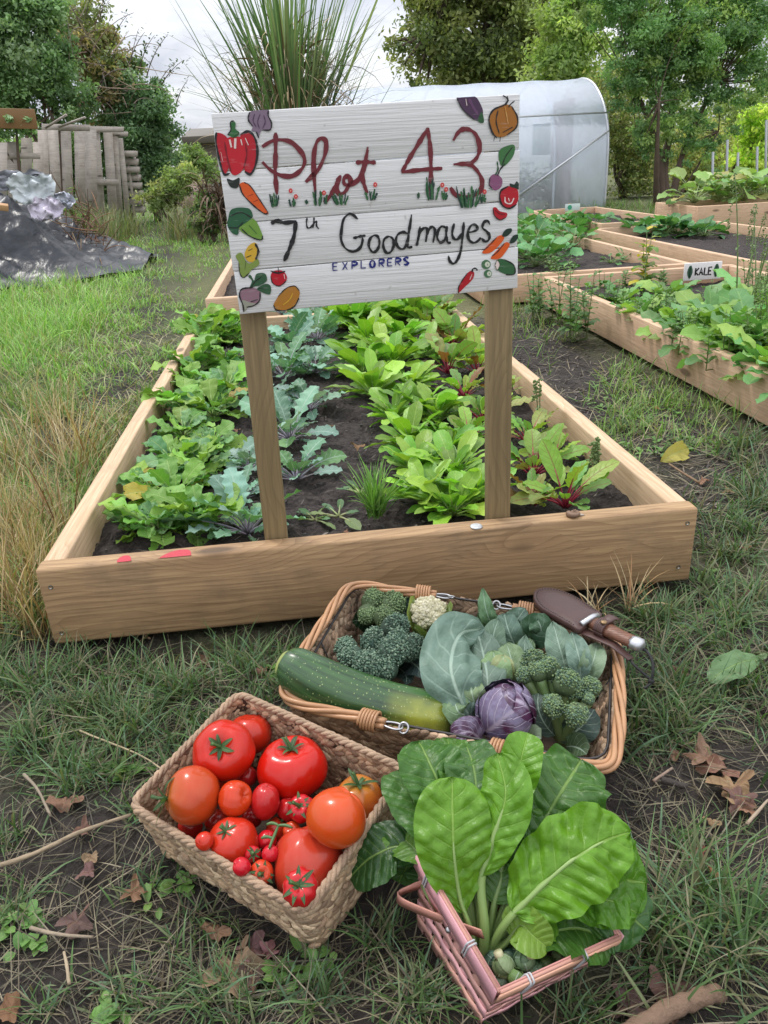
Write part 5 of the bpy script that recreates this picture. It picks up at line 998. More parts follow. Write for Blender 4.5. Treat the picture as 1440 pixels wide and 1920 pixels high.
# ------------------------------------------------------------------ garden plants
ORD = ['first', 'second', 'third', 'fourth', 'fifth', 'sixth', 'seventh', 'eighth', 'ninth', 'tenth', 'eleventh', 'twelfth', 'thirteenth', 'fourteenth', 'fifteenth', 'sixteenth', 'seventeenth', 'eighteenth', 'nineteenth', 'twentieth', 'twenty-first', 'twenty-second', 'twenty-third', 'twenty-fourth']
def plant(name, label, cat, p, n, Lr, wr, er, curl, cols, mat, prof=OVATE, pet=.35, sc_=(.2, .3, .1), grp=None, nu=5, nv=9, odd=None, stemr=.0025, headr=None, **kw):
    bk = rs.uniform(.85, 1.15)*(1+.42*np.clip((p[1]-.6)/2.3, 0, 1)) if p[0] < 1.6 and p[1] < 3.1 else 1.; Lr = (Lr[0]*bk, Lr[1]*bk)
    t = thing(name, label, cat, p, grp); g = Geo(); gs = Geo()
    for q in range(n):
        f = (q+.5)/n; L = rs.uniform(*Lr)*(.75+.35*math.sin(f*3.1)); hd = 2.39996*q+rs.rand()*.7
        if headr: hd = rs.uniform(*headr)
        el = er[0]+(er[1]-er[0])*(f**.8)+rs.randn()*.12; P = arc(p+A(math.cos(hd), math.sin(hd), 0)*.012*(1-f), hd, el, L, curl*(.7+.6*rs.rand()), 16); k = int(pet*15)
        side = A(-math.sin(hd), math.cos(hd), 0); tw = rs.randn()*.35; T0 = nrm(P[-1]-P[k]); N = nrm(np.cross(T0, side)); N = N if N[2] > 0 else -N; N = nrm(N+side*tw)
        V, F, uv = leafP(P[k:], L*(1-pet)*wr*(.85+.3*rs.rand()), N, prof, nu, nv, kw.get('fold', .2), kw.get('cup', 0), kw.get('ripple', .06), kw.get('rk', 3), kw.get('jag', 0), kw.get('jk', 8), kw.get('blist', 0), rs.randint(1e6), kw.get('lobes', 0))
        c = vary(cols[rs.randint(len(cols))], .32)*1.3
        if odd and rs.rand() < odd[0]: c = vary(odd[1], .2)
        g.add(V, F, c, uv); addtube(gs, P[:k+5:2], np.linspace(stemr*1.4, stemr*.6, len(P[:k+5:2])), 5, vary(sc_, .2))
    part('foliage', g, mat, t); part('stems', gs, M['stem'], t); return t
def inbed(p, i, mg=.10):
    x0, y0, w_, l_ = BEDS[i]; p = np.array(p); p[0] = np.clip(p[0], x0+mg, x0+w_-mg); p[1] = np.clip(p[1], y0+mg, y0+l_-mg*.5); return p
def bz(px, py): return at(px, py, z=SOILZ+.008)
gr1 = 'leafy plants with holed leaves in the left row'
for i, (px, py, s) in enumerate([(300, 1000, 1.), (375, 985, .95), (330, 940, 1.), (330, 875, .85), (395, 850, .75), (350, 770, .95), (425, 745, .9), (365, 700, .95), (430, 690, .9), (385, 650, .95), (440, 640, .9), (405, 605, .9), (445, 590, .8), (400, 585, .9), (345, 820, .8), (375, 890, .85), (272, 995, .68), (285, 925, .68), (320, 730, .7), (400, 780, .85)]):
    s *= 1.12
    plant('leaf_vegetable', 'bright green leafy plant with holed ragged leaves, %s from the front in the left row' % ORD[i], 'vegetable plant', inbed(bz(px, py), 0, .12), 38, (.06*s, .175*s), .62, (.25, 1.3), -.9, [(.115, .26, .045), (.15, .30, .06), (.12, .26, .10), (.19, .33, .055)], M['turnip'], OBOV, .34, (.3, .42, .15), gr1, 7, 12, (.02, (.42, .36, .06)), ripple=.10, jag=.10, blist=.012)
gr2 = 'blue-green kale plants in the second row'
for i, (px, py, s) in enumerate([(465, 1000, .8), (455, 935, .55), (555, 900, .75), (470, 880, .5), (545, 825, .8), (520, 760, .8), (580, 770, .75), (535, 710, .9), (590, 700, .7), (545, 660, .9), (595, 640, .8), (550, 615, .9), (600, 600, .8), (530, 590, .85)]):
    plant('kale_plant', 'blue-green jagged kale plant, %s from the front beside the left sign post' % ORD[i], 'vegetable plant', bz(px, py), 22, (.10*s, .25*s), .5, (.35, 1.25), -.8, [(.13, .24, .17), (.10, .21, .13), (.17, .28, .22), (.10, .22, .09)], M['kale'], OVATE, .35, (.3, .28, .32), gr2, 7, 15, ripple=.09, jag=.28, jk=6, rk=4)
gr3 = 'bright green spinach plants in the third row'
for i, (px, py, s) in enumerate([(850, 965, .85), (800, 940, .9), (895, 940, .8), (780, 890, .95), (850, 895, 1.), (770, 840, .9), (840, 850, .8), (740, 790, .8), (790, 780, .75), (700, 745, 1.), (770, 730, .9), (680, 700, 1.), (740, 690, 1.), (690, 650, 1.), (750, 645, 1.), (670, 610, 1.), (720, 605, 1.), (640, 590, .9), (770, 600, 1.), (820, 790, .85), (720, 670, .9), (800, 670, .9), (760, 570, 1.)]):
    plant('spinach_plant', 'fresh green smooth-leaved spinach plant, %s from the front in the row between the posts' % ORD[i], 'vegetable plant', inbed(bz(px, py), 0, .12), 40, (.07*s, .195*s), .43, (.3, 1.35), -.75, [(.17, .34, .03), (.23, .40, .045), (.13, .29, .035), (.19, .34, .06)], M['spinach'], OVATE, .32, (.28, .42, .12), gr3, 6, 10, (.008, (.4, .42, .06)), ripple=.05, fold=.25)
gr4 = 'beetroot plants with red stems in the right row'
for i, (px, py, s) in enumerate([(1060, 950, .95), (1000, 945, .7), (1000, 890, .8), (1040, 865, .6), (990, 830, .7), (880, 830, .7), (905, 790, .8), (870, 745, .85), (960, 745, .7), (840, 700, .9), (895, 700, .8), (850, 655, .9), (885, 640, .8), (800, 620, .9), (845, 610, .9), (800, 585, .95)]):
    plant('beetroot_plant', 'beetroot plant with red veins and stems, %s from the front along the right board' % ORD[i], 'vegetable plant', inbed(bz(px, py), 0, .14), 17, (.10*s, .235*s), .46, (.5, 1.3), -.7, [(.15, .29, .04), (.22, .35, .05), (.11, .23, .05), (.2, .24, .06)], M['beet'], OVATE, .36, (.28, .025, .05), gr4, 6, 11, (.08, (.22, .12, .04)), ripple=.09, rk=4)
def tuft(name, label, cat, p, n, L, wd, cols, lean=(.0, .6), grp=None, mat=None):
    g = Geo(); blades(g, p+rs.randn(n, 3)*A(.012, .012, 0)*L*5, rs.rand(n)*6.283, rs.uniform(*lean, n), L*rs.uniform(.6, 1.1, n), wd*rs.uniform(.7, 1.2, n), rs.uniform(.2, 1.1, n), np.asarray(cols)[rs.randint(len(cols), size=n)]*(.8+.4*rs.rand(n, 1)))
    return single(name, g, mat or M['grass'], label, cat, grp, loc=p)
def blades(g, pos, head, lean, L, Wd, curl, cols, seg=5):
    n = len(pos); t = np.linspace(0, 1, seg); ang = (np.pi/2-lean)[:, None]-curl[:, None]*t[None]**1.3; st = (L/(seg-1))[:, None]
    h = np.concatenate([np.zeros((n, 1)), np.cumsum(np.cos(ang[:, :-1])*st, 1)], 1); v = np.concatenate([np.zeros((n, 1)), np.cumsum(np.sin(ang[:, :-1])*st, 1)], 1)
    d = np.stack([np.cos(head), np.sin(head)], -1); C = np.concatenate([pos[:, None, :2]+h[..., None]*d[:, None], (pos[:, None, 2]+v)[..., None]], -1)
    tw = head+1.571+rs.randn(n)*.5; s = np.stack([np.cos(tw), np.sin(tw), .25*rs.randn(n)], -1); w_ = Wd[:, None]*np.array([.75, 1, .85, .55, .08] if seg == 5 else np.linspace(1, .1, seg))[None]*.5
    V = np.stack([C+s[:, None]*w_[..., None], C-s[:, None]*w_[..., None]], 2).reshape(n, seg*2, 3); k = np.arange(seg-1)*2
    f = np.stack([k, k+1, k+3, k+2], -1); F = (f[None]+np.arange(n)[:, None, None]*seg*2).reshape(-1, 4)
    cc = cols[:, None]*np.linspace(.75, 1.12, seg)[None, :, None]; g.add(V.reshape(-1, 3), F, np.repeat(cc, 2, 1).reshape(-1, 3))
p = bz(705, 968); tuft('grass_tuft', 'bright green grass tuft growing in the middle of the front bed', 'grass tuft', p, 90, .17, .006, [(.14, .32, .05), (.2, .36, .08), (.12, .26, .05)], (.0, .75))
for i, (px, py, l) in enumerate([(635, 968, 'small wilted seedling lying on the soil left of the grass tuft'), (590, 975, 'tiny weed seedling beside the foot of the left post'), (675, 925, 'pale straggling seedling behind the grass tuft')]):
    plant('seedling', l, 'seedling', bz(px, py), 7, (.05, .09), .4, (.1, .6), -.6, [(.07, .15, .06), (.13, .21, .07)], M['weed'], OVATE, .3, (.25, .28, .12), None)
def stalk(name, label, cat, p, h, ns, lw, cols, mat=None, grp=None, lean=.15, pairs=7, droop=.5, top=0, scol=(.14, .2, .07), odd=None, wr=.5, jag=.12):
    t = thing(name, label, cat, p, grp); g = Geo(); gs = Geo()
    for s in range(ns):
        hd = rs.rand()*6.283; hh = h*rs.uniform(.65, 1.05); P = arc(p+A(rs.randn()*.02, rs.randn()*.02, 0)*ns*.5, hd, 1.571-lean*rs.uniform(.2, 1.6), hh, -lean*rs.uniform(0, 2), 14); P[0] = p+rs.randn(3)*A(.001, .001, 0); addtube(gs, P, np.linspace(.004, .0015, 14)*(h/.4)**.5, 5, vary(scol))
        for q in range(pairs):
            f = .2+.78*(q+.5)/pairs; b = P[int(f*13)]; a0 = q*1.571+rs.rand()
            for k in range(2):
                if rs.rand() < .12: continue
                a = a0+k*3.1416+rs.randn()*.2; L = lw*(1.1-.55*f)*rs.uniform(.8, 1.2); Q = arc(b, a, .45+rs.randn()*.2, L, -droop*2*rs.uniform(.5, 1.2), 8); sd = A(-math.sin(a), math.cos(a), 0); N = nrm(np.cross(Q[-1]-Q[0], sd)); N = N if N[2] > 0 else -N
                V, F, uv = leafP(Q, L*wr, N, ov(.55, .75), 5, 8, .2, 0, .05, 2, jag, 7, seed=rs.randint(1e6)); c = vary(cols[rs.randint(len(cols))], .25)
                if odd and rs.rand() < odd[0]: c = vary(odd[1], .15)
                g.add(V, F, c, uv)
        for q in range(top): dd = P[-1]+A(rs.randn()*.006, rs.randn()*.006, -rs.rand()*h*.35); Vi, Fi = ico(0); g.add(dd+Vi*.004, Fi, (.2, .28, .1))
    part('foliage', g, mat or M['weed'], t); part('stems', gs, M['stem'], t); return t
NET = [(.07, .16, .04), (.10, .21, .05), (.13, .25, .06)]
for i, (px, py, h, l) in enumerate([(1080, 640, .42, 'nettle clump against the left corner of the KALE bed'), (1020, 600, .38, 'nettle clump on the path left of the KALE bed corner'), (1110, 612, .34, 'low dark nettle growing on the board of the KALE bed'), (1050, 560, .36, 'nettle clump behind the path, before the strawberry bed')]):
    stalk('nettle', l, 'nettle', at(px, py, z=0), h, 9, .085, NET, grp=None)
p = at(1200, 560, z=SOILZ); stalk('weed', 'tall weed with yellowing leaves standing in the KALE bed left of its sign', 'weed', p, .52, 3, .13, [(.16, .27, .06), (.22, .30, .06)], odd=(.3, (.55, .45, .04)), lean=.08)
for i, (px, py, h) in enumerate([(1385, 620, .75), (1415, 580, .6), (1405, 565, .5), (1300, 600, .45), (1425, 660, .5)]):
    if i != 3: stalk('weed', 'tall thin seeding weed in the KALE bed, standing %s' % ('second from the right', 'third from the right', 'behind the others beside the sign', '', 'farthest right and nearest')[i], 'weed', at(px, py, z=SOILZ), h, 3, .035, [(.15, .25, .08), (.2, .3, .12)], grp='tall seeding weeds in the KALE bed', top=60, pairs=14, wr=.3)
gk = 'leafy plants and weeds in the KALE bed'
for i, (px, py, s) in enumerate([(1190, 610, .8), (1230, 640, .8), (1270, 600, .7), (1290, 650, 1.), (1330, 640, 1.1), (1340, 690, 1.), (1380, 680, 1.1), (1400, 720, 1.), (1430, 700, 1.), (1430, 630, 1.2), (1385, 615, .7), (1235, 560, .8), (1400, 590, 1.1), (1250, 575, .9), (1440, 560, 1.2), (1160, 580, .7), (1215, 590, .6), (1310, 625, .6), (1385, 640, .8), (1425, 745, .8), (1255, 660, .9), (1310, 680, 1.), (1365, 720, 1.), (1180, 560, .7), (1400, 650, 1.2), (1440, 680, 1.2), (1330, 600, .8), (1290, 630, .8), (1420, 610, 1.2), (1230, 615, .8)]):
    if i % 3 == 2: stalk('weed', 'low leafy weed growing among the kale in the KALE bed', 'weed', inbed(at(px, py, z=SOILZ), 1, .1), .26*s, 8, .06, [(.11, .22, .05), (.15, .26, .07)], grp=gk)
    else: plant('kale_plant', 'broad-leaved kale plant standing in the KALE bed', 'vegetable plant', inbed(at(px, py, z=SOILZ), 1, .13), 24, (.15*s, .31*s), .5, (.35, 1.35), -.9, [(.11, .25, .08), (.15, .30, .09), (.18, .30, .06)], M['weed'], OVATE, .35, (.22, .32, .13), gk, 5, 9, ripple=.1, jag=.1)
gs_ = 'strawberry plants in the bed behind the sign'
for i, (px, py) in enumerate([(985, 485), (1000, 465), (1030, 480), (1060, 450), (1010, 445), (1045, 430), (1080, 430), (985, 440), (1030, 500), (990, 425), (1075, 465), (1110, 430), (960, 470), (1005, 500)]):
    plant('strawberry_plant', 'leafy strawberry plant in the bed right of the sign board', 'vegetable plant', at(px, py, z=SOILZ), 26, (.20, .34), .9, (.35, 1.25), -.8, [(.055, .17, .05), (.08, .21, .06), (.10, .24, .09)], M['weed'], ROUND, .6, (.2, .28, .1), gs_, 5, 7, jag=.08)
for i, (px, py) in enumerate([(1145, 485), (1170, 480)]): plant('strawberry_plant', 'small low strawberry plant alone on the soil, %s from the right board' % ORD[1-i], 'vegetable plant', at(px, py+8, z=SOILZ), 12, (.10, .16), .8, (.3, 1.), -.8, [(.08, .19, .06)], M['weed'], ROUND, .6)
g5 = 'leafy plants at the back left of the soil bed behind the KALE bed'
for i, (px, py) in enumerate([(1195, 440), (1220, 438), (1245, 442), (1270, 440), (1295, 440), (1320, 443), (1255, 432), (1210, 431)]):
    plant('young_bean_plant', 'low leafy green plant in the back row of the dark soil bed', 'vegetable plant', at(px, py, z=SOILZ), 18, (.22, .36), .75, (.25, 1.1), -.9, [(.055, .16, .055), (.09, .22, .08)], M['weed'], ROUND, .5, (.2, .3, .1), g5, 5, 7)
g6 = 'squash plants in the far right planter'
for i, (px, py, y) in enumerate([(1300, 395, 9.), (1345, 400, 9.), (1390, 405, 8.9), (1430, 410, 8.8), (1365, 385, 9.4), (1420, 385, 9.4)]):
    p = at(px, py, y=y); p[2] = .3
    plant('squash_plant', 'big pale green squash plant in the far planter, %s from the left' % ORD[i], 'vegetable plant', p, 26, (.3, .62), .95, (.35, 1.3), -1.0, [(.20, .31, .09), (.26, .36, .12), (.15, .25, .08)], M['weed'], ROUND, .6, (.35, .42, .18), g6, 6, 7, (.1, (.4, .38, .14)), .006, jag=.1, jk=5, fold=.25)
stalk('weed', 'slim flowering weed with seed heads by the right board of the front bed', 'weed', bz(1110, 915), .20, 3, .02, [(.16, .26, .08)], top=40, pairs=8, wr=.35)
stalk('weed', 'thin pale weed growing beside the right post over the board', 'weed', bz(1020, 800), .2, 2, .02, [(.16, .26, .1)], top=30, pairs=8, wr=.35)

# ------------------------------------------------------------------ grass
def scatter(g, spots, tuft_n, cols, lean, Lr, Wr, curl, tr=.022, dens=1.):
    P = []; Ls = []
    for px, py, rx, ry, n, k in spots:
        n = int(n*dens); nt_ = max(1, n//tuft_n); a = rs.rand(nt_)*6.283; r_ = np.sqrt(rs.rand(nt_))
        for q in range(nt_):
            c = at(px+rx*r_[q]*math.cos(a[q]), max(py+ry*r_[q]*math.sin(a[q]), 385), z=0); m_ = rs.randint(tuft_n//2, tuft_n*3//2+1); s = tr*max(1, depth(c)*.5)
            if any(c[0] > x0-.02 and c[0] < x0+w_+.02 and c[1] > y0-.0 and c[1] < y0+l_ for (x0, y0, w_, l_) in BEDS): continue
            ok = True
            for Bx in (TB, WB, PB):
                b4 = Bx[4:, :2]; ins = [np.cross(b4[(z+1) % 4]-b4[z], c[:2]-b4[z]) for z in range(4)]
                if all(v > -.002 for v in ins) or all(v < .002 for v in ins): ok = False
            if not ok: continue
            P.append(c+rs.randn(m_, 3)*A(s, s, 0)); Ls.append(np.full(m_, k*(.75+.5*rs.rand())))
    P = np.vstack(P); Ls = np.concatenate(Ls); P[:, 2] = gh(P[:, 0], P[:, 1])-.004; n = len(P)
    inb = np.zeros(n, bool)
    for (x0, y0, w_, l_) in BEDS: inb |= (P[:, 0] > x0-.004)*(P[:, 0] < x0+w_+.004)*(P[:, 1] > y0-.004)*(P[:, 1] < y0+l_+.06)
    P = P[~inb]; Ls = Ls[~inb]; n = len(P); sl_ = np.sqrt(np.maximum(1, (P-CAM)@CF/1.6))
    blades(g, P, rs.rand(n)*6.283, rs.uniform(*lean, n), rs.uniform(*Lr, n)*Ls, rs.uniform(*Wr, n)*sl_, rs.uniform(*curl, n), np.asarray(cols)[rs.randint(len(cols), size=n)]*(.7+.6*rs.rand(n, 1)))
NEAR = [(330, 1270, 300, 90, 2600, 1.), (60, 1230, 110, 90, 1200, 1.1), (200, 1390, 190, 70, 1500, .9), (380, 1430, 80, 80, 700, .8), (60, 1480, 90, 40, 220, .8), (20, 1640, 60, 90, 500, .9), (300, 1650, 100, 60, 450, .8), (330, 1780, 130, 80, 700, .8), (250, 1880, 210, 50, 650, .8), (500, 1850, 120, 80, 600, .8), (690, 1760, 60, 100, 420, 1.), (790, 1880, 80, 60, 500, 1.), (560, 1890, 90, 40, 300, .8), (200, 1560, 90, 50, 300, .8),
        (1330, 1190, 130, 120, 2200, 1.), (1220, 1330, 90, 80, 900, 1.), (1390, 1340, 70, 60, 700, 1.), (1320, 1750, 90, 80, 900, 1.35), (1200, 1840, 100, 60, 500, .9), (1250, 1560, 50, 40, 330, 1.), (1425, 1700, 40, 90, 350, .9), (1410, 880, 60, 70, 900, 1.3), (1330, 990, 90, 70, 900, .9), (1250, 820, 130, 40, 500, .9), (1400, 1060, 50, 60, 500, .8), (1160, 1150, 80, 60, 700, 1.), (1300, 1430, 100, 40, 160, .8), (1410, 1500, 40, 80, 150, .8), (960, 1900, 60, 30, 200, .9), (1100, 1890, 80, 40, 260, .9),
        (540, 1190, 60, 25, 60, 1.), (350, 1200, 200, 20, 160, .9), (1060, 1110, 60, 20, 120, .9)]
g = Geo(); STR = [q for q in NEAR if q[4] >= 880]; WEAK = [q for q in NEAR if q[4] < 880]
GC = [(.060, .125, .036), (.085, .165, .046), (.12, .20, .08), (.145, .18, .08), (.105, .19, .10), (.20, .19, .11)]
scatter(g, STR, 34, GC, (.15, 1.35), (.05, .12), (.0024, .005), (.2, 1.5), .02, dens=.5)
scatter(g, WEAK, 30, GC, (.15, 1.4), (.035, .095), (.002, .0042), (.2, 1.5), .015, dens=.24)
# lying stems and dry blades over the trodden ground
MESS = [(a, b, c, d, int(e*.28), f) for a, b, c, d, e, f in NEAR]+[(700, 1600, 720, 320, 900, .6), (100, 1750, 140, 160, 260, .7), (1300, 1600, 140, 220, 500, .7), (640, 1215, 560, 45, 450, .8)]
scatter(g, MESS, 6, [(.13, .105, .07), (.19, .16, .10), (.08, .068, .045), (.085, .09, .05), (.28, .24, .165)], (1.15, 1.56), (.05, .16), (.0012, .0026), (-.1, .35), .05)
stuff('grass', g, M['grass'], 'short trampled grass and dry stems round the baskets and the front bed', 'grass')
g = Geo()
LEFT = [(110, 900, 130, 160, 2600, 1.2), (50, 1060, 70, 130, 1700, 1.2), (150, 1080, 60, 60, 500, .7), (240, 800, 60, 90, 900, .8), (60, 720, 100, 80, 1500, 1.), (290, 720, 40, 60, 500, .8)]
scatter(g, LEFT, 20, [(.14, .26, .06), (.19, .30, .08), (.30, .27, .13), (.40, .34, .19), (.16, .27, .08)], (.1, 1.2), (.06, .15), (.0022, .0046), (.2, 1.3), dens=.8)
scatter(g, [(90, 960, 90, 150, 360, 1.), (50, 1110, 60, 110, 420, .9), (130, 850, 60, 60, 60, 1.2)], 14, [(.42, .33, .17), (.34, .25, .12), (.28, .17, .08), (.48, .40, .24)], (.0, .95), (.14, .32), (.0022, .0038), (.1, .9))
scatter(g, [(200, 760, 140, 120, 1000, .8), (320, 600, 60, 60, 380, .6), (190, 640, 130, 40, 700, .8)], 7, [(.30, .30, .13), (.19, .29, .08), (.38, .35, .2)], (1.0, 1.55), (.08, .2), (.002, .004), (0, .3), .06)
stuff('verge_grass', g, M['grass'], 'tall green and straw coloured grass along the left side of the front bed', 'grass')
g = Geo()
FAR = [(85, 585, 130, 55, 3800, 1.25), (40, 640, 80, 60, 1900, 1.15), (220, 570, 80, 60, 1400, .7), (200, 500, 120, 50, 1800, .9), (350, 490, 60, 60, 600, .5), (345, 580, 40, 40, 300, .5), (270, 440, 90, 40, 1200, .8), (400, 430, 40, 40, 800, 1.), (250, 410, 100, 20, 1200, 1.3), (380, 470, 40, 30, 500, .6), (150, 680, 120, 60, 1100, .6), (300, 650, 40, 40, 160, .5)]
scatter(g, FAR, 22, [(.20, .42, .07), (.28, .50, .10), (.16, .34, .065), (.34, .50, .17), (.36, .38, .18)], (.05, 1.1), (.07, .19), (.0024, .0044), (.2, 1.5))
scatter(g, [(1180, 430, 260, 20, 700, .7), (1150, 450, 40, 30, 500, .8), (1250, 390, 180, 10, 900, 1.2), (1210, 700, 60, 40, 260, .8), (1180, 740, 90, 40, 400, .7), (1000, 640, 60, 60, 300, .7), (1130, 820, 120, 60, 500, .6), (960, 560, 60, 30, 400, .9), (1280, 790, 110, 50, 500, .8), (1100, 420, 30, 20, 300, .8), (1100, 389, 80, 6, 500, 1.5), (1350, 440, 100, 14, 300, .6)], 18, [(.17, .31, .065), (.24, .38, .10), (.14, .26, .06), (.33, .32, .17)], (.05, 1.2), (.06, .18), (.002, .004), (.2, 1.3))
scatter(g, [(1150, 740, 170, 130, 700, .8), (1300, 900, 140, 100, 500, .8), (1050, 680, 70, 70, 200, .7)], 5, [(.3, .25, .16), (.2, .16, .1), (.12, .1, .07), (.38, .33, .22)], (1.2, 1.56), (.06, .18), (.0015, .003), (-.1, .3), .06)
stuff('meadow_grass', g, M['grass'], 'lush long grass beyond the bed at the left and between the far beds', 'grass')
for i, (px, py, h, n, l) in enumerate([(115, 1010, .42, 26, 'clump of tall reddish straw stems standing left of the front bed'), (200, 830, .35, 8, 'few thin bent straw stems beside the left board'), (20, 1180, .3, 16, 'pale straw clump at the left edge near the bed corner'), (1180, 1140, .14, 22, 'dry arching straw clump at the right end of the front sleeper'), (1115, 1150, .12, 18, 'dry grass clump behind the knife')]):
    p = at(px, py, z=0); tuft('straw_clump', l, 'dry grass', p, n, h, .0036, [(.36, .24, .11), (.42, .31, .16), (.28, .15, .06), (.46, .38, .22)], (.0, .45) if h > .3 else (.2, 1.1), mat=M['straw'])

# mulch chips on the soil of the front bed
g = Geo(); n = 4200; x = rs.uniform(.08, 1.49, n); y = rs.uniform(.07, 3.0, n)**1.0; z = SOILZ+.045*1.6*(fbm(x, y, 3.5, 3, 61)-.47)+.045*(fbm(x, y, 16, 3, 63)-.47)+.045*.7*(fbm(x, y, 45, 2, 65)-.4)
blades(g, np.stack([x, y, z+.004], -1), rs.rand(n)*6.283, rs.uniform(1.2, 1.7, n), rs.uniform(.008, .04, n), rs.uniform(.002, .007, n), rs.uniform(-.2, .2, n), np.asarray([(.02, .016, .014), (.05, .04, .034), (.10, .085, .07), (.2, .17, .14)])[rs.choice(4, n, p=[.5, .3, .15, .05])])
n = 3500; P = np.stack([rs.uniform(1.62, 2.36, n), rs.uniform(.1, 3.8, n), np.zeros(n)], -1); P[:, 2] = gh(P[:, 0], P[:, 1])+.003
blades(g, P, rs.rand(n)*6.283, rs.uniform(1.3, 1.65, n), rs.uniform(.01, .05, n), rs.uniform(.003, .009, n), rs.uniform(-.2, .2, n), np.asarray([(.035, .027, .022), (.06, .045, .036), (.14, .11, .085), (.22, .18, .14)])[rs.choice(4, n, p=[.4, .35, .18, .07])])
stuff('mulch', g, M['straw'], 'dark bark chips and small debris on the soil and path', 'mulch')

# ------------------------------------------------------------------ fallen leaves, sticks
def fallen(px, py, size, c, label, kind=0, rot=None, z=None):
    size *= .82; c = vary(A(*c)*.72, .3)
    p = at(px, py, z=.004) if z is None else at(px, py, z=z); p[2] = float(gh(p[0], p[1]))+.012 if z is None else p[2]
    rot = rs.rand()*6.283 if rot is None else rot; n = 44; a = np.linspace(0, 6.283, n, endpoint=False)
    if kind == 0: r_ = .5*(1+.34*np.cos(5*a)+.12*np.cos(11*a+1))*(1-.15*np.cos(a))
    elif kind == 1: r_ = .5*(1+.1*np.cos(7*a))*(1+.45*np.cos(2*a))
    else: r_ = .5*(1+.22*np.cos(3*a)+.12*np.cos(9*a))*(1+.25*np.cos(a))
    g = Geo(); V = []; UVs = []
    for s in (1., .66, .33): q = np.stack([size*s*r_*np.cos(a), size*s*r_*np.sin(a), size*(.20*s*s*np.cos(2*a+rot)+.16*(s**2)*np.cos(3*a+1.3*rot)*.7+.08*s*np.sin(7*a+rot))+.004], -1); V.append(q); UVs.append(np.stack([.5+.5*s*r_*np.sin(a)*1.4, .5+.5*s*r_*np.cos(a)*1.4], -1))
    V.append(np.zeros((1, 3))); UVs.append([[.5, .5]]); V = np.vstack(V); c_, s_ = math.cos(rot), math.sin(rot); V = np.stack([V[:, 0]*c_-V[:, 1]*s_, V[:, 0]*s_+V[:, 1]*c_, V[:, 2]], -1)+p
    k = np.arange(n); k2 = (k+1) % n; g.add(V, np.vstack([np.stack([j*n+k, j*n+k2, (j+1)*n+k2, (j+1)*n+k], -1) for j in (0, 1)]), c, np.vstack(UVs)); g.F.append(np.stack([2*n+k, 2*n+k2, np.full(n, 3*n)], -1))
    single('fallen_leaf', g, M['dead'], label, 'leaf', 'fallen leaves on the ground', loc=p)
LB, LP, LT_ = (.33, .19, .12), (.26, .15, .13), (.40, .27, .17)
for a in [(122, 1500, .055, LT_, 'squarish tan dead leaf on mud at the left, above the long twig', 1), (155, 1555, .035, LP, 'small pinkish dead leaf just above the long twig', 0), (170, 1605, .03, LT_, 'pale scrap of leaf under the long twig', 2), (165, 1632, .032, LP, 'reddish dead leaf below the long twig', 2), (248, 1668, .042, LB, 'orange-brown lobed leaf left of the tomato basket front wall', 0), (142, 1722, .05, LP, 'dull brown lobed leaf at the lower left on mud', 0), (15, 1890, .045, LB, 'orange-brown leaf in the bottom left corner', 2), (405, 1738, .04, LB, 'brown leaf standing on edge under the tomato basket front corner', 1), (435, 1795, .085, (.30, .235, .15), 'large crumpled grey-tan leaf below the tomato basket', 0), (468, 1760, .045, LP, 'dark pinkish leaf behind the large crumpled one', 0), (470, 1815, .04, (.2, .12, .11), 'small dark leaf right of the large crumpled one', 2), (500, 1768, .03, LP, 'small brown leaf below the basket corner', 0),
          (1320, 1415, .075, LT_, 'tan maple-like leaf at the right, nearest the wicker basket', 0), (1350, 1440, .06, LB, 'orange-brown leaf overlapping the tan one at the right', 1), (1375, 1480, .08, LT_, 'large pale brown lobed leaf at the right edge of the mud', 0), (1385, 1505, .06, LP, 'pinkish lobed leaf just below the large pale brown one', 0), (1400, 1520, .04, LB, 'small orange leaf with a pointed tip at the right', 2), (1298, 1598, .035, (.32, .13, .11), 'reddish fan-shaped leaf on mud at the right', 2), (1340, 1640, .028, (.42, .17, .09), 'bright orange curled leaf at the right', 1), (1258, 1855, .065, LP, 'brown leaf leaning on the thick branch', 2), (1180, 1885, .05, LP, 'dull pink lobed leaf left of the thick branch', 0), (1265, 1408, .03, LB, 'small brown leaf on mud below the straw at the right', 1), (1335, 1535, .025, LT_, 'tiny pale leaf under the pinkish lobed one', 1),
          (380, 1205, .05, LB, 'brown leaf in the dark gap under the front sleeper', 0), (490, 1255, .03, LB, 'small brown leaf left of the courgette end', 0), (270, 1180, .03, LT_, 'tan leaf under the left part of the front sleeper', 2), (690, 1260, .02, LB, 'tiny leaf hidden behind the basket', 2), (1320, 908, .045, LB, 'brown leaf on the path right of the bed corner', 1), (1365, 925, .04, LT_, 'pale brown leaf at the right of the path', 0), (1230, 770, .03, (.45, .2, .1), 'orange leaf on the mulch path beside the KALE bed', 2), (1190, 1075, .03, LP, 'small leaf by the right end of the front sleeper', 2), (1400, 1110, .035, LP, 'pinkish leaf in the grass at the right edge', 0), (1275, 1255, .035, LB, 'brown leaf in grass right of the knife cord', 0), (1395, 1025, .03, LB, 'small brown leaf near the right edge above the grass', 1)]:
    if 'hidden behind' in a[4]: continue
    fallen(*a)
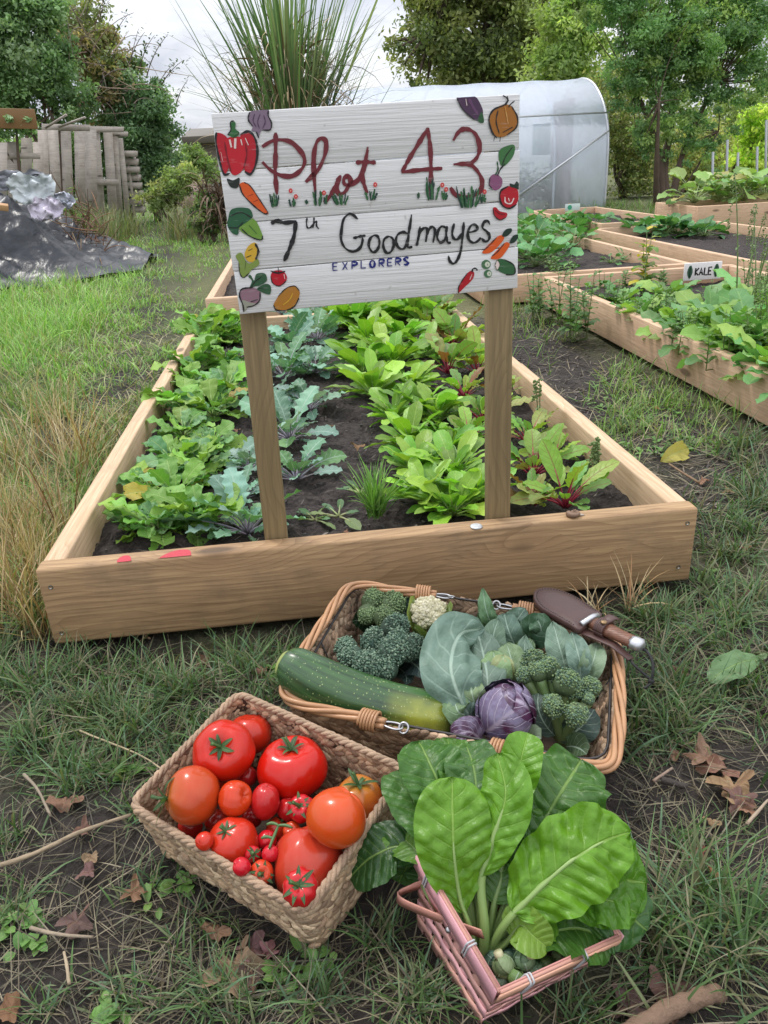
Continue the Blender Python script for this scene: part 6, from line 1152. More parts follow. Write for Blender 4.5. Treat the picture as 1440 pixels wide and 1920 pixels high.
for a in [(672, 838, .05, LB, 'orange-brown leaf on the bed soil in the middle', 1), (445, 808, .03, LB, 'brown leaf scrap on the soil of the left row', 0), (650, 1000, .02, LB, 'brown scrap on the soil near the front sleeper', 1), (1075, 905, .03, LB, 'brown leaf by the right beetroot plant', 2), (830, 835, .025, LP, 'small leaf on the soil between spinach and beetroot', 2), (620, 800, .03, LB, 'brown leaf on the soil right of the kale row', 0)]: fallen(*a, z=SOILZ+.018)
yl_ = leafthing('yellow_leaf', 'crumpled yellow leaf lying on the path right of the front bed', 'leaf', [([(1238, 866, .01), (1262, 852, .03), (1290, 840, .02)], .07, (.50, .44, .10), dict(fold=.3, ripple=.12, nu=9, nv=14))], M['weed'], at(1260, 855, z=0))
leafthing('dropped_leaf', 'single green chard leaf dropped on the grass at the right edge', 'leaf', [([(1425, 1236, .02), (1395, 1240, .03), (1355, 1258, .03), (1330, 1280, .015)], .06, (.16, .28, .12), dict(fold=.1, ripple=.06, blist=.012, nh=(0, 0, .6)))], M['chard'], at(1370, 1260, z=0))
leafthing('dropped_leaf', 'small green leaf stem lying at the right edge above the mud', 'leaf', [([(1440, 1228, .02), (1425, 1232, .02), (1410, 1234, .02)], .012, (.25, .36, .18), dict(prof=LANCE))], M['chard'], at(1425, 1232, z=0))
def stick(label, pts, r0, r1, c, cat='twig', name='twig'):
    P = catmull(np.array([at(a, b, z=zz) for a, b, zz in pts]), 6); P = P+rs.randn(*P.shape)*r0*.05; g = Geo(); addtube(g, P, np.linspace(r0, r1, len(P))*(1+.05*rs.randn(len(P))), 12, c); single(name, g, M['twig'], label, cat)
stick('thick cut branch lying in the bottom right corner', [(1165, 1945, .015), (1250, 1895, .02), (1310, 1872, .02), (1350, 1860, .018)], .0122, .0112, (.19, .12, .078), 'branch', 'branch')
stick('long thin twig running from the left edge to the tomato basket corner', [(-30, 1632, .02), (60, 1602, .018), (150, 1560, .03), (245, 1528, .06)], .0042, .0028, (.30, .23, .15))
for q, (a, l) in enumerate([([(58, 1740, .01), (110, 1752, .012), (175, 1757, .01)], 'short straight pale twig on the lower left mud'), ([(45, 1452, .01), (70, 1480, .012), (95, 1530, .01)], 'short bent pale twig above the long twig'), ([(1225, 1465, .01), (1260, 1440, .012)], 'small pale twig below the wicker basket right corner'), ([(1240, 1462, .012), (1290, 1476, .012)], 'dark piece of bark on the right mud'), ([(1400, 1545, .01), (1440, 1500, .015)], 'pale twig at the right edge of the mud'), ([(130, 1845, .01), (125, 1810, .012), (120, 1785, .01)], 'short upright-lying twig at the lower left'), ([(1310, 905, .012), (1270, 880, .02), (1255, 870, .02)], 'brown twig on the path near the yellow leaf'), ([(150, 1370, .03), (300, 1440, .03), (340, 1560, .02)], 'long curved dry stem across the grass left of the tomato basket')]):
    stick(l, a, (.003, .003, .003, .007, .003, .0025, .004, .0018)[q], (.002, .002, .002, .005, .002, .002, .003, .001)[q], [(.30, .24, .17), (.27, .22, .16), (.28, .2, .15), (.045, .036, .03), (.36, .28, .2), (.38, .3, .2), (.26, .17, .1), (.4, .33, .2)][q])

# small broad-leaved weeds pressed into the turf
g = Geo()
for px, py, rx, ry, n in [(45, 1730, 40, 60, 9), (230, 1420, 60, 30, 10), (1290, 835, 60, 25, 34), (1230, 790, 60, 30, 26), (300, 1650, 60, 40, 8), (1200, 850, 60, 30, 20), (190, 1890, 40, 20, 6), (620, 1250, 60, 20, 10), (1330, 1120, 70, 60, 24), (1150, 740, 60, 30, 20), (480, 1240, 60, 20, 10), (560, 1800, 60, 40, 8), (1400, 950, 40, 40, 14)]:
    for q in range(n):
        a, r_ = rs.rand()*6.283, math.sqrt(rs.rand()); c = at(px+rx*r_*math.cos(a), py+ry*r_*math.sin(a), z=0); c[2] = gh(c[0], c[1])+.004
        for k in range(rs.randint(2, 6)):
            P = arc(c+A(rs.randn()*.004, rs.randn()*.004, 0), rs.rand()*6.283, rs.uniform(.1, .8), rs.uniform(.014, .032), -.7, 6); V, F, uv = leafP(P, .016*rs.uniform(.6, 1.1), (0, 0, 1), OVATE, 5, 6, .2, seed=q); g.add(V, F, vary((.13, .26, .06), .3), uv)
stuff('ground_weeds', g, M['weed'], 'small broad-leaved weeds scattered in the turf and on the path', 'weeds')

# the same rough turf carried on beyond the picture's edges
g = Geo(); n = 15000; x = rs.uniform(-3.2, 4.6, n); y = rs.uniform(-2.4, 6.5, n); Q = np.stack([x, y, 0*x], -1); px, py, dz = proj(Q)
k = ((px < -10) | (px > 1450) | (py > 1930) | (dz < .2)) & (fbm(x, y, 2.3, 3, 17) > .40); Q = Q[k]
for (x0, y0, w_, l_) in BEDS: Q = Q[~((Q[:, 0] > x0-.02)*(Q[:, 0] < x0+w_+.02)*(Q[:, 1] > y0-.02)*(Q[:, 1] < y0+l_+.08))]
m_ = 5; Q = np.repeat(Q, m_, 0)+rs.randn(len(Q)*m_, 3)*A(.03, .03, 0); Q[:, 2] = gh(Q[:, 0], Q[:, 1])-.004; n = len(Q)
for (x0, y0, w_, l_) in BEDS: Q = Q[~((Q[:, 0] > x0-.005)*(Q[:, 0] < x0+w_+.005)*(Q[:, 1] > y0-.005)*(Q[:, 1] < y0+l_+.06))]
n = len(Q); blades(g, Q, rs.rand(n)*6.283, rs.uniform(.1, 1.4, n), rs.uniform(.05, .15, n), rs.uniform(.003, .006, n), rs.uniform(.2, 1.4, n), np.asarray(GC)[rs.randint(len(GC), size=n)]*(.7+.6*rs.rand(n, 1)))
stuff('rough_turf', g, M['grass'], 'rough patchy turf round the outside of the garden beds', 'grass')

# ------------------------------------------------------------------ background
def W2(px, py, y): return at(px, py, y=y)
def leafcloud(g, blobs, n, size, cols, clump=.28, nclump=160, dz=1.0, flat=1.0, lift=.35):
    """leaf-sized faces gathered in clumps through the volume of the crown"""
    vol = np.array([b[3]*b[4]*b[5] for b in blobs])**.75; pick = rs.choice(len(blobs), nclump, p=vol/vol.sum()); cc = []; cr = []
    for k in pick:
        cx, cy, cz, rx, ry, rz = blobs[k]; d = nrm(rs.randn(3)); r_ = rs.rand()**.38; cc.append(A(cx, cy, cz)+d*r_*A(rx, ry, rz)); cr.append(clump*min(rx, rz)*rs.uniform(.6, 1.3))
    cc = np.array(cc); cr = np.array(cr); w_ = cr**2; ci = rs.choice(nclump, n, p=w_/w_.sum()); off = rs.randn(n, 3)*.62; P = cc[ci]+off*cr[ci][:, None]*A(1.15, 1.15, .8)
    P = P[P[:, 2] > .05]; ci = ci[:len(P)]; n = len(P); cen = np.array([b[:3] for b in blobs]).mean(0)
    nv = nrm(nrm(off[:n])*.6+A(0, 0, lift)+rs.randn(n, 3)*.75); t, = [nrm(np.cross(nv, rs.randn(n, 3)))]; s = np.cross(nv, t); L = size*rs.uniform(.6, 1.25, n)[:, None]; Wd = L*rs.uniform(.38, .6, n)[:, None]
    V = np.stack([P-t*L*.5, P+s*Wd*.5-nv*L*.06, P+t*L*.5-nv*L*.1, P-s*Wd*.5-nv*L*.06], 1)
    base = np.asarray(cols)[rs.randint(len(cols), size=nclump)]*(.75+.6*rs.rand(nclump, 1))*2.4; c = base[ci]*(.7+.6*rs.rand(n, 1))
    g.add(V.reshape(-1, 3), np.arange(n*4).reshape(-1, 4), np.repeat(c, 4, 0)); return cc
def pb_(px, py, rx, ry, y, dz=1.0):
    c = W2(px, py, y); k = depth(c)/FPX; return (c[0], c[1], c[2], rx*k, .5*(rx+ry)*k*dz, ry*k)
def limbs(g, base, r0, forks, c=(.12, .09, .065)):
    """trunk and limbs: each fork is a list of points from the base outward"""
    for P, a, b in forks: addtube(g, catmull(np.asarray(P), 6), np.linspace(a, b, (len(P)-1)*6+1)*(1+.06*rs.randn((len(P)-1)*6+1)), 8, c)
def tree(name, label, cat, base, blobs, n, size, cols, forks, bark=(.12, .09, .065), nclump=160, clump=.28, grp=None, twigs=60, lift=.35, mat=None):
    t = thing(name, label, cat, base, grp); g = Geo(); cc = leafcloud(g, blobs, n, size, cols, clump, nclump, lift=lift); part('crown', g, mat or M['tree'], t)
    g = Geo(); limbs(g, base, 0, forks, bark); ends = np.array([f[0][-1] for f in forks])
    for q in range(min(twigs, len(cc))):
        e = ends[np.argmin(np.linalg.norm(ends-cc[q], axis=1))]; m_ = (e+cc[q])/2+rs.randn(3)*.1*np.linalg.norm(e-cc[q]); r_ = forks[0][2]*.45; addtube(g, bez(e, m_, cc[q], 6), np.linspace(r_, r_*.25, 6), 5, bark, cap=False)
    part('trunk', g, M['bark'], t); return t
OAK = [(.085, .105, .035), (.12, .135, .05), (.06, .08, .03), (.15, .16, .065)]
b0 = A(W2(900, 300, 24)[0], 24, 0)
tree('oak_tree', 'dense olive green oak standing behind the polytunnel', 'tree', b0, [pb_(*q, 24) for q in [(900, 60, 150, 110), (800, 50, 80, 70), (830, 115, 90, 55), (960, 90, 90, 90), (757, 115, 36, 42), (900, -60, 170, 90), (1000, -30, 100, 80), (880, 150, 120, 40)]], 46000, .165, OAK, [([b0, b0+A(.1, 0, 2), b0+A(0, 0, 4)], .35, .22), ([b0+A(0, 0, 2.5), b0+A(-1.5, 0, 4.2)], .2, .08), ([b0+A(0, 0, 2.7), b0+A(1.6, .2, 4.6)], .2, .08)], nclump=330, clump=.22)
b1 = A(W2(1060, 300, 20)[0], 20, 0)
tree('young_tree', 'lighter yellow-green tree between the oak and the multi-stemmed tree', 'tree', b1, [pb_(*q, 20) for q in [(1060, 60, 55, 90), (1050, 130, 60, 60), (1085, 0, 60, 60), (1100, 130, 50, 70)]], 16000, .14, [(.15, .20, .06), (.19, .23, .085), (.11, .16, .05)], [([b1, b1+A(0, 0, 1.8), b1+A(.1, 0, 3.2)], .12, .06)], nclump=150, clump=.3)
b2 = A(W2(1240, 388, 13.3)[0], 13.3, 0); kx = depth(b2)/FPX
def st_(pts, a, b): return ([A(b2[0]+dx*kx, b2[1]+dy, dz*kx) for dx, dy, dz in pts], a, b)
tree('multi_stemmed_tree', 'feathery green multi-stemmed tree standing right of the polytunnel', 'tree', b2, [pb_(*q, 13.3, .8) for q in [(1290, 60, 150, 80), (1200, 110, 70, 60), (1380, 90, 90, 70), (1300, 165, 90, 45), (1220, -20, 170, 60), (1385, 170, 60, 40), (1150, 30, 55, 60), (1245, 210, 60, 40), (1330, 230, 60, 45), (1400, 10, 90, 60), (1180, 170, 50, 50), (1420, 130, 50, 60), (1260, 130, 80, 60), (1225, 265, 45, 45), (1325, 290, 45, 40), (1275, 250, 60, 40), (1190, 230, 35, 45)]], 72000, .072, [(.085, .15, .065), (.11, .18, .075), (.065, .12, .05), (.14, .19, .07)],
     [st_([(0, 0, 0), (-15, 0, 90), (-60, .2, 200)], .09, .03), st_([(10, 0, 0), (2, .1, 70), (14, .25, 140), (6, .5, 250)], .10, .015), st_([(18, 0, 0), (40, .1, 100), (90, .2, 200)], .08, .03), st_([(-10, 0, 0), (-30, -.3, 70), (-45, -.5, 170)], .07, .02), st_([(25, 0, 0), (60, 0, 60), (95, 0, 120)], .03, .012), st_([(0, 0, 0), (14, .3, 80), (24, .4, 160), (-4, .6, 290)], .08, .015)], bark=(.15, .12, .085), nclump=520, clump=.2, twigs=150)
def shrub(label, blobs, n, size, cols, nclump=120, clump=.3, name='shrub', cat='shrub', grp=None, bark=(.13, .10, .07), lift=.3):
    c = np.array([b[:3] for b in blobs]).mean(0); base = A(c[0], c[1], 0); fk = [([base+A(rs.randn()*.1, 0, 0), base+A(rs.randn()*.2, rs.randn()*.2, c[2]*.5), A(b[0], b[1], b[2])], .05, .015) for b in blobs]
    return tree(name, label, cat, base, blobs, n, size, cols, fk, bark, nclump, clump, grp, 50, lift)
shrub('olive hawthorn bush filling the gap between polytunnel and multi-stemmed tree', [pb_(*q, 16.5) for q in [(1165, 250, 50, 70), (1150, 180, 45, 60), (1180, 340, 55, 60), (1210, 300, 40, 70)]], 15000, .085, [(.10, .125, .045), (.14, .155, .06), (.07, .095, .035), (.17, .16, .08)], 200)
shrub('yellowish bush behind the planter under the multi-stemmed tree', [pb_(*q, 17.5) for q in [(1290, 320, 60, 55), (1340, 290, 60, 60), (1260, 260, 40, 50), (1310, 370, 80, 30)]], 12000, .08, [(.17, .18, .065), (.13, .145, .05), (.2, .2, .09)], 170)
shrub('bright yellow-green climber leaves round the stakes at the right edge', [pb_(*q, 14) for q in [(1415, 270, 40, 60), (1440, 220, 40, 40), (1390, 310, 35, 35)]], 5000, .10, [(.22, .30, .06), (.28, .32, .08), (.16, .22, .05)], 90, name='climbing_plant', cat='climbing plant')
shrub('dark mixed hedge closing the view at the far right', [pb_(*q, 22) for q in [(1420, 220, 90, 80), (1350, 260, 60, 70), (1460, 300, 80, 70)]], 9000, .12, [(.08, .11, .04), (.11, .14, .05)], 120, name='hedge', cat='hedge')
HD = [(.065, .11, .047), (.095, .15, .07), (.047, .083, .036), (.14, .195, .11)]
shrub('dark ivy covered hedge at the top left corner', [pb_(*q, 16) for q in [(30, 70, 80, 110), (90, 150, 60, 60), (20, 160, 70, 60), (-60, 60, 80, 140), (70, 10, 60, 60), (60, 215, 80, 45), (130, 185, 50, 55), (110, 80, 40, 60)]], 42000, .10, HD, 340, .25, name='hedge', cat='hedge')
hb = shrub('brown twiggy bramble thicket between the ivy hedge and the hawthorn', [pb_(*q, 18) for q in [(165, 90, 60, 80), (200, 150, 70, 55), (140, 30, 50, 60), (215, 110, 40, 50), (190, 215, 70, 45)]], 13000, .10, [(.12, .14, .055), (.16, .13, .07), (.09, .11, .045)], 150, .25, name='bramble', cat='bramble')
g = Geo()
for q in range(170):
    px, py = rs.uniform(95, 260), rs.uniform(10, 215)
    if py < (px-90)*.75-20: continue
    p = W2(px, py, 17.2+rs.randn()*.5); a = arc(p, rs.rand()*6.283, rs.uniform(-.3, 1.2), rs.uniform(.5, 1.3), rs.uniform(-1.8, .3), 8); addtube(g, a, np.linspace(.010, .004, 8), 4, vary((.28, .22, .16), .4), cap=False)
part('dry_stems', g, M['twig'], hb)
hw = shrub('dark green hawthorn bush with spiky twigs right of the pallet fence', [pb_(*q, 18) for q in [(265, 240, 62, 80), (235, 165, 50, 50), (300, 190, 30, 40), (285, 300, 55, 55), (250, 130, 25, 30), (310, 260, 26, 40), (250, 330, 50, 60), (215, 230, 40, 50)]], 36000, .09, [(.065, .11, .055), (.09, .14, .075), (.045, .08, .04), (.12, .17, .10)], 260, .25)
g = Geo(); gl = Geo()
for px, py, hh in [(240, 110, .9), (275, 120, 1.0), (262, 105, .8), (300, 140, .8), (210, 60, .7), (185, 30, .8), (330, 175, .6), (290, 150, .9)]:
    P = arc(W2(px, py+25, 17.8), rs.uniform(-.6, .9), 1.2+rs.randn()*.2, hh, -.5, 10); addtube(g, P, np.linspace(.014, .004, 10), 5, (.12, .1, .07), cap=False)
    for k in range(26): leafq = P[rs.randint(2, 10)]+rs.randn(3)*.05; V, F, uv = leafP(arc(leafq, rs.rand()*6.28, rs.rand(), .09, -.4, 4), .045, (0, 0, 1), OVATE, 3, 4); gl.add(V, F, vary((.06, .10, .05), .3), uv)
part('spiky_shoots', g, M['bark'], hw); part('shoot_leaves', gl, M['tree'], hw)
shrub('dark fill undergrowth added behind the gaps of the pallet fence', [pb_(*q, 17.6) for q in [(60, 320, 100, 70), (170, 330, 80, 80), (-40, 320, 80, 70)]], 12000, .13, HD, 150, name='undergrowth')  # shrub fill added so the gaps between the slats read dark
shrub('small bush hiding the foot of the far hut', [pb_(*q, 24) for q in [(362, 300, 22, 28), (395, 318, 22, 20)]], 4000, .10, [(.12, .17, .06), (.09, .13, .05)], 60)
shrub('low weedy bush along the path below the hawthorn', [pb_(*q, 15) for q in [(330, 345, 30, 35), (300, 370, 40, 25), (350, 330, 25, 30)]], 6000, .07, [(.12, .16, .06), (.17, .18, .08), (.09, .12, .045)], 90)
shrub('green ivy patch hanging over the top of the pallet fence', [pb_(*q, 12.6) for q in [(30, 235, 60, 20), (-20, 240, 50, 25)]], 3500, .07, HD, 60, name='ivy', cat='ivy')
shrub('leafy bush beside the dead brown clump left of the sign', [pb_(*q, 11.2) for q in [(385, 395, 25, 35), (370, 420, 20, 18), (400, 425, 25, 16)]], 3500, .055, [(.09, .15, .05), (.06, .1, .04), (.13, .17, .07)], 60)
for i, (x0, x1, h, l) in enumerate([(-420, 130, 60, 'far dark hedgerow seen behind the left shrubs'), (320, 760, 38, 'far hedgerow behind the shed and the pampas grass'), (1080, 1500, 90, 'far hedgerow behind the squash planter')]):
    shrub(l, [pb_(px, 310-(px-720)*.05-h*.4, 75, h, 38) for px in np.arange(x0, x1, 75)], 9000, .26, [(.09, .115, .05), (.12, .145, .065), (.07, .09, .045)], 160, .4, name='hedge', cat='hedge')

# pampas
pc = W2(562, 420, 12.4); pc[2] = 0; pp = thing('pampas_grass', 'huge clump of pampas grass with dead thatch, rising behind the sign', 'pampas grass', pc); kk = depth(pc)/FPX
g = Geo(); n = 240; a = rs.rand(n)*6.283; r_ = np.abs(rs.randn(n))*.38; P = pc+np.stack([r_*np.cos(a), r_*np.sin(a), rs.uniform(1.1, 2.2, n)], -1); blades(g, P, a, .12+np.abs(rs.randn(n))*.18+r_*.25, rs.uniform(1.2, 2.35, n), rs.uniform(.030, .052, n), rs.uniform(.0, .4, n), np.asarray([(.12, .21, .08), (.17, .27, .12), (.08, .15, .06), (.24, .3, .15)])[rs.randint(4, size=n)]*(.8+.4*rs.rand(n, 1)), 5)
n = 140; a = rs.rand(n)*6.283; r_ = rs.uniform(.1, .7, n); P = pc+np.stack([r_*np.cos(a), r_*np.sin(a), rs.uniform(.9, 1.9, n)], -1); blades(g, P, a, rs.uniform(.35, 1.0, n), rs.uniform(1.3, 2.4, n), rs.uniform(.02, .04, n), rs.uniform(.2, 1.3, n), np.asarray([(.10, .16, .08), (.14, .2, .11), (.2, .22, .12)])[rs.randint(3, size=n)], 6)
part('leaves', g, M['grass'], pp); g = Geo(); n = 900; a = rs.rand(n)*6.283; r_ = np.abs(rs.randn(n))*.36+.1; P = pc+np.stack([r_*np.cos(a), r_*np.sin(a), rs.uniform(.7, 2.95, n)-r_*.8], -1)
blades(g, P, a, rs.uniform(.3, 1.7, n), rs.uniform(.5, 1.2, n), rs.uniform(.018, .045, n), rs.uniform(.8, 2.4, n), np.asarray([(.36, .27, .15), (.26, .18, .10), (.44, .35, .22), (.16, .11, .07)])[rs.randint(4, size=n)], 6); part('dead_thatch', g, M['straw'], pp)
bp = W2(418, 440, 11.2); bp[2] = 0; g = Geo(); n = 420; a = rs.rand(n)*6.283; P = bp+np.stack([.16*rs.randn(n), .16*rs.randn(n), rs.uniform(.2, .78, n)], -1); blades(g, P, a, rs.uniform(.3, 2.2, n), rs.uniform(.3, .7, n), rs.uniform(.015, .035, n), rs.uniform(.8, 2.2, n), np.asarray([(.14, .085, .05), (.09, .055, .035), (.2, .13, .08)])[rs.randint(3, size=n)], 6)
single('dead_clump', g, M['straw'], 'dead brown plant clump at the left edge of the sign', 'dead plant', loc=bp)

# polytunnel: the long side faces the beds, hoops run across it
m, T = newmat('polythene sheet'); o = T('TexCoord').outputs['Object']; n1 = T.noise(T.vmath('MULTIPLY', o, (1., 1., .35)), 2.2, 4); n2 = T.noise(T.vmath('MULTIPLY', o, (6., 6., 1.2)), 2., 4)
d = T('BsdfDiffuse', {'Color': (.80, .86, .97, 1)}).outputs[0]; tl = T('BsdfTranslucent', {'Color': (.80, .86, .97, 1)}).outputs[0]; gl = T('BsdfGlossy', {'Color': (.9, .92, .95, 1), 'Roughness': .22, 'Normal': bump(T, n2, .03, .5)}).outputs[0]; tr = T('BsdfTransparent', {'Color': (.86, .9, .94, 1)}).outputs[0]
x = T('MixShader', {0: .6, 1: d, 2: tl}).outputs[0]; sz = T('SeparateXYZ', {0: o}).outputs[2]; low = T.rng(sz, .0, 1.7, .66, .20)
x = T('MixShader', {0: T.math('ADD', low, T.math('MULTIPLY', T.math('SUBTRACT', n1, .5), .5)), 1: x, 2: tr}).outputs[0]; x = T('MixShader', {0: .14, 1: x, 2: gl}).outputs[0]; finish(T, x); M['poly'] = m
TX1 = W2(1133, 389, 13.4)[0]; TX0 = W2(640, 380, 13.4)[0]; TY, TW, TH = 13.4, 3.4, 2.25
pt_ = thing('polytunnel', 'white polythene tunnel greenhouse behind the beds', 'polytunnel', (TX1, TY, 0))
sec = catmull(np.array([(0, 0), (.0, .75), (.05, 1.25), (.24, 1.64), (.62, 1.97), (1.1, 2.2), (1.7, 2.3), (2.3, 2.2), (2.78, 1.97), (3.16, 1.64), (3.35, 1.25), (3.4, .75), (3.4, 0)]), 5); ns = len(sec); nxs = 50; xs = np.linspace(TX0, TX1, nxs); g = Geo()
sag = .018*np.sin((xs-TX0)/(TX1-TX0)*np.pi*5)**2
V = np.stack([np.repeat(xs, ns), TY+np.tile(sec[:, 0], nxs)+np.repeat(sag, ns)*np.sign(np.tile(1.7-sec[:, 0], nxs))*.8, np.tile(sec[:, 1], nxs)-np.repeat(sag, ns)*1.0], -1); i = np.arange(nxs-1)[:, None]*ns; k = np.arange(ns-1)[None]; g.add(V, np.stack([i+k, i+k+1, i+ns+k+1, i+ns+k], -1).reshape(-1, 4)); part('cover', g, M['poly'], pt_)
for xe, nm in ((TX1, 'end_sheet'), (TX0, 'end_sheet')):
    g = Geo(); E_ = np.stack([np.full(ns, xe), TY+sec[:, 0], sec[:, 1]], -1); g.add(np.vstack([E_, [[xe, TY+1.7, .9]]]), np.array([[k, k+1, ns] for k in range(ns-1)]+[[ns-1, 0, ns]])); part(nm, g, M['poly'], pt_, False)
M['galv'] = simple('galvanised tube', (.62, .64, .67), .4, metal=.5, var=.2)
for q in range(6):
    x = TX0+(TX1-TX0)*q/5; g = Geo(); addtube(g, np.stack([np.full(ns, x), TY+sec[:, 0]*.995+(.03 if q < 5 else -.01), sec[:, 1]*.99+(.0 if q < 5 else .02)], -1), .022, 7); part('hoop', g, M['galv'], pt_)
g = Geo(); addtube(g, [A(TX0, TY+.05, 1.62), A(TX1, TY+.05, 1.62)], .018, 6); part('crop_bar', g, M['galv'], pt_)
g = Geo(); addtube(g, [W2(965, 372, TY-.03), A(TX1-.02, TY-.03, W2(1135, 245, TY)[2])], .020, 6); part('brace', g, M['galv'], pt_)
g = Geo(); xd = W2(1075, 300, TY+.3)[0]; addbox(g, A(xd, TY+1.0, .95), (.12, .9, 1.9), None, .01, (.32, .2, .19)); addbox(g, A(xd-.35, TY+1.2, 1.25), (.35, .08, .55), None, .01, (.10, .3, .28)); part('door_frame', g, M['col'], pt_, False)
for i, (px, hh) in enumerate([(985, .9), (1010, .7), (1035, .8), (1055, .55), (960, .8)]):
    p = W2(px, 385, TY+1.0); p[2] = 0; stalk('tunnel_plant', 'green plant growing inside the polytunnel, %s from the left' % ORD[sorted([985, 1010, 1035, 1055, 960]).index(px)], 'plant', p, hh, 6, .3, [(.06, .16, .05), (.09, .2, .06)], droop=.4)

# stakes at the right
for i, (px, y0, y1, t) in enumerate([(1334, 338, 285, 3), (1362, 330, 262, 2), (1382, 320, 286, 2), (1416, 345, 275, 4), (1432, 350, 225, 5)]):
    a, b = W2(px, y0+50, 12.5), W2(px+t, y1, 12.5); a[2] = 0; g = Geo(); addtube(g, [a, b], .022, 7, (.42, .44, .46)); single('garden_stake', g, M['col'], 'pale grey stake behind the squash plants, %s from the left' % ORD[i], 'stake')

# pallet fence
def fy(px): return 12.2+max(px, -40)/235*4.2
def slat(t, px0, px1, ytop, ybot, lean=0., dy=0., nm='slat', th=.02):
    y = fy((px0+px1)/2)+dy; a, b = W2(px0+lean, ytop, y), W2(px1+lean, ytop+(px1-px0)*.02, y); c, d = W2(px0, ybot, y), W2(px1, ybot, y); c[2] = max(c[2], -.02); d[2] = max(d[2], -.02)
    g = Geo(); f = np.array([a, b, d, c]); bk = f+A(0, th, 0); V = np.vstack([f, bk]); addF(g, V, [[3, 2, 1, 0], [4, 5, 6, 7], [0, 1, 5, 4], [1, 2, 6, 5], [2, 3, 7, 6], [3, 0, 4, 7]])
    o = part(nm, g, M['pallet'], t, False); return o
def pal(label, px, py): p = W2(px, py, fy(px)); p[2] = 0; return thing('pallet', label, 'pallet', p)
t = pal('weathered pallet panel at the left edge, half hidden by the tarpaulin', 30, 400)
for q, px in enumerate(range(-30, 72, 23)): slat(t, px, px+20, 268-(px*.12)+rs.randn()*3, 400, -2+rs.randn()*2)
slat(t, -30, 75, 285, 298, 0, .05, 'rail')
t = pal('weathered grey pallet panel with a plank along its top, left of the green shoots', 110, 400)
for q, px in enumerate(range(76, 166, 22)): slat(t, px, px+19, 245-(q*1.5)+rs.randn()*2, 410, -8+q*.8+rs.randn()*1.5)
slat(t, 78, 168, 232, 246, 0, -.06, 'rail')
t = pal('open pallet frame standing in front of the fence with its rails showing', 190, 410)
for px, ln, w_ in ((166, -15, 17), (186, -13, 13), (205, -12, 17)): slat(t, px, px+w_, 238+(px-168)*.1, 425, ln)
slat(t, 150, 232, 236, 248, 0, -.05, 'rail'); slat(t, 158, 222, 335, 348, 0, -.05, 'rail')
t = pal('narrow grey pallet leaning right of the open frame', 225, 410)
for px, ln in ((222, -12), (236, -16)): slat(t, px, px+10, 250+(px-222)*.6, 415, ln)
slat(t, 206, 240, 246, 256, 0, -.04, 'rail')
t = pal('pallet seen edge-on at the right end of the fence, leaning left', 256, 400)
for q in range(8): slat(t, 238+q*2.6-10, 262+q*2.2-8, 282+q*15, 294+q*15, 0, .1+(q % 2)*.06, 'board', .3)
for px, ln in ((250, -14), (266, -18)): slat(t, px, px+5, 284, 405, ln, .05, 'rail')
t = thing('leaning_plank', 'grey planks resting loose on top of the pallet fence', 'plank', W2(110, 225, 14)); 
for a, b in (((85, 240), (125, 215)), ((110, 238), (160, 220))):
    g = Geo(); p0, p1 = W2(*a, 14.2), W2(*b, 14.2); addtube(g, [p0, p1], .07, 4, flat=.3); part('board', g, M['pallet'], t, False)
t = thing('brown_board', 'brown board stuck in the hedge at the left edge', 'board', W2(20, 225, 12.4)); g = Geo(); p = W2(10, 222, 12.4); addbox(g, p, (.9, .03, .28), Rxyz(.1, .1, .06), .004, (.24, .13, .05)); part('panel', g, M['col'], t, False)

# far hut, paling fence, sack
hp_ = W2(385, 345, 28); hp_[2] = 0; t = thing('shed', 'dark roofed garden hut far off left of the sign', 'shed', hp_); kz_ = depth(hp_)/FPX; g = Geo(); top = W2(385, 258, 28)[2]; addbox(g, hp_+A(.2, 1.5, top/2), (68*kz_, 2.4, top), None, .01, (.16, .13, .10)); part('wall', g, M['col'], t, False)
g = Geo(); addbox(g, hp_+A(.2, 1.4, top+.12), (84*kz_, 3.0, .24), Rxyz(0, .12, 0), .02, (.11, .095, .075)); part('roof', g, M['col'], t, False); g = Geo(); addbox(g, W2(380, 300, 27.7)+A(0, .95, 0), (10*kz_, .06, 20*kz_), None, .004, (.45, .5, .62)); part('window', g, M['col'], t, False)
t = thing('paling_fence', 'low grey paling fence far off on the path left of the sign', 'fence', W2(380, 350, 25)*A(1, 1, 0))
for px in range(348, 420, 6): g = Geo(); a = W2(px, 318+rs.randn()*2, 25); a[2] = max(a[2], .5); addbox(g, A(a[0], a[1], a[2]/2), (.075, .02, a[2]), None, .002, vary((.26, .24, .21), .3)); part('paling', g, M['col'], t, False)
for z in (.35, .75): g = Geo(); a, b = W2(346, 330, 25.06), W2(420, 330, 25.06); addtube(g, [A(a[0], a[1], z), A(b[0], b[1], z)], .03, 4, (.24, .22, .2)); part('rail', g, M['col'], t, False)
g = Geo(); p = W2(350, 362, 22); P, F, uv = grid(24, 16, lambda u, v: p+np.stack([.32*np.sin(v*np.pi)*np.cos(u*6.283)*(1+.2*np.sin(u*19+v*7)), .25*np.sin(v*np.pi)*np.sin(u*6.283), .42*np.cos(v*np.pi)*(1+.12*np.sin(u*13))], -1), True); P[:, 2] = np.maximum(P[:, 2], 0); g.add(P, F, (.55, .38, .34)); single('cloth_sack', g, M['col'], 'pale pink cloth sack standing at the end of the path', 'sack')

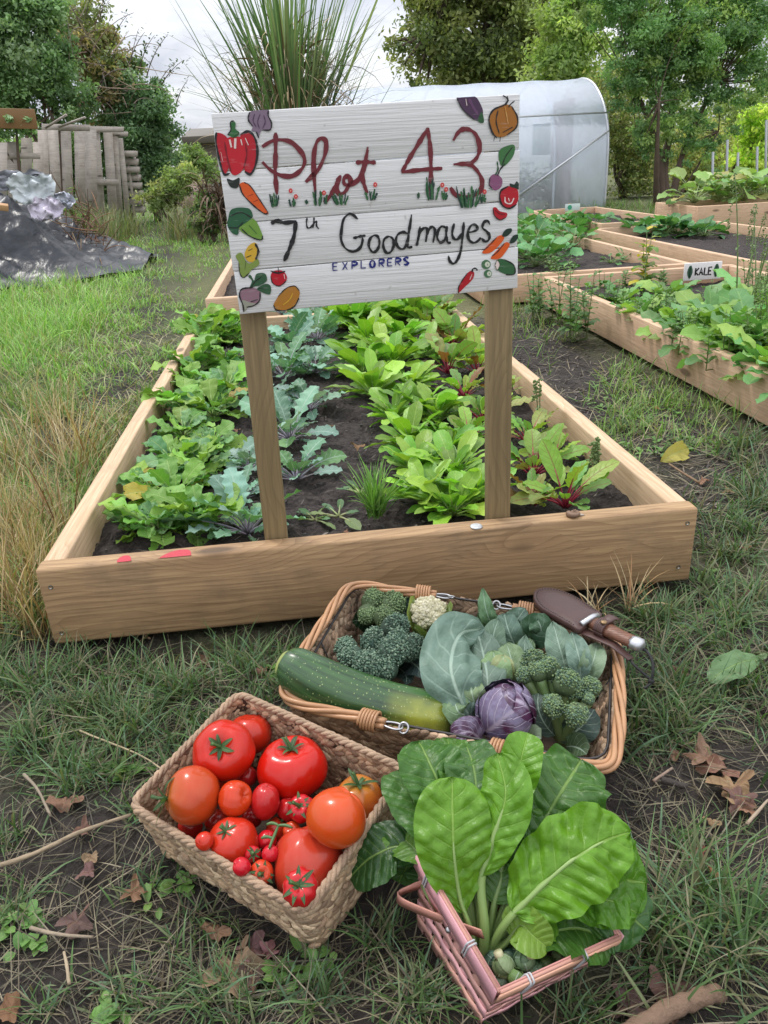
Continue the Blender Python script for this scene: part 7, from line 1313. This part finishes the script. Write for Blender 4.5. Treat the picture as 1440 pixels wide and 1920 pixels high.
# tarpaulin heap
m, T = newmat('black tarpaulin'); o = T('TexCoord').outputs['Object']; n = T.noise(T.vmath('MULTIPLY', o, (3., 1.4, 3.)), 2., 3, .5); finish(T, princ(T, Base_Color=T.mix(n, (.008, .010, .014), (.028, .032, .040)), Roughness=.36, Specular_IOR_Level=.42, Normal=bump(T, n, .06, .6))); M['tarp'] = m
def heap(x, y):
    # a long mound under the sheet, its skirt running out to a point on the grass
    d = np.hypot((x+3.75)/1.75, (y-8.5)/1.35); h = 1.22*np.exp(-d**2.6*.9); t = np.clip((x+3.6)/2.1, 0, 1); tip = .42*(1-t)**1.1*np.exp(-((y-(8.45-.95*t))/(.75*(1-t)+.12))**2); return np.maximum(h, tip)
xs, ys = np.linspace(-6.2, -1.12, 150), np.linspace(6.35, 10.2, 110); Xg, Yg = np.meshgrid(xs, ys); x, y = Xg.ravel(), Yg.ravel(); h = heap(x, y)
wx, wy = x+.22*(fbm(x, y, 1.4, 3, 71)-.47)*2, y+.22*(fbm(x, y, 1.4, 3, 79)-.47)*2
rdg = lambda q, p: 1-np.abs((q % 1)*2-1)**p
fold_ = .30*rdg((wx*.45+wy*.9)*.75, .8)+.17*rdg((wx*.8+wy*.6)*1.5+.4*fbm(x, y, 1, 2, 5), .7)+.09*rdg((wx*.3+wy)*2.9+.8*fbm(x, y, 1.2, 2, 8), .8)+.06*rdg((wx-.5*wy)*3.4, .8)+.05*fbm(x, y, 7, 2, 91)
z = h*.95+(fold_-.30)*np.clip(h*2.6, 0, 1)-.012
keep = h > .035+.03*fbm(x, y, 3, 2, 75); i = np.arange(109)[:, None]*150; k = np.arange(149)[None]; F = np.stack([i+k, i+k+1, i+151+k, i+150+k], -1).reshape(-1, 4); F = F[keep[F].all(1)]
g = Geo(); g.add(np.stack([x, y, z], -1), F); single('tarpaulin', g, M['tarp'], 'crumpled dark grey tarpaulin over a heap at the left edge', 'tarpaulin', loc=A(-2.6, 8, 0))
def sheet(label, px, py, y, rx, rz, c, seed, name='plastic_bag', cat='plastic bag'):
    p = W2(px, py, y); g = Geo(); P, F, uv = grid(26, 20, lambda u, v: p+np.stack([(u-.5)*2*rx*(1-.5*np.abs(v-.5)), -.35*(1-v)*rz+.10*(fbm(u*4, v*4, 1.3, 3, seed)-.45)*2, (v-.5)*2*rz*(1-.4*np.abs(u-.5))+.16*(fbm(u*5, v*3, 1.2, 3, seed+3)-.45)], -1)); g.add(P, F, np.asarray(c)[None]*(.8+.4*fbm(uv[:, 0], uv[:, 1], 6, 2, seed))[:, None]); single(name, g, simple('plastic film '+str(seed), (1, 1, 1), .3, 14, .02, .3, 7., usecol=True), label, cat)
sheet('white and pale green plastic bag on the tarpaulin heap', 62, 352, 7.9, .26, .15, (.55, .60, .62), 5); sheet('crumpled white plastic bag with purple print on the heap', 88, 392, 7.6, .19, .12, (.55, .50, .60), 9); sheet('grey plastic sheet at the top of the heap by the left edge', 30, 338, 8.3, .42, .10, (.24, .25, .28), 13, 'plastic_sheet', 'plastic sheet'); sheet('pale plastic sheet hanging at the right end of the heap top', 112, 376, 8.2, .18, .08, (.5, .52, .6), 17, 'plastic_sheet', 'plastic sheet')
g = Geo(); p = W2(4, 388, 7.6); addbox(g, p, (.12, .1, .06), Rxyz(.3, .2, .2), .005, (.45, .26, .12)); single('cardboard_scrap', g, M['col'], 'orange-brown cardboard scrap on the heap at the left edge', 'cardboard', smooth=False)
g = Geo()
for q in range(130):
    p = W2(rs.uniform(95, 195), rs.uniform(390, 450), 8.8+rs.randn()*.3); p[2] = abs(rs.randn())*.3+.1; addtube(g, arc(p, rs.rand()*6.28, rs.uniform(-.4, 1.3), rs.uniform(.25, .6), rs.uniform(-1.5, .5), 6), np.linspace(.008, .003, 6), 4, vary((.20, .12, .07), .4), cap=False)
stuff('dry_brush', g, M['twig'], 'heap of dry brown weed stems behind the tarpaulin', 'dry stems')
for i, (px, py, y, h) in enumerate([(125, 395, 11.2, 1.0), (150, 420, 11.0, .7)]):
    p = W2(px, py, y); p[2] = 0; stalk('bramble_shoot', ('taller' if i == 0 else 'shorter')+' light green bramble shoot climbing before the pallet fence', 'bramble', p, h, 4, .22, [(.2, .33, .08), (.16, .28, .06)], wr=.7, pairs=5)
g = Geo(); n = 2600; px = rs.uniform(90, 420, n); P = np.stack([np.interp(px, [90, 420], [-3.6, -.9])+rs.randn(n)*.25, rs.uniform(11.3, 14, n), np.zeros(n)], -1)
keepm = np.abs(P[:, 0]+1.75) > .35; P = P[keepm]; n = len(P); blades(g, P, rs.rand(n)*6.283, rs.uniform(0, .7, n), rs.uniform(.25, .75, n), rs.uniform(.006, .014, n), rs.uniform(.2, 1.1, n), np.asarray([(.16, .22, .08), (.22, .24, .12), (.3, .26, .15), (.12, .18, .06)])[rs.randint(4, size=n)]*(.7+.6*rs.rand(n, 1)))
stuff('tall_weeds', g, M['grass'], 'tall rough grass and weeds along the pallet fence and the path', 'weeds')
